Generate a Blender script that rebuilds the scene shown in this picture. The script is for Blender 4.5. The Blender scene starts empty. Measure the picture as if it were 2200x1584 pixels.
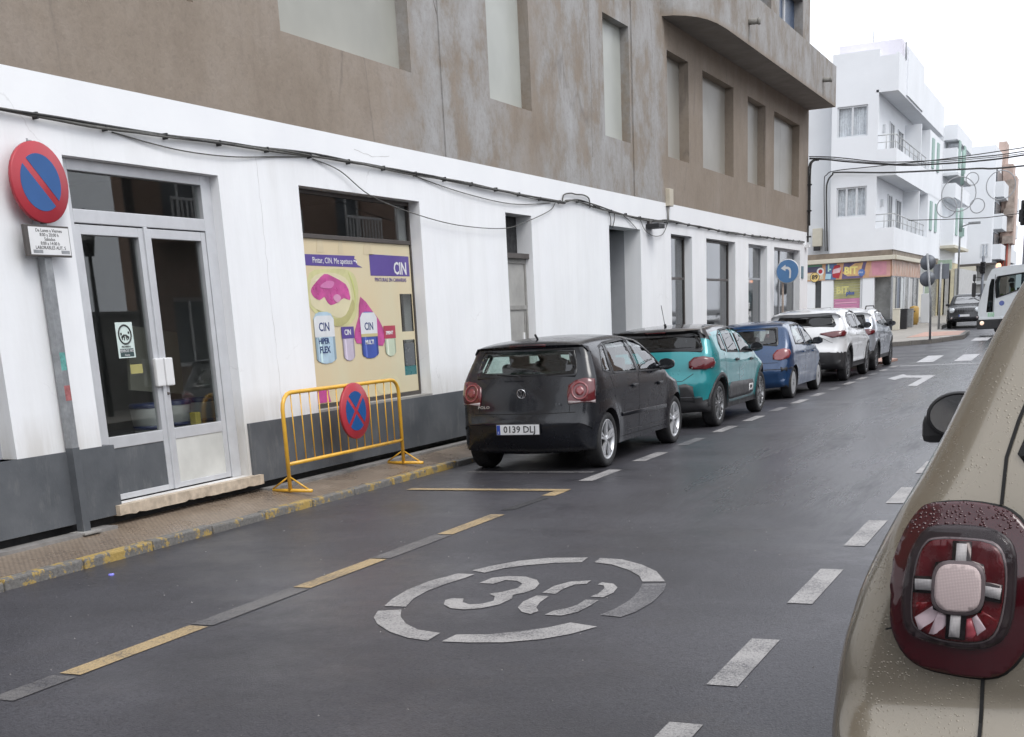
import bpy, bmesh, math, random
from math import sin, cos, pi, radians, sqrt
from mathutils import Vector, Matrix
from mathutils.bvhtree import BVHTree
from mathutils.geometry import delaunay_2d_cdt, tessellate_polygon

random.seed(7)
scene = bpy.context.scene
COL = scene.collection

# ------------------------------------------------------------------ camera
FPX, CX, CY = 2675.9, 1091.8, 1449.4          # focal length and principal point in the 2200 x 1584 picture
YAW, PIT, ROL, CAMH, CAMX = -0.4374, -0.2743, -0.0532, 1.6403, 7.5528
def cam_axes():
    f = Vector((sin(YAW)*cos(PIT), cos(YAW)*cos(PIT), sin(PIT)))
    r = Vector((cos(YAW), -sin(YAW), 0)); u = r.cross(f)
    c, s = cos(ROL), sin(ROL)
    return c*r+s*u, -s*r+c*u, f
R_, U_, F_ = cam_axes()
cam_d = bpy.data.cameras.new('camera'); cam = bpy.data.objects.new('camera', cam_d); COL.objects.link(cam)
m = Matrix((R_, U_, -F_)).transposed().to_4x4(); m.translation = Vector((CAMX, 0, CAMH))
cam.matrix_world = m
cam_d.sensor_fit = 'HORIZONTAL'; cam_d.sensor_width = 36; cam_d.lens = FPX/2200*36
cam_d.shift_x = (1100-CX)/2200; cam_d.shift_y = (CY-792)/2200
cam_d.clip_start = 0.05; cam_d.clip_end = 5000
scene.camera = cam

# ------------------------------------------------------------------ sky and light (overcast)
world = bpy.data.worlds.new('World'); scene.world = world; world.use_nodes = True
nt = world.node_tree; nt.nodes.clear()
o = nt.nodes.new('ShaderNodeOutputWorld'); bg = nt.nodes.new('ShaderNodeBackground')
sky = nt.nodes.new('ShaderNodeTexSky'); sky.sky_type = 'NISHITA'; sky.sun_disc = False
SUN_EL, SUN_AZ = 52, 120
sky.sun_elevation = radians(SUN_EL); sky.sun_rotation = radians(SUN_AZ)
sky.dust_density = 6; sky.air_density = 1.2
hs = nt.nodes.new('ShaderNodeHueSaturation'); hs.inputs['Saturation'].default_value = 0.12
mx = nt.nodes.new('ShaderNodeMixRGB'); mx.inputs[0].default_value = 0.75
mx.inputs[2].default_value = (9.9, 10.3, 11.2, 1)       # even cloud layer
nt.links.new(sky.outputs[0], hs.inputs['Color']); nt.links.new(hs.outputs[0], mx.inputs[1])
nt.links.new(mx.outputs[0], bg.inputs[0]); bg.inputs[1].default_value = 0.12
nt.links.new(bg.outputs[0], o.inputs[0])
sd = bpy.data.lights.new('sun', 'SUN'); sd.energy = 0.9; sd.angle = radians(25); sd.color = (1, .97, .93)
sun = bpy.data.objects.new('sun', sd); COL.objects.link(sun)
az = radians(SUN_AZ)
sdir = Vector((sin(az)*cos(radians(SUN_EL)), cos(az)*cos(radians(SUN_EL)), sin(radians(SUN_EL))))
sun.rotation_euler = sdir.to_track_quat('Z', 'Y').to_euler()
vs = scene.view_settings
vs.view_transform = 'Standard'; vs.look = 'None'; vs.gamma = 1; vs.use_curve_mapping = False
vs.exposure = 0.5
scene.cycles.max_bounces = 6; scene.cycles.transparent_max_bounces = 12
scene.cycles.caustics_reflective = False; scene.cycles.caustics_refractive = False

# ------------------------------------------------------------------ materials
MATS = {}
class NT:
    def __init__(s, name):
        s.m = bpy.data.materials.new(name); s.m.use_nodes = True
        s.t = s.m.node_tree; s.b = s.t.nodes['Principled BSDF']
        s.tc = s.t.nodes.new('ShaderNodeTexCoord')
    def n(s, typ, **kw):
        nd = s.t.nodes.new(typ)
        for k, v in kw.items():
            if k.startswith('i_'):
                key = k[2:].replace('_', ' ')
                nd.inputs[int(key) if key.isdigit() else key].default_value = v
            else: setattr(nd, k, v)
        return nd
    def l(s, a, b): s.t.links.new(a, b); return b
    def noise(s, scale, detail=4, rough=.6, stretch=(1, 1, 1), loc=(0, 0, 0), obj=True):
        mp = s.n('ShaderNodeMapping'); mp.inputs['Scale'].default_value = stretch; mp.inputs['Location'].default_value = loc
        if obj: s.l(s.tc.outputs['Object'], mp.inputs[0])
        else:
            g = s.n('ShaderNodeNewGeometry'); s.l(g.outputs['Position'], mp.inputs[0])
        t = s.n('ShaderNodeTexNoise', i_Scale=scale, i_Detail=detail, i_Roughness=rough)
        s.l(mp.outputs[0], t.inputs['Vector']); return t.outputs['Fac']
    def ramp(s, fac, *stops):
        r = s.n('ShaderNodeValToRGB'); e = r.color_ramp.elements
        while len(e) < len(stops): e.new(.5)
        for el, (p, c) in zip(e, stops):
            el.position = p; el.color = (*c, 1) if isinstance(c, tuple) else (c, c, c, 1)
        s.l(fac, r.inputs[0]); return r.outputs[0]
    def mix(s, fac, a, b, mode='MIX'):
        r = s.n('ShaderNodeMixRGB', blend_type=mode)
        for i, v in ((0, fac), (1, a), (2, b)):
            if hasattr(v, 'is_output'): s.l(v, r.inputs[i])
            elif isinstance(v, tuple): r.inputs[i].default_value = (*v, 1)
            else: r.inputs[i].default_value = v
        return r.outputs[0]
    def math(s, op, a, b=0.0):
        r = s.n('ShaderNodeMath', operation=op)
        for i, v in ((0, a), (1, b)):
            if hasattr(v, 'is_output'): s.l(v, r.inputs[i])
            else: r.inputs[i].default_value = v
        return r.outputs[0]
    def bump(s, h, strength=.3, dist=.01):
        b = s.n('ShaderNodeBump'); b.inputs['Strength'].default_value = strength; b.inputs['Distance'].default_value = dist
        s.l(h, b.inputs['Height']); s.l(b.outputs[0], s.b.inputs['Normal'])
    def col(s, c):
        if hasattr(c, 'is_output'): s.l(c, s.b.inputs['Base Color'])
        else: s.b.inputs['Base Color'].default_value = (*c, 1)
    def rough(s, v):
        if hasattr(v, 'is_output'): s.l(v, s.b.inputs['Roughness'])
        else: s.b.inputs['Roughness'].default_value = v

def plain(name, c, rough=.5, metal=0, var=.08, scale=6, coat=0, spec=None, emit=None, bump=0):
    if name in MATS: return MATS[name]
    if name.startswith(('sign_', 'shutter_', 'mark_')) and name not in ('sign_red', 'sign_blue', 'sign_white', 'sign_blue_faded', 'sign_rim', 'sign_back_grey'):
        lu = .3*c[0]+.59*c[1]+.11*c[2]; c = tuple(x*.72+lu*.28+.015 for x in c)  # far shop colours greyed and lifted, the muting of distance mixed into the paint
    s = NT(name)
    if var:
        f = s.noise(scale, 4, .6, obj=True)
        s.col(s.ramp(f, (.3, tuple(x*(1-var) for x in c)), (.7, tuple(min(1, x*(1+var)) for x in c))))
        f2 = s.noise(scale*2.3, 3)
        s.rough(s.ramp(f2, (.3, max(0, rough*(1-var*1.5))), (.7, min(1, rough*(1+var*1.5)))))
        if bump: s.bump(s.noise(scale*8, 5), bump, .004)
    else: s.col(c); s.rough(rough)
    s.b.inputs['Metallic'].default_value = metal
    if coat: s.b.inputs['Coat Weight'].default_value = coat; s.b.inputs['Coat Roughness'].default_value = .05
    if spec is not None: s.b.inputs['Specular IOR Level'].default_value = spec
    if emit: s.b.inputs['Emission Color'].default_value = (*c, 1); s.b.inputs['Emission Strength'].default_value = emit
    MATS[name] = s.m; return s.m

def glass(name, tint=(.8, .85, .85), refl=.08, rough=.01):
    if name in MATS: return MATS[name]
    m = bpy.data.materials.new(name); m.use_nodes = True; t = m.node_tree; t.nodes.clear()
    o = t.nodes.new('ShaderNodeOutputMaterial'); tr = t.nodes.new('ShaderNodeBsdfTransparent'); tr.inputs[0].default_value = (*tint, 1)
    gl = t.nodes.new('ShaderNodeBsdfGlossy'); gl.inputs['Roughness'].default_value = rough
    fr = t.nodes.new('ShaderNodeLayerWeight'); fr.inputs[0].default_value = .5
    pw = t.nodes.new('ShaderNodeMath'); pw.operation = 'POWER'; pw.inputs[1].default_value = 4.0; t.links.new(fr.outputs['Facing'], pw.inputs[0])
    ma = t.nodes.new('ShaderNodeMath'); ma.operation = 'MULTIPLY_ADD'; ma.inputs[1].default_value = .75; ma.inputs[2].default_value = refl
    ms = t.nodes.new('ShaderNodeMixShader')
    t.links.new(pw.outputs[0], ma.inputs[0]); t.links.new(ma.outputs[0], ms.inputs[0])
    t.links.new(tr.outputs[0], ms.inputs[1]); t.links.new(gl.outputs[0], ms.inputs[2]); t.links.new(ms.outputs[0], o.inputs[0])
    MATS[name] = m; return m

def carpaint(name, c, metal=.3, drops=False, rough=.28, dirt=.25, coat=.9):
    s = NT(name)
    f = s.noise(3, 5, .65); f2 = s.noise(45, 3)
    dusty = tuple(x*.6+.12*.4 for x in c)
    base = s.mix(s.ramp(f, (.45, 0.0), (.8, dirt)), c, dusty)
    s.col(base); s.rough(s.ramp(f, (.3, rough*.8), (.8, min(1, rough*1.7))))
    s.b.inputs['Metallic'].default_value = metal
    s.b.inputs['Coat Weight'].default_value = coat; s.b.inputs['Coat Roughness'].default_value = .06
    if drops:
        mp = s.n('ShaderNodeMapping'); s.l(s.tc.outputs['Object'], mp.inputs[0])
        v = s.n('ShaderNodeTexVoronoi', i_Scale=150.0); s.l(mp.outputs[0], v.inputs['Vector'])
        nn = s.noise(9, 4)
        rad = s.math('MULTIPLY', s.ramp(nn, (.34, .15), (.6, 1.0)), .30)
        d = s.math('SUBTRACT', rad, v.outputs['Distance']); d = s.math('MAXIMUM', d, 0.0)
        h = s.math('POWER', d, .6)
        b = s.n('ShaderNodeBump'); b.inputs['Strength'].default_value = .5; b.inputs['Distance'].default_value = .0022
        s.l(h, b.inputs['Height']); s.l(b.outputs[0], s.b.inputs['Normal']); s.l(b.outputs[0], s.b.inputs['Coat Normal'])
    MATS[name] = s.m; return s.m

# ------------------------------------------------------------------ object helpers
def gz(y):
    return 0.018*(y-37) if 37 < y < 150 else (0.0 if y <= 37 else 0.018*113)

def link(name, me, m, parent=None):
    ob = bpy.data.objects.new(name, me)
    if m is not None:
        for mm in (m if isinstance(m, (list, tuple)) else [m]): me.materials.append(mm)
    COL.objects.link(ob)
    if parent is not None: ob.parent = parent
    return ob

def tag(o, label=None, cat=None, group=None, kind=None):
    if label: o['label'] = label
    if cat: o['category'] = cat
    if group: o['group'] = group
    if kind: o['kind'] = kind
    return o

def thing(name, label, cat, loc=(0, 0, 0), rotz=0, group=None):
    o = bpy.data.objects.new(name, None); COL.objects.link(o)
    o.location = loc; o.rotation_euler = (0, 0, rotz); o.empty_display_size = .2
    return tag(o, label, cat, group)

class MB:
    def __init__(s): s.v = []; s.f = []; s.mi = []; s.sm = []
    def add(s, vs, fs, mi=0, smooth=False):
        b = len(s.v); s.v += [tuple(v) for v in vs]
        for f in fs: s.f.append([b+i for i in f]); s.mi.append(mi); s.sm.append(smooth)
    def box(s, x0, x1, y0, y1, z0, z1, mi=0, M=None):
        vs = [Vector((x, y, z)) for x in (x0, x1) for y in (y0, y1) for z in (z0, z1)]
        if M is not None: vs = [M @ v for v in vs]
        s.add(vs, [(0, 1, 3, 2), (4, 6, 7, 5), (0, 4, 5, 1), (2, 3, 7, 6), (0, 2, 6, 4), (1, 5, 7, 3)], mi)
    def bevbox(s, x0, x1, y0, y1, z0, z1, b=.01, mi=0, M=None):
        bm = bmesh.new(); bmesh.ops.create_cube(bm, size=1)
        for v in bm.verts: v.co = Vector(((x0+x1)/2+v.co.x*(x1-x0), (y0+y1)/2+v.co.y*(y1-y0), (z0+z1)/2+v.co.z*(z1-z0)))
        bmesh.ops.bevel(bm, geom=bm.edges[:], offset=b, segments=2, profile=.6, affect='EDGES')
        s.from_bm(bm, mi, M)
    def from_bm(s, bm, mi=0, M=None, smooth=False):
        bm.verts.index_update()
        s.add([(M @ v.co) if M is not None else v.co.copy() for v in bm.verts], [[v.index for v in f.verts] for f in bm.faces], mi, smooth); bm.free()
    def quad(s, a, b, c, d, mi=0): s.add([a, b, c, d], [(0, 1, 2, 3)], mi)
    def prism(s, poly, fn0, fn1, mi=0, caps=(True, True)):
        """poly: 2D points; fn0/fn1 map a 2D point to the two 3D faces"""
        n = len(poly); A = [Vector(fn0(*p)) for p in poly]; B = [Vector(fn1(*p)) for p in poly]
        tris = tessellate_polygon([[Vector((p[0], p[1], 0)) for p in poly]])
        fs = []
        if caps[1]: fs += [(t[0]+n, t[1]+n, t[2]+n) for t in tris]
        if caps[0]: fs += [tuple(reversed(t)) for t in tris]
        fs += [(i, (i+1) % n, (i+1) % n+n, i+n) for i in range(n)]
        s.add(A+B, fs, mi)
    def tube(s, pts, r, n=8, mi=0, cap=True, rs=None):
        pts = [Vector(p) for p in pts]; vs = []; fs = []
        up = None
        for i, p in enumerate(pts):
            a = pts[max(i-1, 0)]; b = pts[min(i+1, len(pts)-1)]; t = (b-a).normalized()
            if up is None: up = Vector((0, 0, 1)) if abs(t.z) < .9 else Vector((1, 0, 0))
            x = t.cross(up).normalized(); y = x.cross(t).normalized(); up = y
            rr = rs[i] if rs else r
            for k in range(n):
                w = 2*pi*k/n; vs.append(p+(x*cos(w)+y*sin(w))*rr)
        for i in range(len(pts)-1):
            for k in range(n):
                fs.append((i*n+k, i*n+(k+1) % n, (i+1)*n+(k+1) % n, (i+1)*n+k))
        if cap: fs.append(tuple(range(n))[::-1]); fs.append(tuple((len(pts)-1)*n+k for k in range(n)))
        s.add(vs, fs, mi, True)
    def lathe(s, prof, n=24, mi=0, M=None, smooth=True):
        """prof: (radius, height) revolved round Z"""
        vs = []; fs = []
        for (r, z) in prof:
            for k in range(n):
                w = 2*pi*k/n; v = Vector((r*cos(w), r*sin(w), z)); vs.append(M @ v if M is not None else v)
        for i in range(len(prof)-1):
            for k in range(n): fs.append((i*n+k, i*n+(k+1) % n, (i+1)*n+(k+1) % n, (i+1)*n+k))
        s.add(vs, fs, mi, smooth)
    def torus(s, c, R, r, n=32, k=8, M=None, mi=0, sx=1, sy=1):
        pts = []
        vs = []; fs = []
        for i in range(n):
            a = 2*pi*i/n
            for j in range(k):
                b = 2*pi*j/k
                v = Vector(((R+r*cos(b))*cos(a)*sx, (R+r*cos(b))*sin(a)*sy, r*sin(b)))
                vs.append((M @ v if M is not None else v)+Vector(c))
        for i in range(n):
            for j in range(k): fs.append((i*k+j, ((i+1) % n)*k+j, ((i+1) % n)*k+(j+1) % k, i*k+(j+1) % k))
        s.add(vs, fs, mi, True)
    def mesh(s, name):
        me = bpy.data.meshes.new(name); me.from_pydata(s.v, [], s.f); me.update()
        me.polygons.foreach_set('material_index', s.mi); me.polygons.foreach_set('use_smooth', s.sm)
        return me
    def build(s, name, m, parent=None):
        return link(name, s.mesh(name), m, parent)

def box(name, m, parent, *a, bev=0, M=None):
    b = MB()
    if bev: b.bevbox(*a, b=bev, M=M)
    else: b.box(*a, M=M)
    return b.build(name, m, parent)

def text(name, body, size, m, parent, M, align='CENTER', extrude=0.001, sx=1.0, bold=0.0):
    c = bpy.data.curves.new('t', 'FONT'); c.body = body; c.size = size; c.align_x = align; c.align_y = 'CENTER'
    c.extrude = extrude; c.resolution_u = 2; c.offset = bold
    t = bpy.data.objects.new('t', c); COL.objects.link(t)
    bpy.context.view_layer.update()
    me = bpy.data.meshes.new_from_object(t.evaluated_get(bpy.context.evaluated_depsgraph_get()))
    bpy.data.objects.remove(t); bpy.data.curves.remove(c)
    me.transform(M @ Matrix.Diagonal((sx, 1, 1, 1))); me.materials.clear()
    ob = link(name, me, m, parent); return ob

def on_x(x, flip=False):
    """matrix whose local X runs along +Y (or -Y) and local Y up, facing +X (or -X)"""
    return Matrix(((0, 0, 1, x), (1, 0, 0, 0), (0, 1, 0, 0), (0, 0, 0, 1))) if not flip else Matrix(((0, 0, -1, x), (-1, 0, 0, 0), (0, 1, 0, 0), (0, 0, 0, 1)))
def facing_my(x, y, z):
    """local X along +X, local Y up, facing -Y"""
    return Matrix(((1, 0, 0, x), (0, 0, -1, y), (0, 1, 0, z), (0, 0, 0, 1)))

def copy_tree(o, parent=None):
    c = o.copy(); COL.objects.link(c)
    if parent is not None: c.parent = parent
    for ch in [x for x in bpy.data.objects if x.parent == o]: copy_tree(ch, c)
    return c

def wall_cells(mb, axis, f0, f1, a0, a1, z0, z1, holes, mi=0, reveal_mi=None):
    """slab between planes f0 (front) and f1 (back) along `axis` plane ('x' or 'y'), with rectangular holes [(a0,a1,z0,z1)]"""
    rm = mi if reveal_mi is None else reveal_mi
    def P(f, a, z): return (f, a, z) if axis == 'x' else (a, f, z)
    A = sorted(set([a0, a1]+[min(max(h[i], a0), a1) for h in holes for i in (0, 1)]))
    Z = sorted(set([z0, z1]+[min(max(h[i], z0), z1) for h in holes for i in (2, 3)]))
    def hole(a, z): return any(h[0] < a < h[1] and h[2] < z < h[3] for h in holes)
    for i in range(len(A)-1):
        for j in range(len(Z)-1):
            ca, cz = (A[i]+A[i+1])/2, (Z[j]+Z[j+1])/2
            if hole(ca, cz): continue
            mb.quad(P(f0, A[i], Z[j]), P(f0, A[i+1], Z[j]), P(f0, A[i+1], Z[j+1]), P(f0, A[i], Z[j+1]), mi)
            mb.quad(P(f1, A[i], Z[j]), P(f1, A[i], Z[j+1]), P(f1, A[i+1], Z[j+1]), P(f1, A[i+1], Z[j]), mi)
            for (ii, e0) in ((i-1, A[i]), (i+1, A[i+1])):
                if ii < 0 or ii >= len(A)-1 or hole((A[ii]+A[ii+1])/2, cz):
                    mb.quad(P(f0, e0, Z[j]), P(f0, e0, Z[j+1]), P(f1, e0, Z[j+1]), P(f1, e0, Z[j]), rm)
            for (jj, e0) in ((j-1, Z[j]), (j+1, Z[j+1])):
                if jj < 0 or jj >= len(Z)-1 or hole(ca, (Z[jj]+Z[jj+1])/2):
                    mb.quad(P(f0, A[i], e0), P(f0, A[i+1], e0), P(f1, A[i+1], e0), P(f1, A[i], e0), rm)
# ------------------------------------------------------------------ surfaces
def asphalt_nodes(s):
    n1 = s.noise(.9, 5, .6); n2 = s.noise(75, 4, .75); n3 = s.noise(2.2, 5, .7, stretch=(1, .12, 1)); n4 = s.noise(18, 4, .7); n5 = s.noise(38, 5, .85)
    c = s.ramp(n1, (.3, (.019, .0185, .023)), (.7, (.033, .032, .039)))
    c = s.mix(s.ramp(n2, (.42, 0.0), (.72, .75)), c, (.115, .113, .125))
    c = s.mix(s.ramp(n4, (.2, .5), (.45, 0.0)), c, (.022, .022, .024))
    c = s.mix(s.ramp(n5, (.40, 0.0), (.60, .7)), c, (.085, .083, .094))
    c = s.mix(s.ramp(n5, (.36, .75), (.46, 0.0)), c, (.012, .012, .014))
    v = s.n('ShaderNodeTexVoronoi', i_Scale=95.0); s.l(s.tc.outputs['Object'], v.inputs['Vector'])
    return c, n1, n2, n3, v
def make_asphalt():
    s = NT('asphalt'); c, n1, n2, n3, v = asphalt_nodes(s)
    big = s.noise(.35, 6, .7, loc=(7, 2, 0)); c = s.mix(s.ramp(big, (.38, .55), (.58, 0.0)), c, (.020, .019, .022))
    brn = s.noise(1.5, 6, .75, loc=(0, 9, 0)); c = s.mix(s.ramp(brn, (.55, 0.0), (.72, .35)), c, (.062, .052, .048))
    s.col(c)
    # wet sheen in long streaks where tyres drag the water
    g = s.n('ShaderNodeNewGeometry'); sep = s.n('ShaderNodeSeparateXYZ'); s.l(g.outputs['Position'], sep.inputs[0])
    ln = s.n('ShaderNodeMapRange', interpolation_type='SMOOTHSTEP'); ln.inputs[1].default_value = 2.9; ln.inputs[2].default_value = 4.6; s.l(sep.outputs['X'], ln.inputs[0])
    ly = s.n('ShaderNodeMapRange', interpolation_type='SMOOTHSTEP'); ly.inputs[1].default_value = 6; ly.inputs[2].default_value = 13; s.l(sep.outputs['Y'], ly.inputs[0])
    w = s.math('MULTIPLY', s.ramp(n3, (.36, .15), (.54, 1.0)), s.math('MULTIPLY', ln.outputs[0], ly.outputs[0]))
    dp = s.noise(.55, 6, .7, loc=(3, 1, 0)); w = s.math('MAXIMUM', w, s.ramp(dp, (.46, 0.0), (.62, .62)))
    s.rough(s.ramp(w, (0.0, .46), (1.0, .19))); s.b.inputs['Specular IOR Level'].default_value = .42
    h = s.math('ADD', s.math('MULTIPLY', n2, .7), s.math('MULTIPLY', v.outputs['Distance'], .5))
    s.bump(h, .5, .004)
    return s.m
M_ASPH = make_asphalt()
def make_paint(name, c, cover, worn=.5):
    s = NT(name); a, n1, n2, n3, v = asphalt_nodes(s)
    w = s.noise(70, 5, .85); w2 = s.noise(2.6, 5)
    k = s.math('ADD', s.math('MULTIPLY', w, .7), s.math('MULTIPLY', w2, .3))
    pc = s.ramp(w2, (.3, tuple(x*.85 for x in c)), (.7, c))
    s.col(s.mix(s.ramp(k, (worn-.07, 0.0), (worn+.06, cover)), a, pc))
    s.rough(.5); s.bump(s.math('ADD', n2, v.outputs['Distance']), .4, .005)
    return s.m
M_PW = make_paint('road_paint_white', (.40, .385, .375), .92, .462)
M_PWF = make_paint('road_paint_faded', (.30, .29, .285), .6, .50)
M_PY = make_paint('road_paint_yellow', (.47, .345, .18), .93, .455)
M_PYF = make_paint('road_paint_old', (.21, .20, .19), .6, .48)
M_PWB = make_paint('road_paint_fresh', (.55, .55, .56), .95, .42)

def make_plaster():
    """bare cement render, brown with grey weathered bands and vertical water streaks"""
    s = NT('bare_cement_render')
    sep = s.n('ShaderNodeSeparateXYZ'); g = s.n('ShaderNodeNewGeometry'); s.l(g.outputs['Position'], sep.inputs[0])
    st = s.noise(1.3, 9, .7, stretch=(1, 1, .75)); st2 = s.noise(4, 6, .7, stretch=(1, 1, .3)); cl = s.noise(.55, 8, .66); fi = s.noise(14, 6, .7)
    brown = s.ramp(cl, (.3, (.225, .182, .142)), (.5, (.268, .222, .178)), (.72, (.315, .27, .23)))
    brown = s.mix(s.ramp(st2, (.35, .25), (.55, 0.0)), brown, (.17, .135, .105))
    grey = s.ramp(st, (.36, (.21, .185, .16)), (.46, (.29, .275, .258)), (.56, (.335, .33, .325)), (.70, (.395, .395, .40)))
    grey = s.mix(s.ramp(st2, (.5, 0.0), (.7, .35)), grey, (.22, .19, .165))
    # grey patches lie on particular bays of the facade
    y = s.math('ADD', sep.outputs['Y'], s.math('MULTIPLY', s.math('SUBTRACT', s.noise(.9, 7, .7, loc=(5, 0, 0)), .5), 3.2))
    def bay(a, b, soft=.5):
        u = s.n('ShaderNodeMapRange', interpolation_type='SMOOTHSTEP'); u.inputs[1].default_value = a-soft; u.inputs[2].default_value = a+soft; s.l(y, u.inputs[0])
        d = s.n('ShaderNodeMapRange', interpolation_type='SMOOTHSTEP'); d.inputs[1].default_value = b-soft; d.inputs[2].default_value = b+soft; s.l(y, d.inputs[0])
        return s.math('SUBTRACT', u.outputs[0], d.outputs[0])
    b = s.math('ADD', bay(14.4, 17.1, .8), s.math('ADD', s.math('MULTIPLY', bay(17.1, 18.9, .6), .35), bay(18.9, 24.6, .5)))
    b = s.math('MAXIMUM', b, s.math('MULTIPLY', bay(22.8, 60, .2), s.ramp(sep.outputs['Z'], (0, 0.0), (1, 0.0))))
    z = s.n('ShaderNodeMapRange'); z.inputs[1].default_value = 6.95; z.inputs[2].default_value = 7.1; s.l(sep.outputs['Z'], z.inputs[0])
    b = s.math('MAXIMUM', b, s.math('MULTIPLY', z.outputs[0], bay(24.3, 80, .2)))
    k = s.math('MULTIPLY', b, s.ramp(st, (.37, .15), (.49, .95)))
    k = s.math('MAXIMUM', k, s.math('MULTIPLY', z.outputs[0], s.ramp(st, (.35, .5), (.5, .85))))
    c = s.mix(k, brown, grey)
    c = s.mix(s.ramp(fi, (.3, .25), (.5, 0.0)), c, (.14, .12, .10))
    cr = s.n('ShaderNodeTexVoronoi', feature='DISTANCE_TO_EDGE', i_Scale=.35)
    mp = s.n('ShaderNodeMapping'); mp.inputs['Scale'].default_value = (1, 1, .25); s.l(g.outputs['Position'], mp.inputs[0])
    nn = s.n('ShaderNodeTexNoise', i_Scale=3.0, i_Detail=5.0); s.l(mp.outputs[0], nn.inputs['Vector'])
    s.l(s.mix(.25, mp.outputs[0], nn.outputs['Color'], 'ADD'), cr.inputs['Vector'])
    c = s.mix(s.math('MULTIPLY', s.ramp(cr.outputs['Distance'], (.0, .45), (.007, 0.0)), s.ramp(cl, (.5, 0.0), (.58, 1.0))), c, (.13, .11, .095))
    s.col(c); s.rough(.92); s.bump(s.math('ADD', fi, st2), .35, .02)
    return s.m
M_CEM = make_plaster()
def make_white():
    s = NT('white_painted_render')
    g = s.n('ShaderNodeNewGeometry'); sep = s.n('ShaderNodeSeparateXYZ'); s.l(g.outputs['Position'], sep.inputs[0])
    a = s.noise(.8, 5, .6); st = s.noise(3, 6, .7, stretch=(1, 1, .15)); f = s.noise(20, 4)
    c = s.ramp(a, (.3, (.80, .81, .83)), (.7, (.86, .87, .88)))
    c = s.mix(s.ramp(st, (.62, 0.0), (.9, .12)), c, (.62, .60, .58))
    low = s.n('ShaderNodeMapRange'); low.inputs[1].default_value = 1.15; low.inputs[2].default_value = .75; s.l(sep.outputs['Z'], low.inputs[0])
    c = s.mix(s.math('MULTIPLY', low.outputs[0], s.ramp(st, (.35, .15), (.6, .65))), c, (.47, .43, .37))
    top = s.n('ShaderNodeMapRange'); top.inputs[1].default_value = 3.34; top.inputs[2].default_value = 3.42; s.l(sep.outputs['Z'], top.inputs[0])
    c = s.mix(s.math('MULTIPLY', s.math('SUBTRACT', 1.0, top.outputs[0]), s.ramp(st, (.4, 0.0), (.7, .18))), c, (.5, .49, .47))
    cr = s.n('ShaderNodeTexVoronoi', feature='DISTANCE_TO_EDGE', i_Scale=.5)
    nn = s.n('ShaderNodeTexNoise', i_Scale=4.0, i_Detail=6.0); s.l(g.outputs['Position'], nn.inputs['Vector'])
    s.l(s.mix(.3, g.outputs['Position'], nn.outputs['Color'], 'ADD'), cr.inputs['Vector'])
    c = s.mix(s.math('MULTIPLY', s.ramp(cr.outputs['Distance'], (.0, .3), (.003, 0.0)), s.ramp(a, (.56, 0.0), (.64, 1.0))), c, (.4, .39, .38))
    s.col(c); s.rough(.85); s.bump(f, .15, .01)
    return s.m
M_WHITE = make_white()
def make_plinth():
    s = NT('grey_painted_plinth'); a = s.noise(1.6, 6, .7); st = s.noise(7, 5, .7, stretch=(1, 1, .3)); f = s.noise(30, 3)
    c = s.ramp(a, (.3, (.066, .073, .082)), (.7, (.115, .122, .132)))
    c = s.mix(s.ramp(st, (.55, 0.0), (.8, .5)), c, (.22, .22, .215))
    s.col(c); s.rough(s.ramp(a, (.3, .5), (.7, .75))); s.bump(f, .2, .008); return s.m
M_PLINTH = make_plinth()
def make_tiles():
    s = NT('ribbed_paving'); a = s.noise(1.4, 5); f = s.noise(25, 5, .7)
    w = s.n('ShaderNodeTexWave', i_Scale=13.0, i_Distortion=.3, wave_type='BANDS', bands_direction='DIAGONAL'); s.l(s.tc.outputs['Object'], w.inputs['Vector'])
    br = s.n('ShaderNodeTexBrick'); br.offset = 0; br.inputs['Scale'].default_value = 1; br.inputs['Brick Width'].default_value = .3; br.inputs['Row Height'].default_value = .3; br.inputs['Mortar Size'].default_value = .006
    s.l(s.tc.outputs['Object'], br.inputs['Vector'])
    c = s.ramp(a, (.3, (.20, .15, .11)), (.7, (.30, .238, .182)))
    c = s.mix(s.ramp(f, (.4, .4), (.6, 0.0)), c, (.09, .075, .062))
    c = s.mix(s.math('MULTIPLY', s.ramp(w.outputs['Color'], (.2, .28), (.5, 0.0)), 1.0), c, (.09, .075, .06))
    c = s.mix(s.math('MULTIPLY', br.outputs['Fac'], .18), c, (.07, .06, .055))
    s.col(c); s.rough(s.ramp(a, (.35, .16), (.65, .42)))
    s.bump(s.math('ADD', s.math('MULTIPLY', w.outputs['Color'], .5), s.math('MULTIPLY', f, .6)), .3, .008); return s.m
M_TILE = make_tiles()
def make_kerb(name, yellow):
    s = NT(name); f = s.noise(5.5, 7, .8, obj=False); f2 = s.noise(40, 5, .7, obj=False)
    g = s.ramp(f2, (.3, (.10, .096, .09)), (.7, (.22, .21, .195)))
    oi = s.n('ShaderNodeObjectInfo'); thr = s.math('ADD', s.math('MULTIPLY', oi.outputs['Random'], .10), yellow)
    k = s.math('GREATER_THAN', f, thr)
    s.col(s.mix(k, g, s.ramp(f2, (.3, (.33, .22, .06)), (.7, (.46, .33, .11)))))
    s.rough(.6); s.bump(s.math('ADD', f, f2), .5, .012); return s.m
M_KY = make_kerb('kerb_worn_yellow', .485); M_KG = make_kerb('kerb_concrete', 1.0)
M_CONC = plain('concrete_pale', (.29, .28, .265), .8, var=.2, scale=3, bump=.3)
M_PAV2 = plain('pavement_far', (.30, .28, .25), .6, var=.15, scale=2)
M_PINK = plain('pink_tactile_paving', (.45, .27, .21), .5, var=.15, scale=8)
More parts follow.
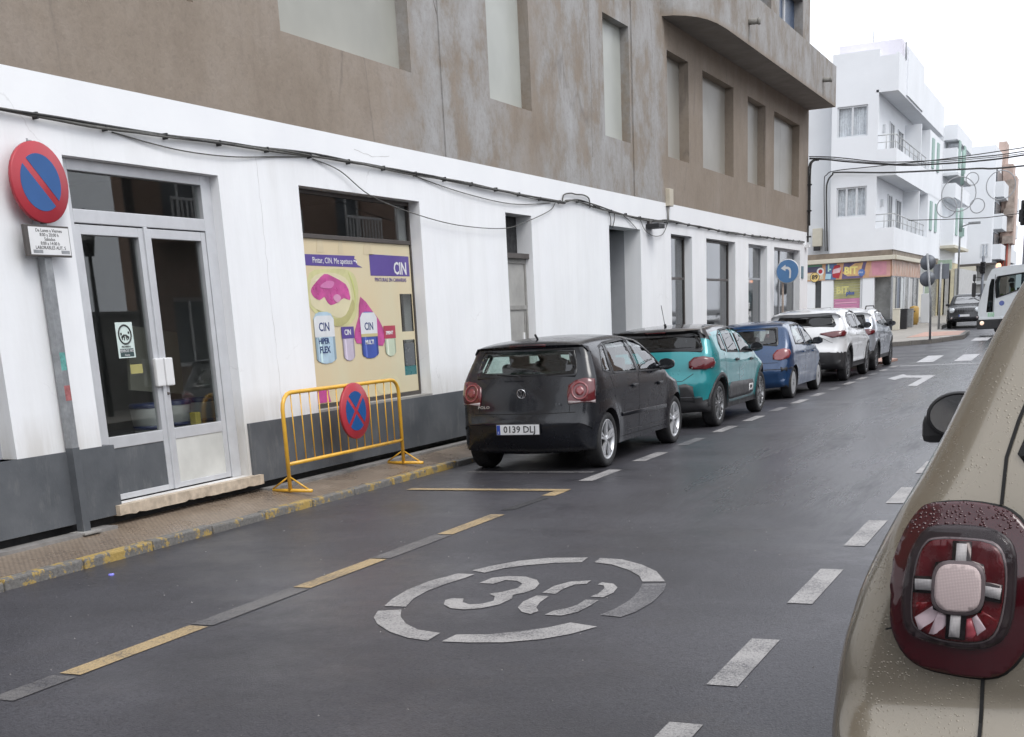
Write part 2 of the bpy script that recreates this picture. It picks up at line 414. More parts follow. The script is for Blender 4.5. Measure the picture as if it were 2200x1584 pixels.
M_EARTH = plain('ground_concrete', (.12, .12, .12), .8, var=.2, scale=.5)
M_ALU = plain('aluminium_frame', (.62, .63, .65), .38, .35, var=.06)
M_ALUG = plain('grey_frame', (.42, .43, .45), .45, .2, var=.06)
M_DKFR = plain('dark_bronze_frame', (.085, .075, .07), .45, .2, var=.1)
M_BLACK = plain('black_rubber', (.018, .018, .02), .6, var=.2)
M_CABLE = plain('cable_black', (.035, .034, .033), .6, var=.2)
M_CABLEG = plain('cable_grey', (.09, .088, .08), .6, var=.3, scale=10)
M_BOARD1 = plain('window_panel_dull', (.335, .335, .30), .35, var=.14, scale=.6)
M_BOARD = plain('window_panel_pale', (.41, .425, .395), .35, var=.10, scale=.7)
M_BOARD2 = plain('window_panel_grey', (.295, .282, .25), .4, var=.08, scale=.7)
M_DARKROOM = plain('dark_room', (.32, .32, .315), .9, var=.2, scale=1)
M_STEEL = plain('galvanised_steel', (.30, .31, .32), .5, .5, var=.2, scale=12)
M_YEL = plain('yellow_enamel', (.72, .40, .04), .38, var=.12, scale=7, coat=.3)
M_RED = plain('sign_red', (.42, .035, .05), .35, var=.05)
M_BLUE = plain('sign_blue', (.018, .09, .27), .35, var=.05)
M_SWHITE = plain('sign_white', (.72, .72, .72), .4, var=.04)
M_INK = plain('print_black', (.03, .03, .03), .6, var=0)
M_GLASS = glass('window_glass', (.62, .66, .66), .07)
M_GLASSD = glass('window_glass_dark', (.90, .92, .91), .065)
M_GLASSC = glass('window_glass_clear', (.95, .96, .97), .02)
M_GLASSF = glass('window_glass_far', (.55, .58, .60), .14, .04)

# ------------------------------------------------------------------ ground and roads
def strip(mb, x0, x1, ys, off, mi=0, nx=1):
    for i in range(len(ys)-1):
        for k in range(nx):
            a = x0+(x1-x0)*k/nx; b = x0+(x1-x0)*(k+1)/nx
            mb.quad((a, ys[i], gz(ys[i])+off), (b, ys[i], gz(ys[i])+off), (b, ys[i+1], gz(ys[i+1])+off), (a, ys[i+1], gz(ys[i+1])+off), mi)
g = MB(); strip(g, -1500, 1500, [-1500, -40, 37, 150, 3000], -.06); tag(g.build('ground', M_EARTH), kind='structure')
g = MB(); strip(g, .6, 9.6, [-30, 37, 130], 0); strip(g, -30, .6, [37, 48], 0); strip(g, 9.6, 40, [37, 48], 0)
strip(g, -6, .6, [48, 130], -.004); tag(g.build('road', M_ASPH), kind='structure')

def sheet(name, polys, m, off=.004, parent=None):
    mb = MB()
    for poly in polys:
        tr = tessellate_polygon([[Vector((p[0], p[1], 0)) for p in poly]])
        mb.add([(p[0], p[1], gz(p[1])+off) for p in poly], [tuple(t) for t in tr])
    for i, f in enumerate(mb.f):
        a, b, c = [Vector(mb.v[k]) for k in f]
        if (b-a).cross(c-a).z < 0: mb.f[i] = f[::-1]
    ob = mb.build(name, m, parent); return ob
def rect(x0, x1, y0, y1): return [(x0, y0), (x1, y0), (x1, y1), (x0, y1)]
def marking(name, polys, m, off=.004, label=None):
    o = sheet(name, polys, m, off); tag(o, kind='structure')
    return o
RING = dict(
r1=[(3.694,6.505),(3.638,6.707),(3.601,6.97),(3.614,7.259),(3.693,7.525),(3.825,7.522),(3.814,7.394),(3.772,7.19),(3.753,6.952),(3.774,6.733),(3.841,6.514)],
r2=[(3.746,7.639),(3.808,7.81),(3.931,8.023),(4.103,8.163),(4.387,8.223),(4.406,8.042),(4.228,7.997),(4.053,7.876),(3.938,7.75),(3.87,7.581)],
r3=[(4.479,8.22),(4.655,8.191),(4.851,8.031),(5.022,7.826),(5.181,7.514),(5.036,7.488),(4.956,7.666),(4.819,7.843),(4.647,7.999),(4.497,8.056)],
r4=[(5.058,7.422),(5.206,7.458),(5.258,7.235),(5.285,6.945),(5.268,6.665),(5.226,6.525),(5.091,6.553),(5.124,6.713),(5.133,6.956),(5.105,7.206)],
r5=[(4.992,6.341),(5.174,6.28),(5.09,6.091),(4.975,5.949),(4.806,5.84),(4.608,5.794),(4.461,5.784),(4.471,5.943),(4.65,5.986),(4.807,6.096),(4.912,6.206)],
r6=[(3.722,6.376),(3.852,6.435),(3.935,6.274),(4.061,6.112),(4.2,5.998),(4.365,5.954),(4.376,5.781),(4.234,5.815),(4.065,5.915),(3.89,6.075),(3.782,6.222)])
DIG = dict(three=[(3.987,7.253),(3.998,7.426),(4.085,7.501),(4.214,7.503),(4.334,7.411),(4.396,7.303),(4.431,7.147),(4.409,7.031),(4.361,6.956),(4.4,6.855),(4.392,6.686),(4.327,6.571),(4.235,6.517),(4.137,6.533),(4.048,6.617),(3.999,6.734),(4.018,6.789),(4.097,6.796),(4.137,6.698),(4.21,6.65),(4.274,6.683),(4.312,6.774),(4.266,6.894),(4.197,6.955),(4.258,7.025),(4.307,7.147),(4.284,7.282),(4.21,7.365),(4.12,7.373),(4.092,7.248)],
a=[(4.522,7.043),(4.519,7.255),(4.573,7.405),(4.696,7.461),(4.704,7.358),(4.636,7.323),(4.611,7.18),(4.619,7.035)],
b=[(4.519,6.964),(4.602,6.967),(4.616,6.792),(4.649,6.657),(4.701,6.568),(4.683,6.487),(4.608,6.53),(4.538,6.634),(4.504,6.791)],
c=[(4.772,6.487),(4.785,6.605),(4.841,6.675),(4.866,6.781),(4.864,6.912),(4.947,6.92),(4.952,6.778),(4.937,6.597),(4.878,6.49)],
d=[(4.783,7.349),(4.783,7.419),(4.875,7.389),(4.939,7.286),(4.965,7.136),(4.948,6.995),(4.865,6.996),(4.881,7.098),(4.865,7.25),(4.832,7.326)])
def roadmark(name, polys, m, label, group=None, cat='road marking', off=.004):
    o = sheet(name, polys, m, off); return tag(o, label, cat, group)
sl = thing('speed_limit_marking', 'faded painted 30 in a broken ring on the asphalt', 'road marking', (0, 0, 0))
for k in ('r1', 'r2', 'r3', 'r5', 'r6', 'r4'): sheet('ring_segment', [RING[k]], M_PWF if k == 'r4' else M_PW, .004, sl)
sheet('digit_three', [DIG['three']], M_PW, .004, sl)
for k in 'abcd': sheet('digit_zero_segment', [DIG[k]], M_PW, .004, sl)
# lane dashes
dl = thing('lane_line', 'row of short white dashes down the middle of the road', 'road marking')
for y in (3.85, 5.34, 7.06, 8.93, 10.97, 13.0, 15.0, 17.0, 19.0, 21.0):
    L = {3.85: .92, 5.34: .87, 7.06: 1.02, 8.93: 1.13}.get(y, 1.0)
    sheet('dash', [rect(6.055, 6.2, y, y+L)], M_PW, .004, dl)
# yellow loading bay line, with the older faded line under it
yl = thing('loading_bay_line', 'dashed yellow line along the empty bay in front of the poster window', 'road marking')
for a, b in ((4.72, 5.79), (6.9, 7.93), (9.02, 10.06), (11.24, 11.66)): sheet('dash', [rect(2.76, 2.9, a, b)], M_PY, .004, yl)
sheet('end_line', [rect(1.08, 2.9, 11.55, 11.68)], M_PY, .008, yl)
for ya_, yb_ in ((4.25, 4.68), (5.82, 6.87), (7.96, 8.98)): sheet('worn_gap', [rect(2.75, 2.91, ya_, yb_)], M_PYF, .004, yl)
sheet('scuff', [[(2.74, 10.3), (2.86, 10.35), (2.9, 11.1), (2.8, 11.15)]], plain('tar_scuff', (.03, .03, .032), .7, var=.3), .004, yl)
pl_ = thing('parking_bay_line', 'dashed white line along the outer edge of the parked cars', 'road marking')
y = 12.34
while y < 36.5:
    sheet('dash', [rect(2.72, 2.88, y, y+.95)], M_PW if int((y-12.3)/1.75) % 3 != 2 else M_PWF, .004, pl_); y += 1.75
sheet('bay_end', [rect(1.05, 2.62, 13.02, 13.14)], M_PWF, .004, pl_)
roadmark('arrow_marking', [[(3.43, 29.9), (3.56, 31.6), (3.72, 30.95), (4.38, 30.75), (4.42, 26.97), (4.22, 27.05), (4.2, 29.8), (3.75, 30.1), (3.68, 29.2)]], M_PWB, 'white left turn arrow painted before the junction')
roadmark('stop_line', [[(2.95, 35.5), (6.0, 35.9), (6.0, 36.2), (2.95, 35.8)]], M_PWB, 'thin white line across the road before the crossing', cat='road marking')
zc = thing('zebra_crossing', 'broad white bars of the crossing at the junction', 'road marking')
for x in (3.16, 4.16, 5.16, 6.16, 7.16): sheet('white_bar', [rect(x, x+.46, 37.3, 40.3)], M_PWB, .006, zc)
z2 = thing('side_street_bars', 'white bars across the far side street mouth', 'road marking')
for x in (3.7, 4.7, 5.7): sheet('white_bar', [rect(x, x+.55, 48.3, 50.6)], M_PWB, .006, z2)  # white bars laid over the road at the side street mouth
for (x, y, r, c) in ((1.17, 6.9, .03, (.55, .55, .95)),): pass
lit = [('bottle_cap', 1.08, 7.02, .022, 'small blue and white bottle cap on the asphalt below the kerb', plain('cap_blue', (.25, .25, .8), .4, var=0))]
for (n, x, y, r, lab, mm) in lit:
    b = MB(); b.lathe([(0, .012), (r*.9, .012), (r, .008), (r, 0)], 14, 0); o = b.build(n, mm); o.location = (x, y, .002); tag(o, lab, 'bottle cap')
b = MB(); rr = random.Random(3)
for i in range(260):
    x = rr.uniform(.75, 6.9); y = rr.uniform(4, 14); r = rr.uniform(.002, .007)
    a = rr.random()*6
    b.add([(x+r*cos(a+t), y+r*sin(a+t), .001) for t in (0, 2.1, 4.2)]+[(x, y, r*1.2)], [(0, 1, 3), (1, 2, 3), (2, 0, 3)])
tag(b.build('grit', plain('grit_pale', (.3, .29, .28), .8, var=.3)), kind='stuff')

# ------------------------------------------------------------------ pavements and kerbs
W0 = -.08                                    # front plane of the long building
b = MB(); b.prism([(W0-.5, -.05), (.57, -.05), (.57, .062), (W0+.05, .128), (W0-.5, .128)], lambda a, q: (a, -8, q), lambda a, q: (a, 38.6, q))
tag(b.build('pavement', M_TILE), kind='structure')
kr = bpy.data.objects.new('kerb', None); COL.objects.link(kr); tag(kr, kind='structure')
def kerb_mesh(L):
    k = MB(); k.bevbox(0, .105, 0, L, 0, .125, b=.016); return k.mesh('kerb_stone')
km = kerb_mesh(.785)
km.materials.append(M_KY); km2 = km.copy(); km2.materials.clear(); km2.materials.append(M_KG)
y = -4.0; rk = random.Random(11)
while y < 36:
    o = bpy.data.objects.new('kerb_stone', km if y < 13.9 and rk.random() > .04 else km2); COL.objects.link(o); o.parent = kr
    o.location = (.565+rk.uniform(-.006, .006), y, -.05+rk.uniform(-.008, .006)); o.rotation_euler = (0, 0, rk.uniform(-.006, .006)); y += .8
# the near corner: pavement swells out where the parking ends
nc = [(-.6, 36.1), (1.2, 36.2), (2.3, 37.3), (2.5, 38.6), (1.6, 40), (-20, 40.2), (-20, 38.6)]
def slab(name, poly, h, m, kerb=True):
    mb = MB(); tr = tessellate_polygon([[Vector((p[0], p[1], 0)) for p in poly]])
    n = len(poly); top = [(p[0], p[1], gz(p[1])+h) for p in poly]; bot = [(p[0], p[1], gz(p[1])-.05) for p in poly]
    mb.add(top+bot, [tuple(t) for t in tr]+[(i, (i+1) % n, (i+1) % n+n, i+n) for i in range(n)])
    bm = bmesh.new(); me = mb.mesh(name); bm.from_mesh(me); bmesh.ops.recalc_face_normals(bm, faces=bm.faces)
    for f in bm.faces:
        if len(f.verts) == 3 and f.normal.z < 0: f.normal_flip()
    bm.to_mesh(me); bm.free(); o = link(name, me, m); return tag(o, kind='structure')
slab('pavement_corner', nc, .06, M_PINK)
def inset_path(poly, closed=False): pass
fp = [(-30, 46.4), (1.2, 46.6), (2.42, 47.8), (3.29, 50.3), (3.2, 53.9), (1.9, 56), (1.5, 60), (1.4, 129), (-30, 129)]
slab('pavement_far', fp, .14, M_PAV2)
slab('tactile_patch', [(1.3, 50.0), (3.1, 50.6), (3.05, 53.8), (1.5, 54.2)], .148, M_PINK)
fk = bpy.data.objects.new('kerb_far', None); COL.objects.link(fk); tag(fk, kind='structure')
for i in range(1, len(fp)-3):
    a = Vector((*fp[i], 0)); c = Vector((*fp[i+1], 0)); d = c-a; n = max(1, round(d.length/1.0)); ang = math.atan2(d.y, d.x)
    for k in range(n):
        p = a+d*(k/n); mb = MB(); mb.bevbox(0, d.length/n-.02, -.02, .14, -.05, .155, b=.015)
        o = mb.build('kerb_stone', M_KG, fk); o.location = (p.x, p.y, gz(p.y)); o.rotation_euler = (0, 0, ang)
rs = [(9.6, -30), (9.6, 36), (11, 38), (40, 38), (40, -30)]
slab('pavement_right', rs, .14, M_PAV2)
# ------------------------------------------------------------------ the long building on the left
YE = 38.35                                   # its far end
BT = 3.72                                    # top of the white band
main = thing('shop_building', 'long bare cement building with white painted ground floor and grey plinth', 'building', (0, 0, 0))
low_holes = [(5.2, 7.42, .81, 3.13), (8.38, 10.43, .30, 3.13), (11.8, 14.47, .83, 3.14), (17.04, 17.97, .30, 3.15), (21.35, 23.05, .30, 3.17),
             (24.93, 26.4, .55, 3.17), (27.49, 29.98, .55, 3.18), (31.24, 33.2, .55, 3.19), (34.0, 37.27, .55, 3.2)]
mb = MB(); wall_cells(mb, 'x', W0, W0-.32, -8, YE, .21, BT, low_holes)
mb.quad((W0, YE+.0, .21), (W0-9, YE, .21), (W0-9, YE, BT), (W0, YE, BT))
mb.quad((W0, -8, BT), (W0, YE, BT), (W0-.4, YE, BT), (W0-.4, -8, BT))
mb.build('white_wall', M_WHITE, main)
up_holes = [(6.6, 10.36, 4.6, 6.6), (11.76, 14.53, 4.6, 6.5), (16.77, 18.22, 4.6, 6.5), (21.36, 22.68, 4.6, 6.48), (24.9, 26.34, 4.58, 6.46),
            (27.37, 29.91, 4.58, 6.46), (31.23, 33.05, 4.58, 6.46), (34.0, 37.1, 4.6, 6.46), (29.5, 33.6, 7.2, 9.6), (34.5, 37.4, 7.2, 9.6)]
mb = MB(); wall_cells(mb, 'x', W0-.02, W0-.34, -8, YE, BT, 13.0, up_holes)
mb.quad((W0-.02, YE, BT), (W0-9, YE, BT), (W0-9, YE, 13), (W0-.02, YE, 13))
mb.quad((W0-.02, -8, 13), (W0-.02, YE, 13), (W0-9, YE, 13), (W0-9, -8, 13))
mb.quad((W0-9, -8, 0), (W0-9, YE, 0), (W0-9, YE, 13), (W0-9, -8, 13))
mb.quad((W0-.02, -8, 0), (W0-9, -8, 0), (W0-9, -8, 13), (W0-.02, -8, 13))
mb.build('cement_wall', M_CEM, main)
# slight pilasters in the render, with their joints
for ya_, yb_ in ((15.3, 16.72), (22.8, 24.7)): box('pilaster', M_CEM, main, W0-.02, W0, ya_, yb_, BT, 6.97)
# interior shell
mb = MB(); xi = W0-4.2
mb.quad((xi, -8, .3), (xi, YE-.1, .3), (xi, YE-.1, 3.3), (xi, -8, 3.3)); mb.quad((xi, -8, .3), (W0-.33, -8, .3), (W0-.33, YE-.1, .3), (xi, YE-.1, .3))
mb.quad((xi, -8, 3.3), (xi, YE-.1, 3.3), (W0-.33, YE-.1, 3.3), (W0-.33, -8, 3.3))
for yy in (7.9, 11.1, 15.2, 20.2, 24.4, 30.6): mb.box(xi, W0-.33, yy, yy+.15, .3, 3.3)
mb.box(W0-2.3, W0-2.25, 28, 38, .3, 3.3)
mb.build('interior_room', M_DARKROOM, main)
# plinth, proud of the wall, floating above a dark gap
mb = MB(); xp = W0+.025
for a, c in ((-8, 8.5), (10.47, 17.02), (17.99, 21.33), (23.07, YE)): mb.box(W0-.25, xp, a, c, .215, .81)
mb.build('plinth', M_PLINTH, main)
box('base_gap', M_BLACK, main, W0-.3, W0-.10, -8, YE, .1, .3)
mb = MB(); mb.box(W0-.02, W0+.13, -8, 8.3, .10, .146); mb.box(W0-.02, W0+.13, 10.6, YE, .10, .146); mb.build('mortar_strip', plain('mortar', (.22, .21, .2), .7, var=.25, scale=6), main)
# --- shop door
dr = bpy.data.objects.new('door', None); COL.objects.link(dr); dr.parent = main
X = W0-.12
mb = MB()
for a in ((X-.06, X+.02, 8.38, 8.53, .30, 3.13), (X-.06, X+.02, 10.28, 10.43, .30, 3.13), (X-.06, X+.02, 8.53, 10.28, 3.04, 3.13), (X-.06, X+.02, 8.53, 10.28, 2.63, 2.74)): mb.bevbox(*a, b=.006)
mb.build('door_frame', M_ALU, dr)
for (a, c, nm) in ((8.535, 9.385, 'l'), (9.425, 10.275, 'r')):
    mb = MB(); t = .065
    mb.bevbox(X-.05, X+.012, a, a+t, .31, 2.62, b=.005); mb.bevbox(X-.05, X+.012, c-t, c, .31, 2.62, b=.005)
    mb.bevbox(X-.05, X+.011, a+t, c-t, 2.54, 2.62, b=.005); mb.bevbox(X-.05, X+.011, a+t, c-t, .76, .86, b=.005); mb.bevbox(X-.05, X+.011, a+t, c-t, .31, .36, b=.005)
    mb.build('door_leaf', M_ALU, dr)
    box('pane', M_GLASSD, dr, X-.03, X-.022, a+t-.01, c-t+.01, .85, 2.55)
    box('lower_panel', M_PLINTH if nm == 'l' else plain('door_panel_pale', (.55, .55, .52), .6, var=.12, scale=3), dr, X-.04, X+.004, a+t-.01, c-t+.01, .35, .77)
box('mullion', M_ALU, dr, X-.04, X+.03, 9.382, 9.428, .31, 2.63, bev=.006)
box('transom_pane', M_GLASSD, dr, X-.03, X-.022, 8.5, 10.3, 2.73, 3.06)
for a in (9.345, 9.475): box('handle', M_SWHITE, dr, X+.012, X+.055, a-.055, a+.055, 1.25, 1.5, bev=.012)
mb = MB(); Mr = Matrix.Rotation(pi/2, 4, 'Y'); mb.lathe([(0, .02), (.012, .02), (.014, 0)], 10, M=Matrix.Translation((X+.012, 9.45, 1.18)) @ Mr); mb.build('lock', M_DKFR, dr)
# step, chipped pale stone
bm = bmesh.new(); bmesh.ops.create_grid(bm, x_segments=1, y_segments=1, size=1); bm.free()
st = MB(); n = 34; rs_ = random.Random(5)
ys = [8.42+(10.56-8.42)*i/n for i in range(n+1)]; jag = [rs_.uniform(0, .012)*(1 if rs_.random() > .6 else .15) for _ in ys]
for i in range(n):
    a, c = ys[i], ys[i+1]; ja, jc = jag[i], jag[i+1]
    P = [(W0-.2, a, .30), (W0+.075-ja*.3, a, .295), (W0+.075-ja, a, .20+ja), (W0-.2, a, .2)]; Q = [(W0-.2, c, .30), (W0+.075-jc*.3, c, .295), (W0+.075-jc, c, .20+jc), (W0-.2, c, .2)]
    st.add(P+Q, [(0, 1, 5, 4), (1, 2, 6, 5), (2, 3, 7, 6)]+([(3, 2, 1, 0)] if i == 0 else [])+([(4, 5, 6, 7)] if i == n-1 else []))
st.build('doorstep', plain('step_stone', (.48, .40, .31), .75, var=.3, scale=9, bump=.5), main)
# sticker on the glass: no dogs
sk = thing('door_sticker', 'white no pets sticker with a ringed picture on the left door leaf', 'sticker')
XS = X-.02
box('sticker_sheet', plain('sticker_paper', (.62, .72, .68), .5, var=.03), sk, XS, XS+.001, 8.90, 9.12, 1.52, 1.825)
mb = MB(); mb.torus((XS+.002, 9.01, 1.72), .08, .0075, 28, 6, M=Matrix.Rotation(pi/2, 4, 'Y')); mb.build('ring', M_INK, sk)
mb = MB()
for (y0, z0, w, h, r) in ((8.985, 1.705, .05, .02, .5), (9.035, 1.705, .045, .018, -.5), (8.962, 1.725, .02, .022, 0), (9.06, 1.735, .018, .02, 0), (8.97, 1.69, .012, .03, .3), (9.0, 1.685, .012, .03, -.2), (9.03, 1.685, .012, .028, .2), (9.055, 1.69, .012, .028, -.3)):
    mb.box(-.0008, .0008, -w/2, w/2, -h/2, h/2, M=Matrix.Translation((XS+.0025, y0, z0)) @ Matrix.Rotation(r, 4, 'X'))
mb.build('picture', M_INK, sk)
box('strip', plain('sticker_dark', (.04, .07, .07), .5, var=0), sk, XS+.001, XS+.002, 8.925, 9.1, 1.53, 1.6)
text('lettering', 'PERROS NO', .035, M_SWHITE, sk, Matrix.Translation((0, 0, 0)) @ (Matrix.Translation((XS+.0025, 9.01, 1.58)) @ on_x(0)))
text('lettering', 'PROHIBIDO', .022, M_INK, sk, Matrix.Translation((XS+.0025, 9.01, 1.615)) @ on_x(0))
text('lettering', 'Gracias', .022, M_SWHITE, sk, Matrix.Translation((XS+.0025, 9.01, 1.545)) @ on_x(0))
nt_ = box('paper_note', plain('note_yellow', (.35, .32, .12), .7, var=.1), None, XS-.001, XS, 9.03, 9.19, 1.38, 1.46); tag(nt_, 'small yellowish note behind the glass under the door sticker', 'note')
# stock behind the door
M_BUCK = plain('bucket_white', (.55, .56, .56), .45, var=.08); M_BLID = plain('bucket_lid_navy', (.02, .035, .12), .4, var=.1)
def bucket(): 
    t = thing('paint_bucket', 'x', 'bucket')
    mb = MB(); mb.lathe([(0, 0), (.135, 0), (.165, .3), (.168, .34), (.165, .345)], 24); mb.build('tub', M_BUCK, t)
    mb = MB(); mb.lathe([(.172, .33), (.175, .36), (.16, .375), (0, .375)], 24); mb.build('lid', M_BLID, t)
    mb = MB(); mb.lathe([(.150, .12), (.153, .12), (.160, .16), (.157, .16)], 24); mb.build('band', M_BLID, t)
    return t
b0 = bucket(); spots = [(10.05, .31), (10.45, .31), (10.86, .31), (10.02, .69), (10.44, .69), (10.84, .69)]
for i, (yy, zz) in enumerate(spots):
    t = b0 if i == 0 else copy_tree(b0); t.location = (W0-.85, yy, zz)
    t['label'] = ('bottom row', 'top row')[i//3].replace('row', '') + ('tier white paint bucket nearest the street corner of the doorway stack', 'tier white paint bucket in the middle of the stack behind the door', 'tier white paint bucket at the right end of the stack behind the door')[i % 3].replace('tier', 'tier')
    t['group'] = 'buckets stacked inside the shop door'
bd = MB(); bd.box(-.015, .015, -.45, .45, -.32, .32, M=Matrix.Translation((W0-1.25, 10.75, 1.45)) @ Matrix.Rotation(-.12, 4, 'X')); tag(bd.build('display_board', plain('board_beige', (.40, .39, .33), .6, var=.05)), 'plain beige board leaning behind the buckets in the shop', 'board')
cr = thing('counter', 'dark shop counter seen dimly through the glass door', 'counter'); box('counter_body', M_DKFR, cr, W0-2.6, W0-1.9, 11.3, 12.4, .3, 1.3, bev=.02); box('counter_top', M_BLACK, cr, W0-2.65, W0-1.85, 11.25, 12.45, 1.3, 1.34, bev=.01)
yb = MB(); yb.bevbox(W0-.5, W0-.42, 10.22, 10.3, .62, .95, b=.01); tag(yb.build('yellow_carton', plain('carton_yellow', (.55, .45, .1), .6, var=.15)), 'small yellow carton at the right foot of the glass door', 'carton')

# --- poster window
def window(parent, y0, y1, z0, z1, X, fr=.05, frm=M_DKFR, gl=M_GLASSD, bars_y=(), bars_z=(), name='window'):
    w = bpy.data.objects.new(name, None); COL.objects.link(w); w.parent = parent
    mb = MB()
    mb.bevbox(X-.05, X, y0, y0+fr, z0, z1, b=.004); mb.bevbox(X-.05, X, y1-fr, y1, z0, z1, b=.004)
    mb.bevbox(X-.05, X-.001, y0+fr, y1-fr, z0, z0+fr, b=.004); mb.bevbox(X-.05, X-.001, y0+fr, y1-fr, z1-fr, z1, b=.004)
    for yy in bars_y: mb.bevbox(X-.048, X+.003, yy-fr/2, yy+fr/2, z0+fr, z1-fr, b=.004)
    for zz in bars_z: mb.bevbox(X-.047, X+.005, y0+fr, y1-fr, zz-fr/2, zz+fr/2, b=.004)
    mb.build('window_frame', frm, w)
    box('pane', gl, w, X-.03, X-.024, y0+fr-.01, y1-fr+.01, z0+fr-.01, z1-fr+.01)
    return w
XP = W0-.15
window(main, 11.8, 14.47+.02, .83, 3.14, XP, .045, bars_z=(2.665,))
box('window_sill', M_CONC, main, W0-.14, W0+.01, 11.8, 14.47, .79, .832)
# the poster filling the lower pane
po = thing('window_poster', 'large cream shop window poster with pink paint splash, paint tins and purple logo', 'poster')
def flat(name, pts, m, lvl, parent, X=XP-.018):
    mb = MB(); x0 = X+.0016*lvl
    mb.prism(pts, lambda a, b_: (x0, a, b_), lambda a, b_: (x0+.001, a, b_))
    return mb.build(name, m, parent)
BODYC = {'print_pale_blue': (.42, .56, .66), 'print_lilac': (.52, .46, .56), 'print_blue': (.06, .10, .38), 'print_pale_green': (.55, .62, .48)}
def blobline(pts, k=3):
    out = []; n = len(pts)
    for i in range(n):
        p0, p1, p2, p3 = [Vector(pts[(i+j-1) % n]) for j in range(4)]
        for q in range(k):
            t = q/k; v = .5*((2*p1)+(p2-p0)*t+(2*p0-5*p1+4*p2-p3)*t*t+(3*p1-p0-3*p2+p3)*t**3); out.append((v.x, v.y))
    return out
s = NT('poster_cream'); g = s.n('ShaderNodeNewGeometry'); sp = s.n('ShaderNodeSeparateXYZ'); s.l(g.outputs['Position'], sp.inputs[0])
nz = s.noise(1.2, 4, stretch=(1, 1, .5)); s.col(s.mix(s.ramp(nz, (.35, 0.0), (.65, .8)), (.66, .55, .36), (.64, .60, .43))); s.rough(.35); M_CREAM = s.m
P_PUR = plain('print_purple', (.105, .07, .28), .35, var=.06); P_MAG = plain('print_magenta', (.50, .085, .28), .35, var=.3, scale=4); P_LEM = plain('print_lemon', (.58, .56, .29), .35, var=.12, scale=4)
P_LEM2 = plain('print_cream_light', (.66, .60, .40), .35, var=.06, scale=4); P_WH = plain('print_white', (.68, .70, .72), .35, var=.08, scale=5); P_BLU = plain('print_blue', (.06, .10, .38), .35, var=.12); P_LB = plain('print_pale_blue', (.42, .56, .66), .35, var=.14, scale=9)
P_NAV = plain('print_navy', (.03, .05, .16), .4, var=0); P_LIL = plain('print_lilac', (.52, .46, .56), .35, var=.12, scale=5); P_RD = plain('print_red', (.42, .06, .10), .35, var=.1); P_GRN = plain('print_pale_green', (.55, .62, .48), .35, var=.1)
P_GREY = plain('print_grey_window', (.10, .11, .12), .25, var=.1); P_TEAL = plain('print_teal', (.03, .16, .17), .3, var=.1)
hl = [(14.11, 14.42, 1.61, 2.06), (14.11, 14.42, 1.08, 1.51)]
mb = MB(); wall_cells(mb, 'x', XP-.018, XP-.021, 11.85, 14.44, .88, 2.64, hl); mb.build('poster_sheet', M_CREAM, po)
flat('lemon_swirl', blobline([(12.12, 2.28), (12.5, 2.33), (12.968, 2.317), (13.12, 2.17), (13.09, 1.95), (12.99, 1.78), (12.75, 1.70), (12.503, 1.78), (12.2, 1.84), (12.02, 2.0)]), P_LEM, 1, po)
flat('pale_swirl', blobline([(12.15, 2.22), (12.5, 2.29), (12.85, 2.24), (12.96, 2.1), (12.93, 1.93), (12.7, 1.80), (12.4, 1.86), (12.1, 1.95)]), P_LEM2, 2, po)
flat('swirl_highlight', blobline([(12.2, 2.2), (12.45, 2.255), (12.7, 2.23), (12.8, 2.14), (12.5, 2.2)]), plain('print_cream_pale', (.70, .66, .50), .35, var=.04), 2.65, po)
flat('swirl_shadow', blobline([(12.2, 1.9), (12.5, 1.80), (12.8, 1.83), (12.97, 2.0), (13.0, 1.9), (12.8, 1.74), (12.5, 1.72)]), plain('print_olive', (.46, .43, .20), .35, var=.1), 2.65, po)
flat('swirl_rim', blobline([(12.93, 2.3), (13.02, 2.2), (13.05, 2.02), (12.98, 1.85), (13.03, 2.0), (13.0, 2.16)]), plain('print_lime', (.55, .58, .22), .35, var=.1), 2.65, po)
flat('pink_splash', blobline([(12.126, 2.119), (12.239, 2.19), (12.413, 2.274), (12.572, 2.252), (12.846, 2.17), (12.915, 2.072), (12.914, 1.992), (12.784, 2.017), (12.668, 1.975), (12.496, 1.94), (12.411, 1.988), (12.372, 2.03), (12.274, 1.995), (12.166, 2.025), (12.118, 2.072)], 2), P_MAG, 3, po)
flat('banner_print', [(11.87, 2.36), (13.263, 2.356), (13.15, 2.385), (13.137, 2.437), (13.09, 2.45), (13.106, 2.482), (11.87, 2.475)], P_PUR, 1, po)
text('lettering', 'Pintar, CIN. Me apetece', .088, M_SWHITE, po, Matrix.Translation((XP-.0135, 12.62, 2.415)) @ on_x(0), sx=.98)
flat('arrow_print', [(13.07, 2.435), (13.14, 2.43), (13.14, 2.40), (13.12, 2.40), (13.12, 2.418), (13.07, 2.42)], M_SWHITE, 2, po)
flat('logo_panel', [(13.436, 2.268), (14.40, 2.270), (14.40, 2.505), (13.436, 2.51)], P_PUR, 1, po)
text('lettering', 'CIN', .20, M_SWHITE, po, Matrix.Translation((XP-.014, 14.165, 2.352)) @ on_x(0), sx=.95, bold=.004)
text('lettering', 'PINTURAS EN CANARIAS', .062, P_PUR, po, Matrix.Translation((XP-.0145, 13.915, 2.222)) @ on_x(0), sx=1.12)
flat('pink_highlight', blobline([(12.3, 2.14), (12.45, 2.2), (12.6, 2.19), (12.55, 2.13), (12.42, 2.12)]), plain('print_pink_light', (.60, .20, .42), .35, var=.1), 5, po)
flat('pink_shadow', blobline([(12.55, 2.02), (12.64, 2.06), (12.72, 2.02), (12.64, 1.965)]), plain('print_pink_pale', (.62, .30, .46), .35, var=.1), 5, po)
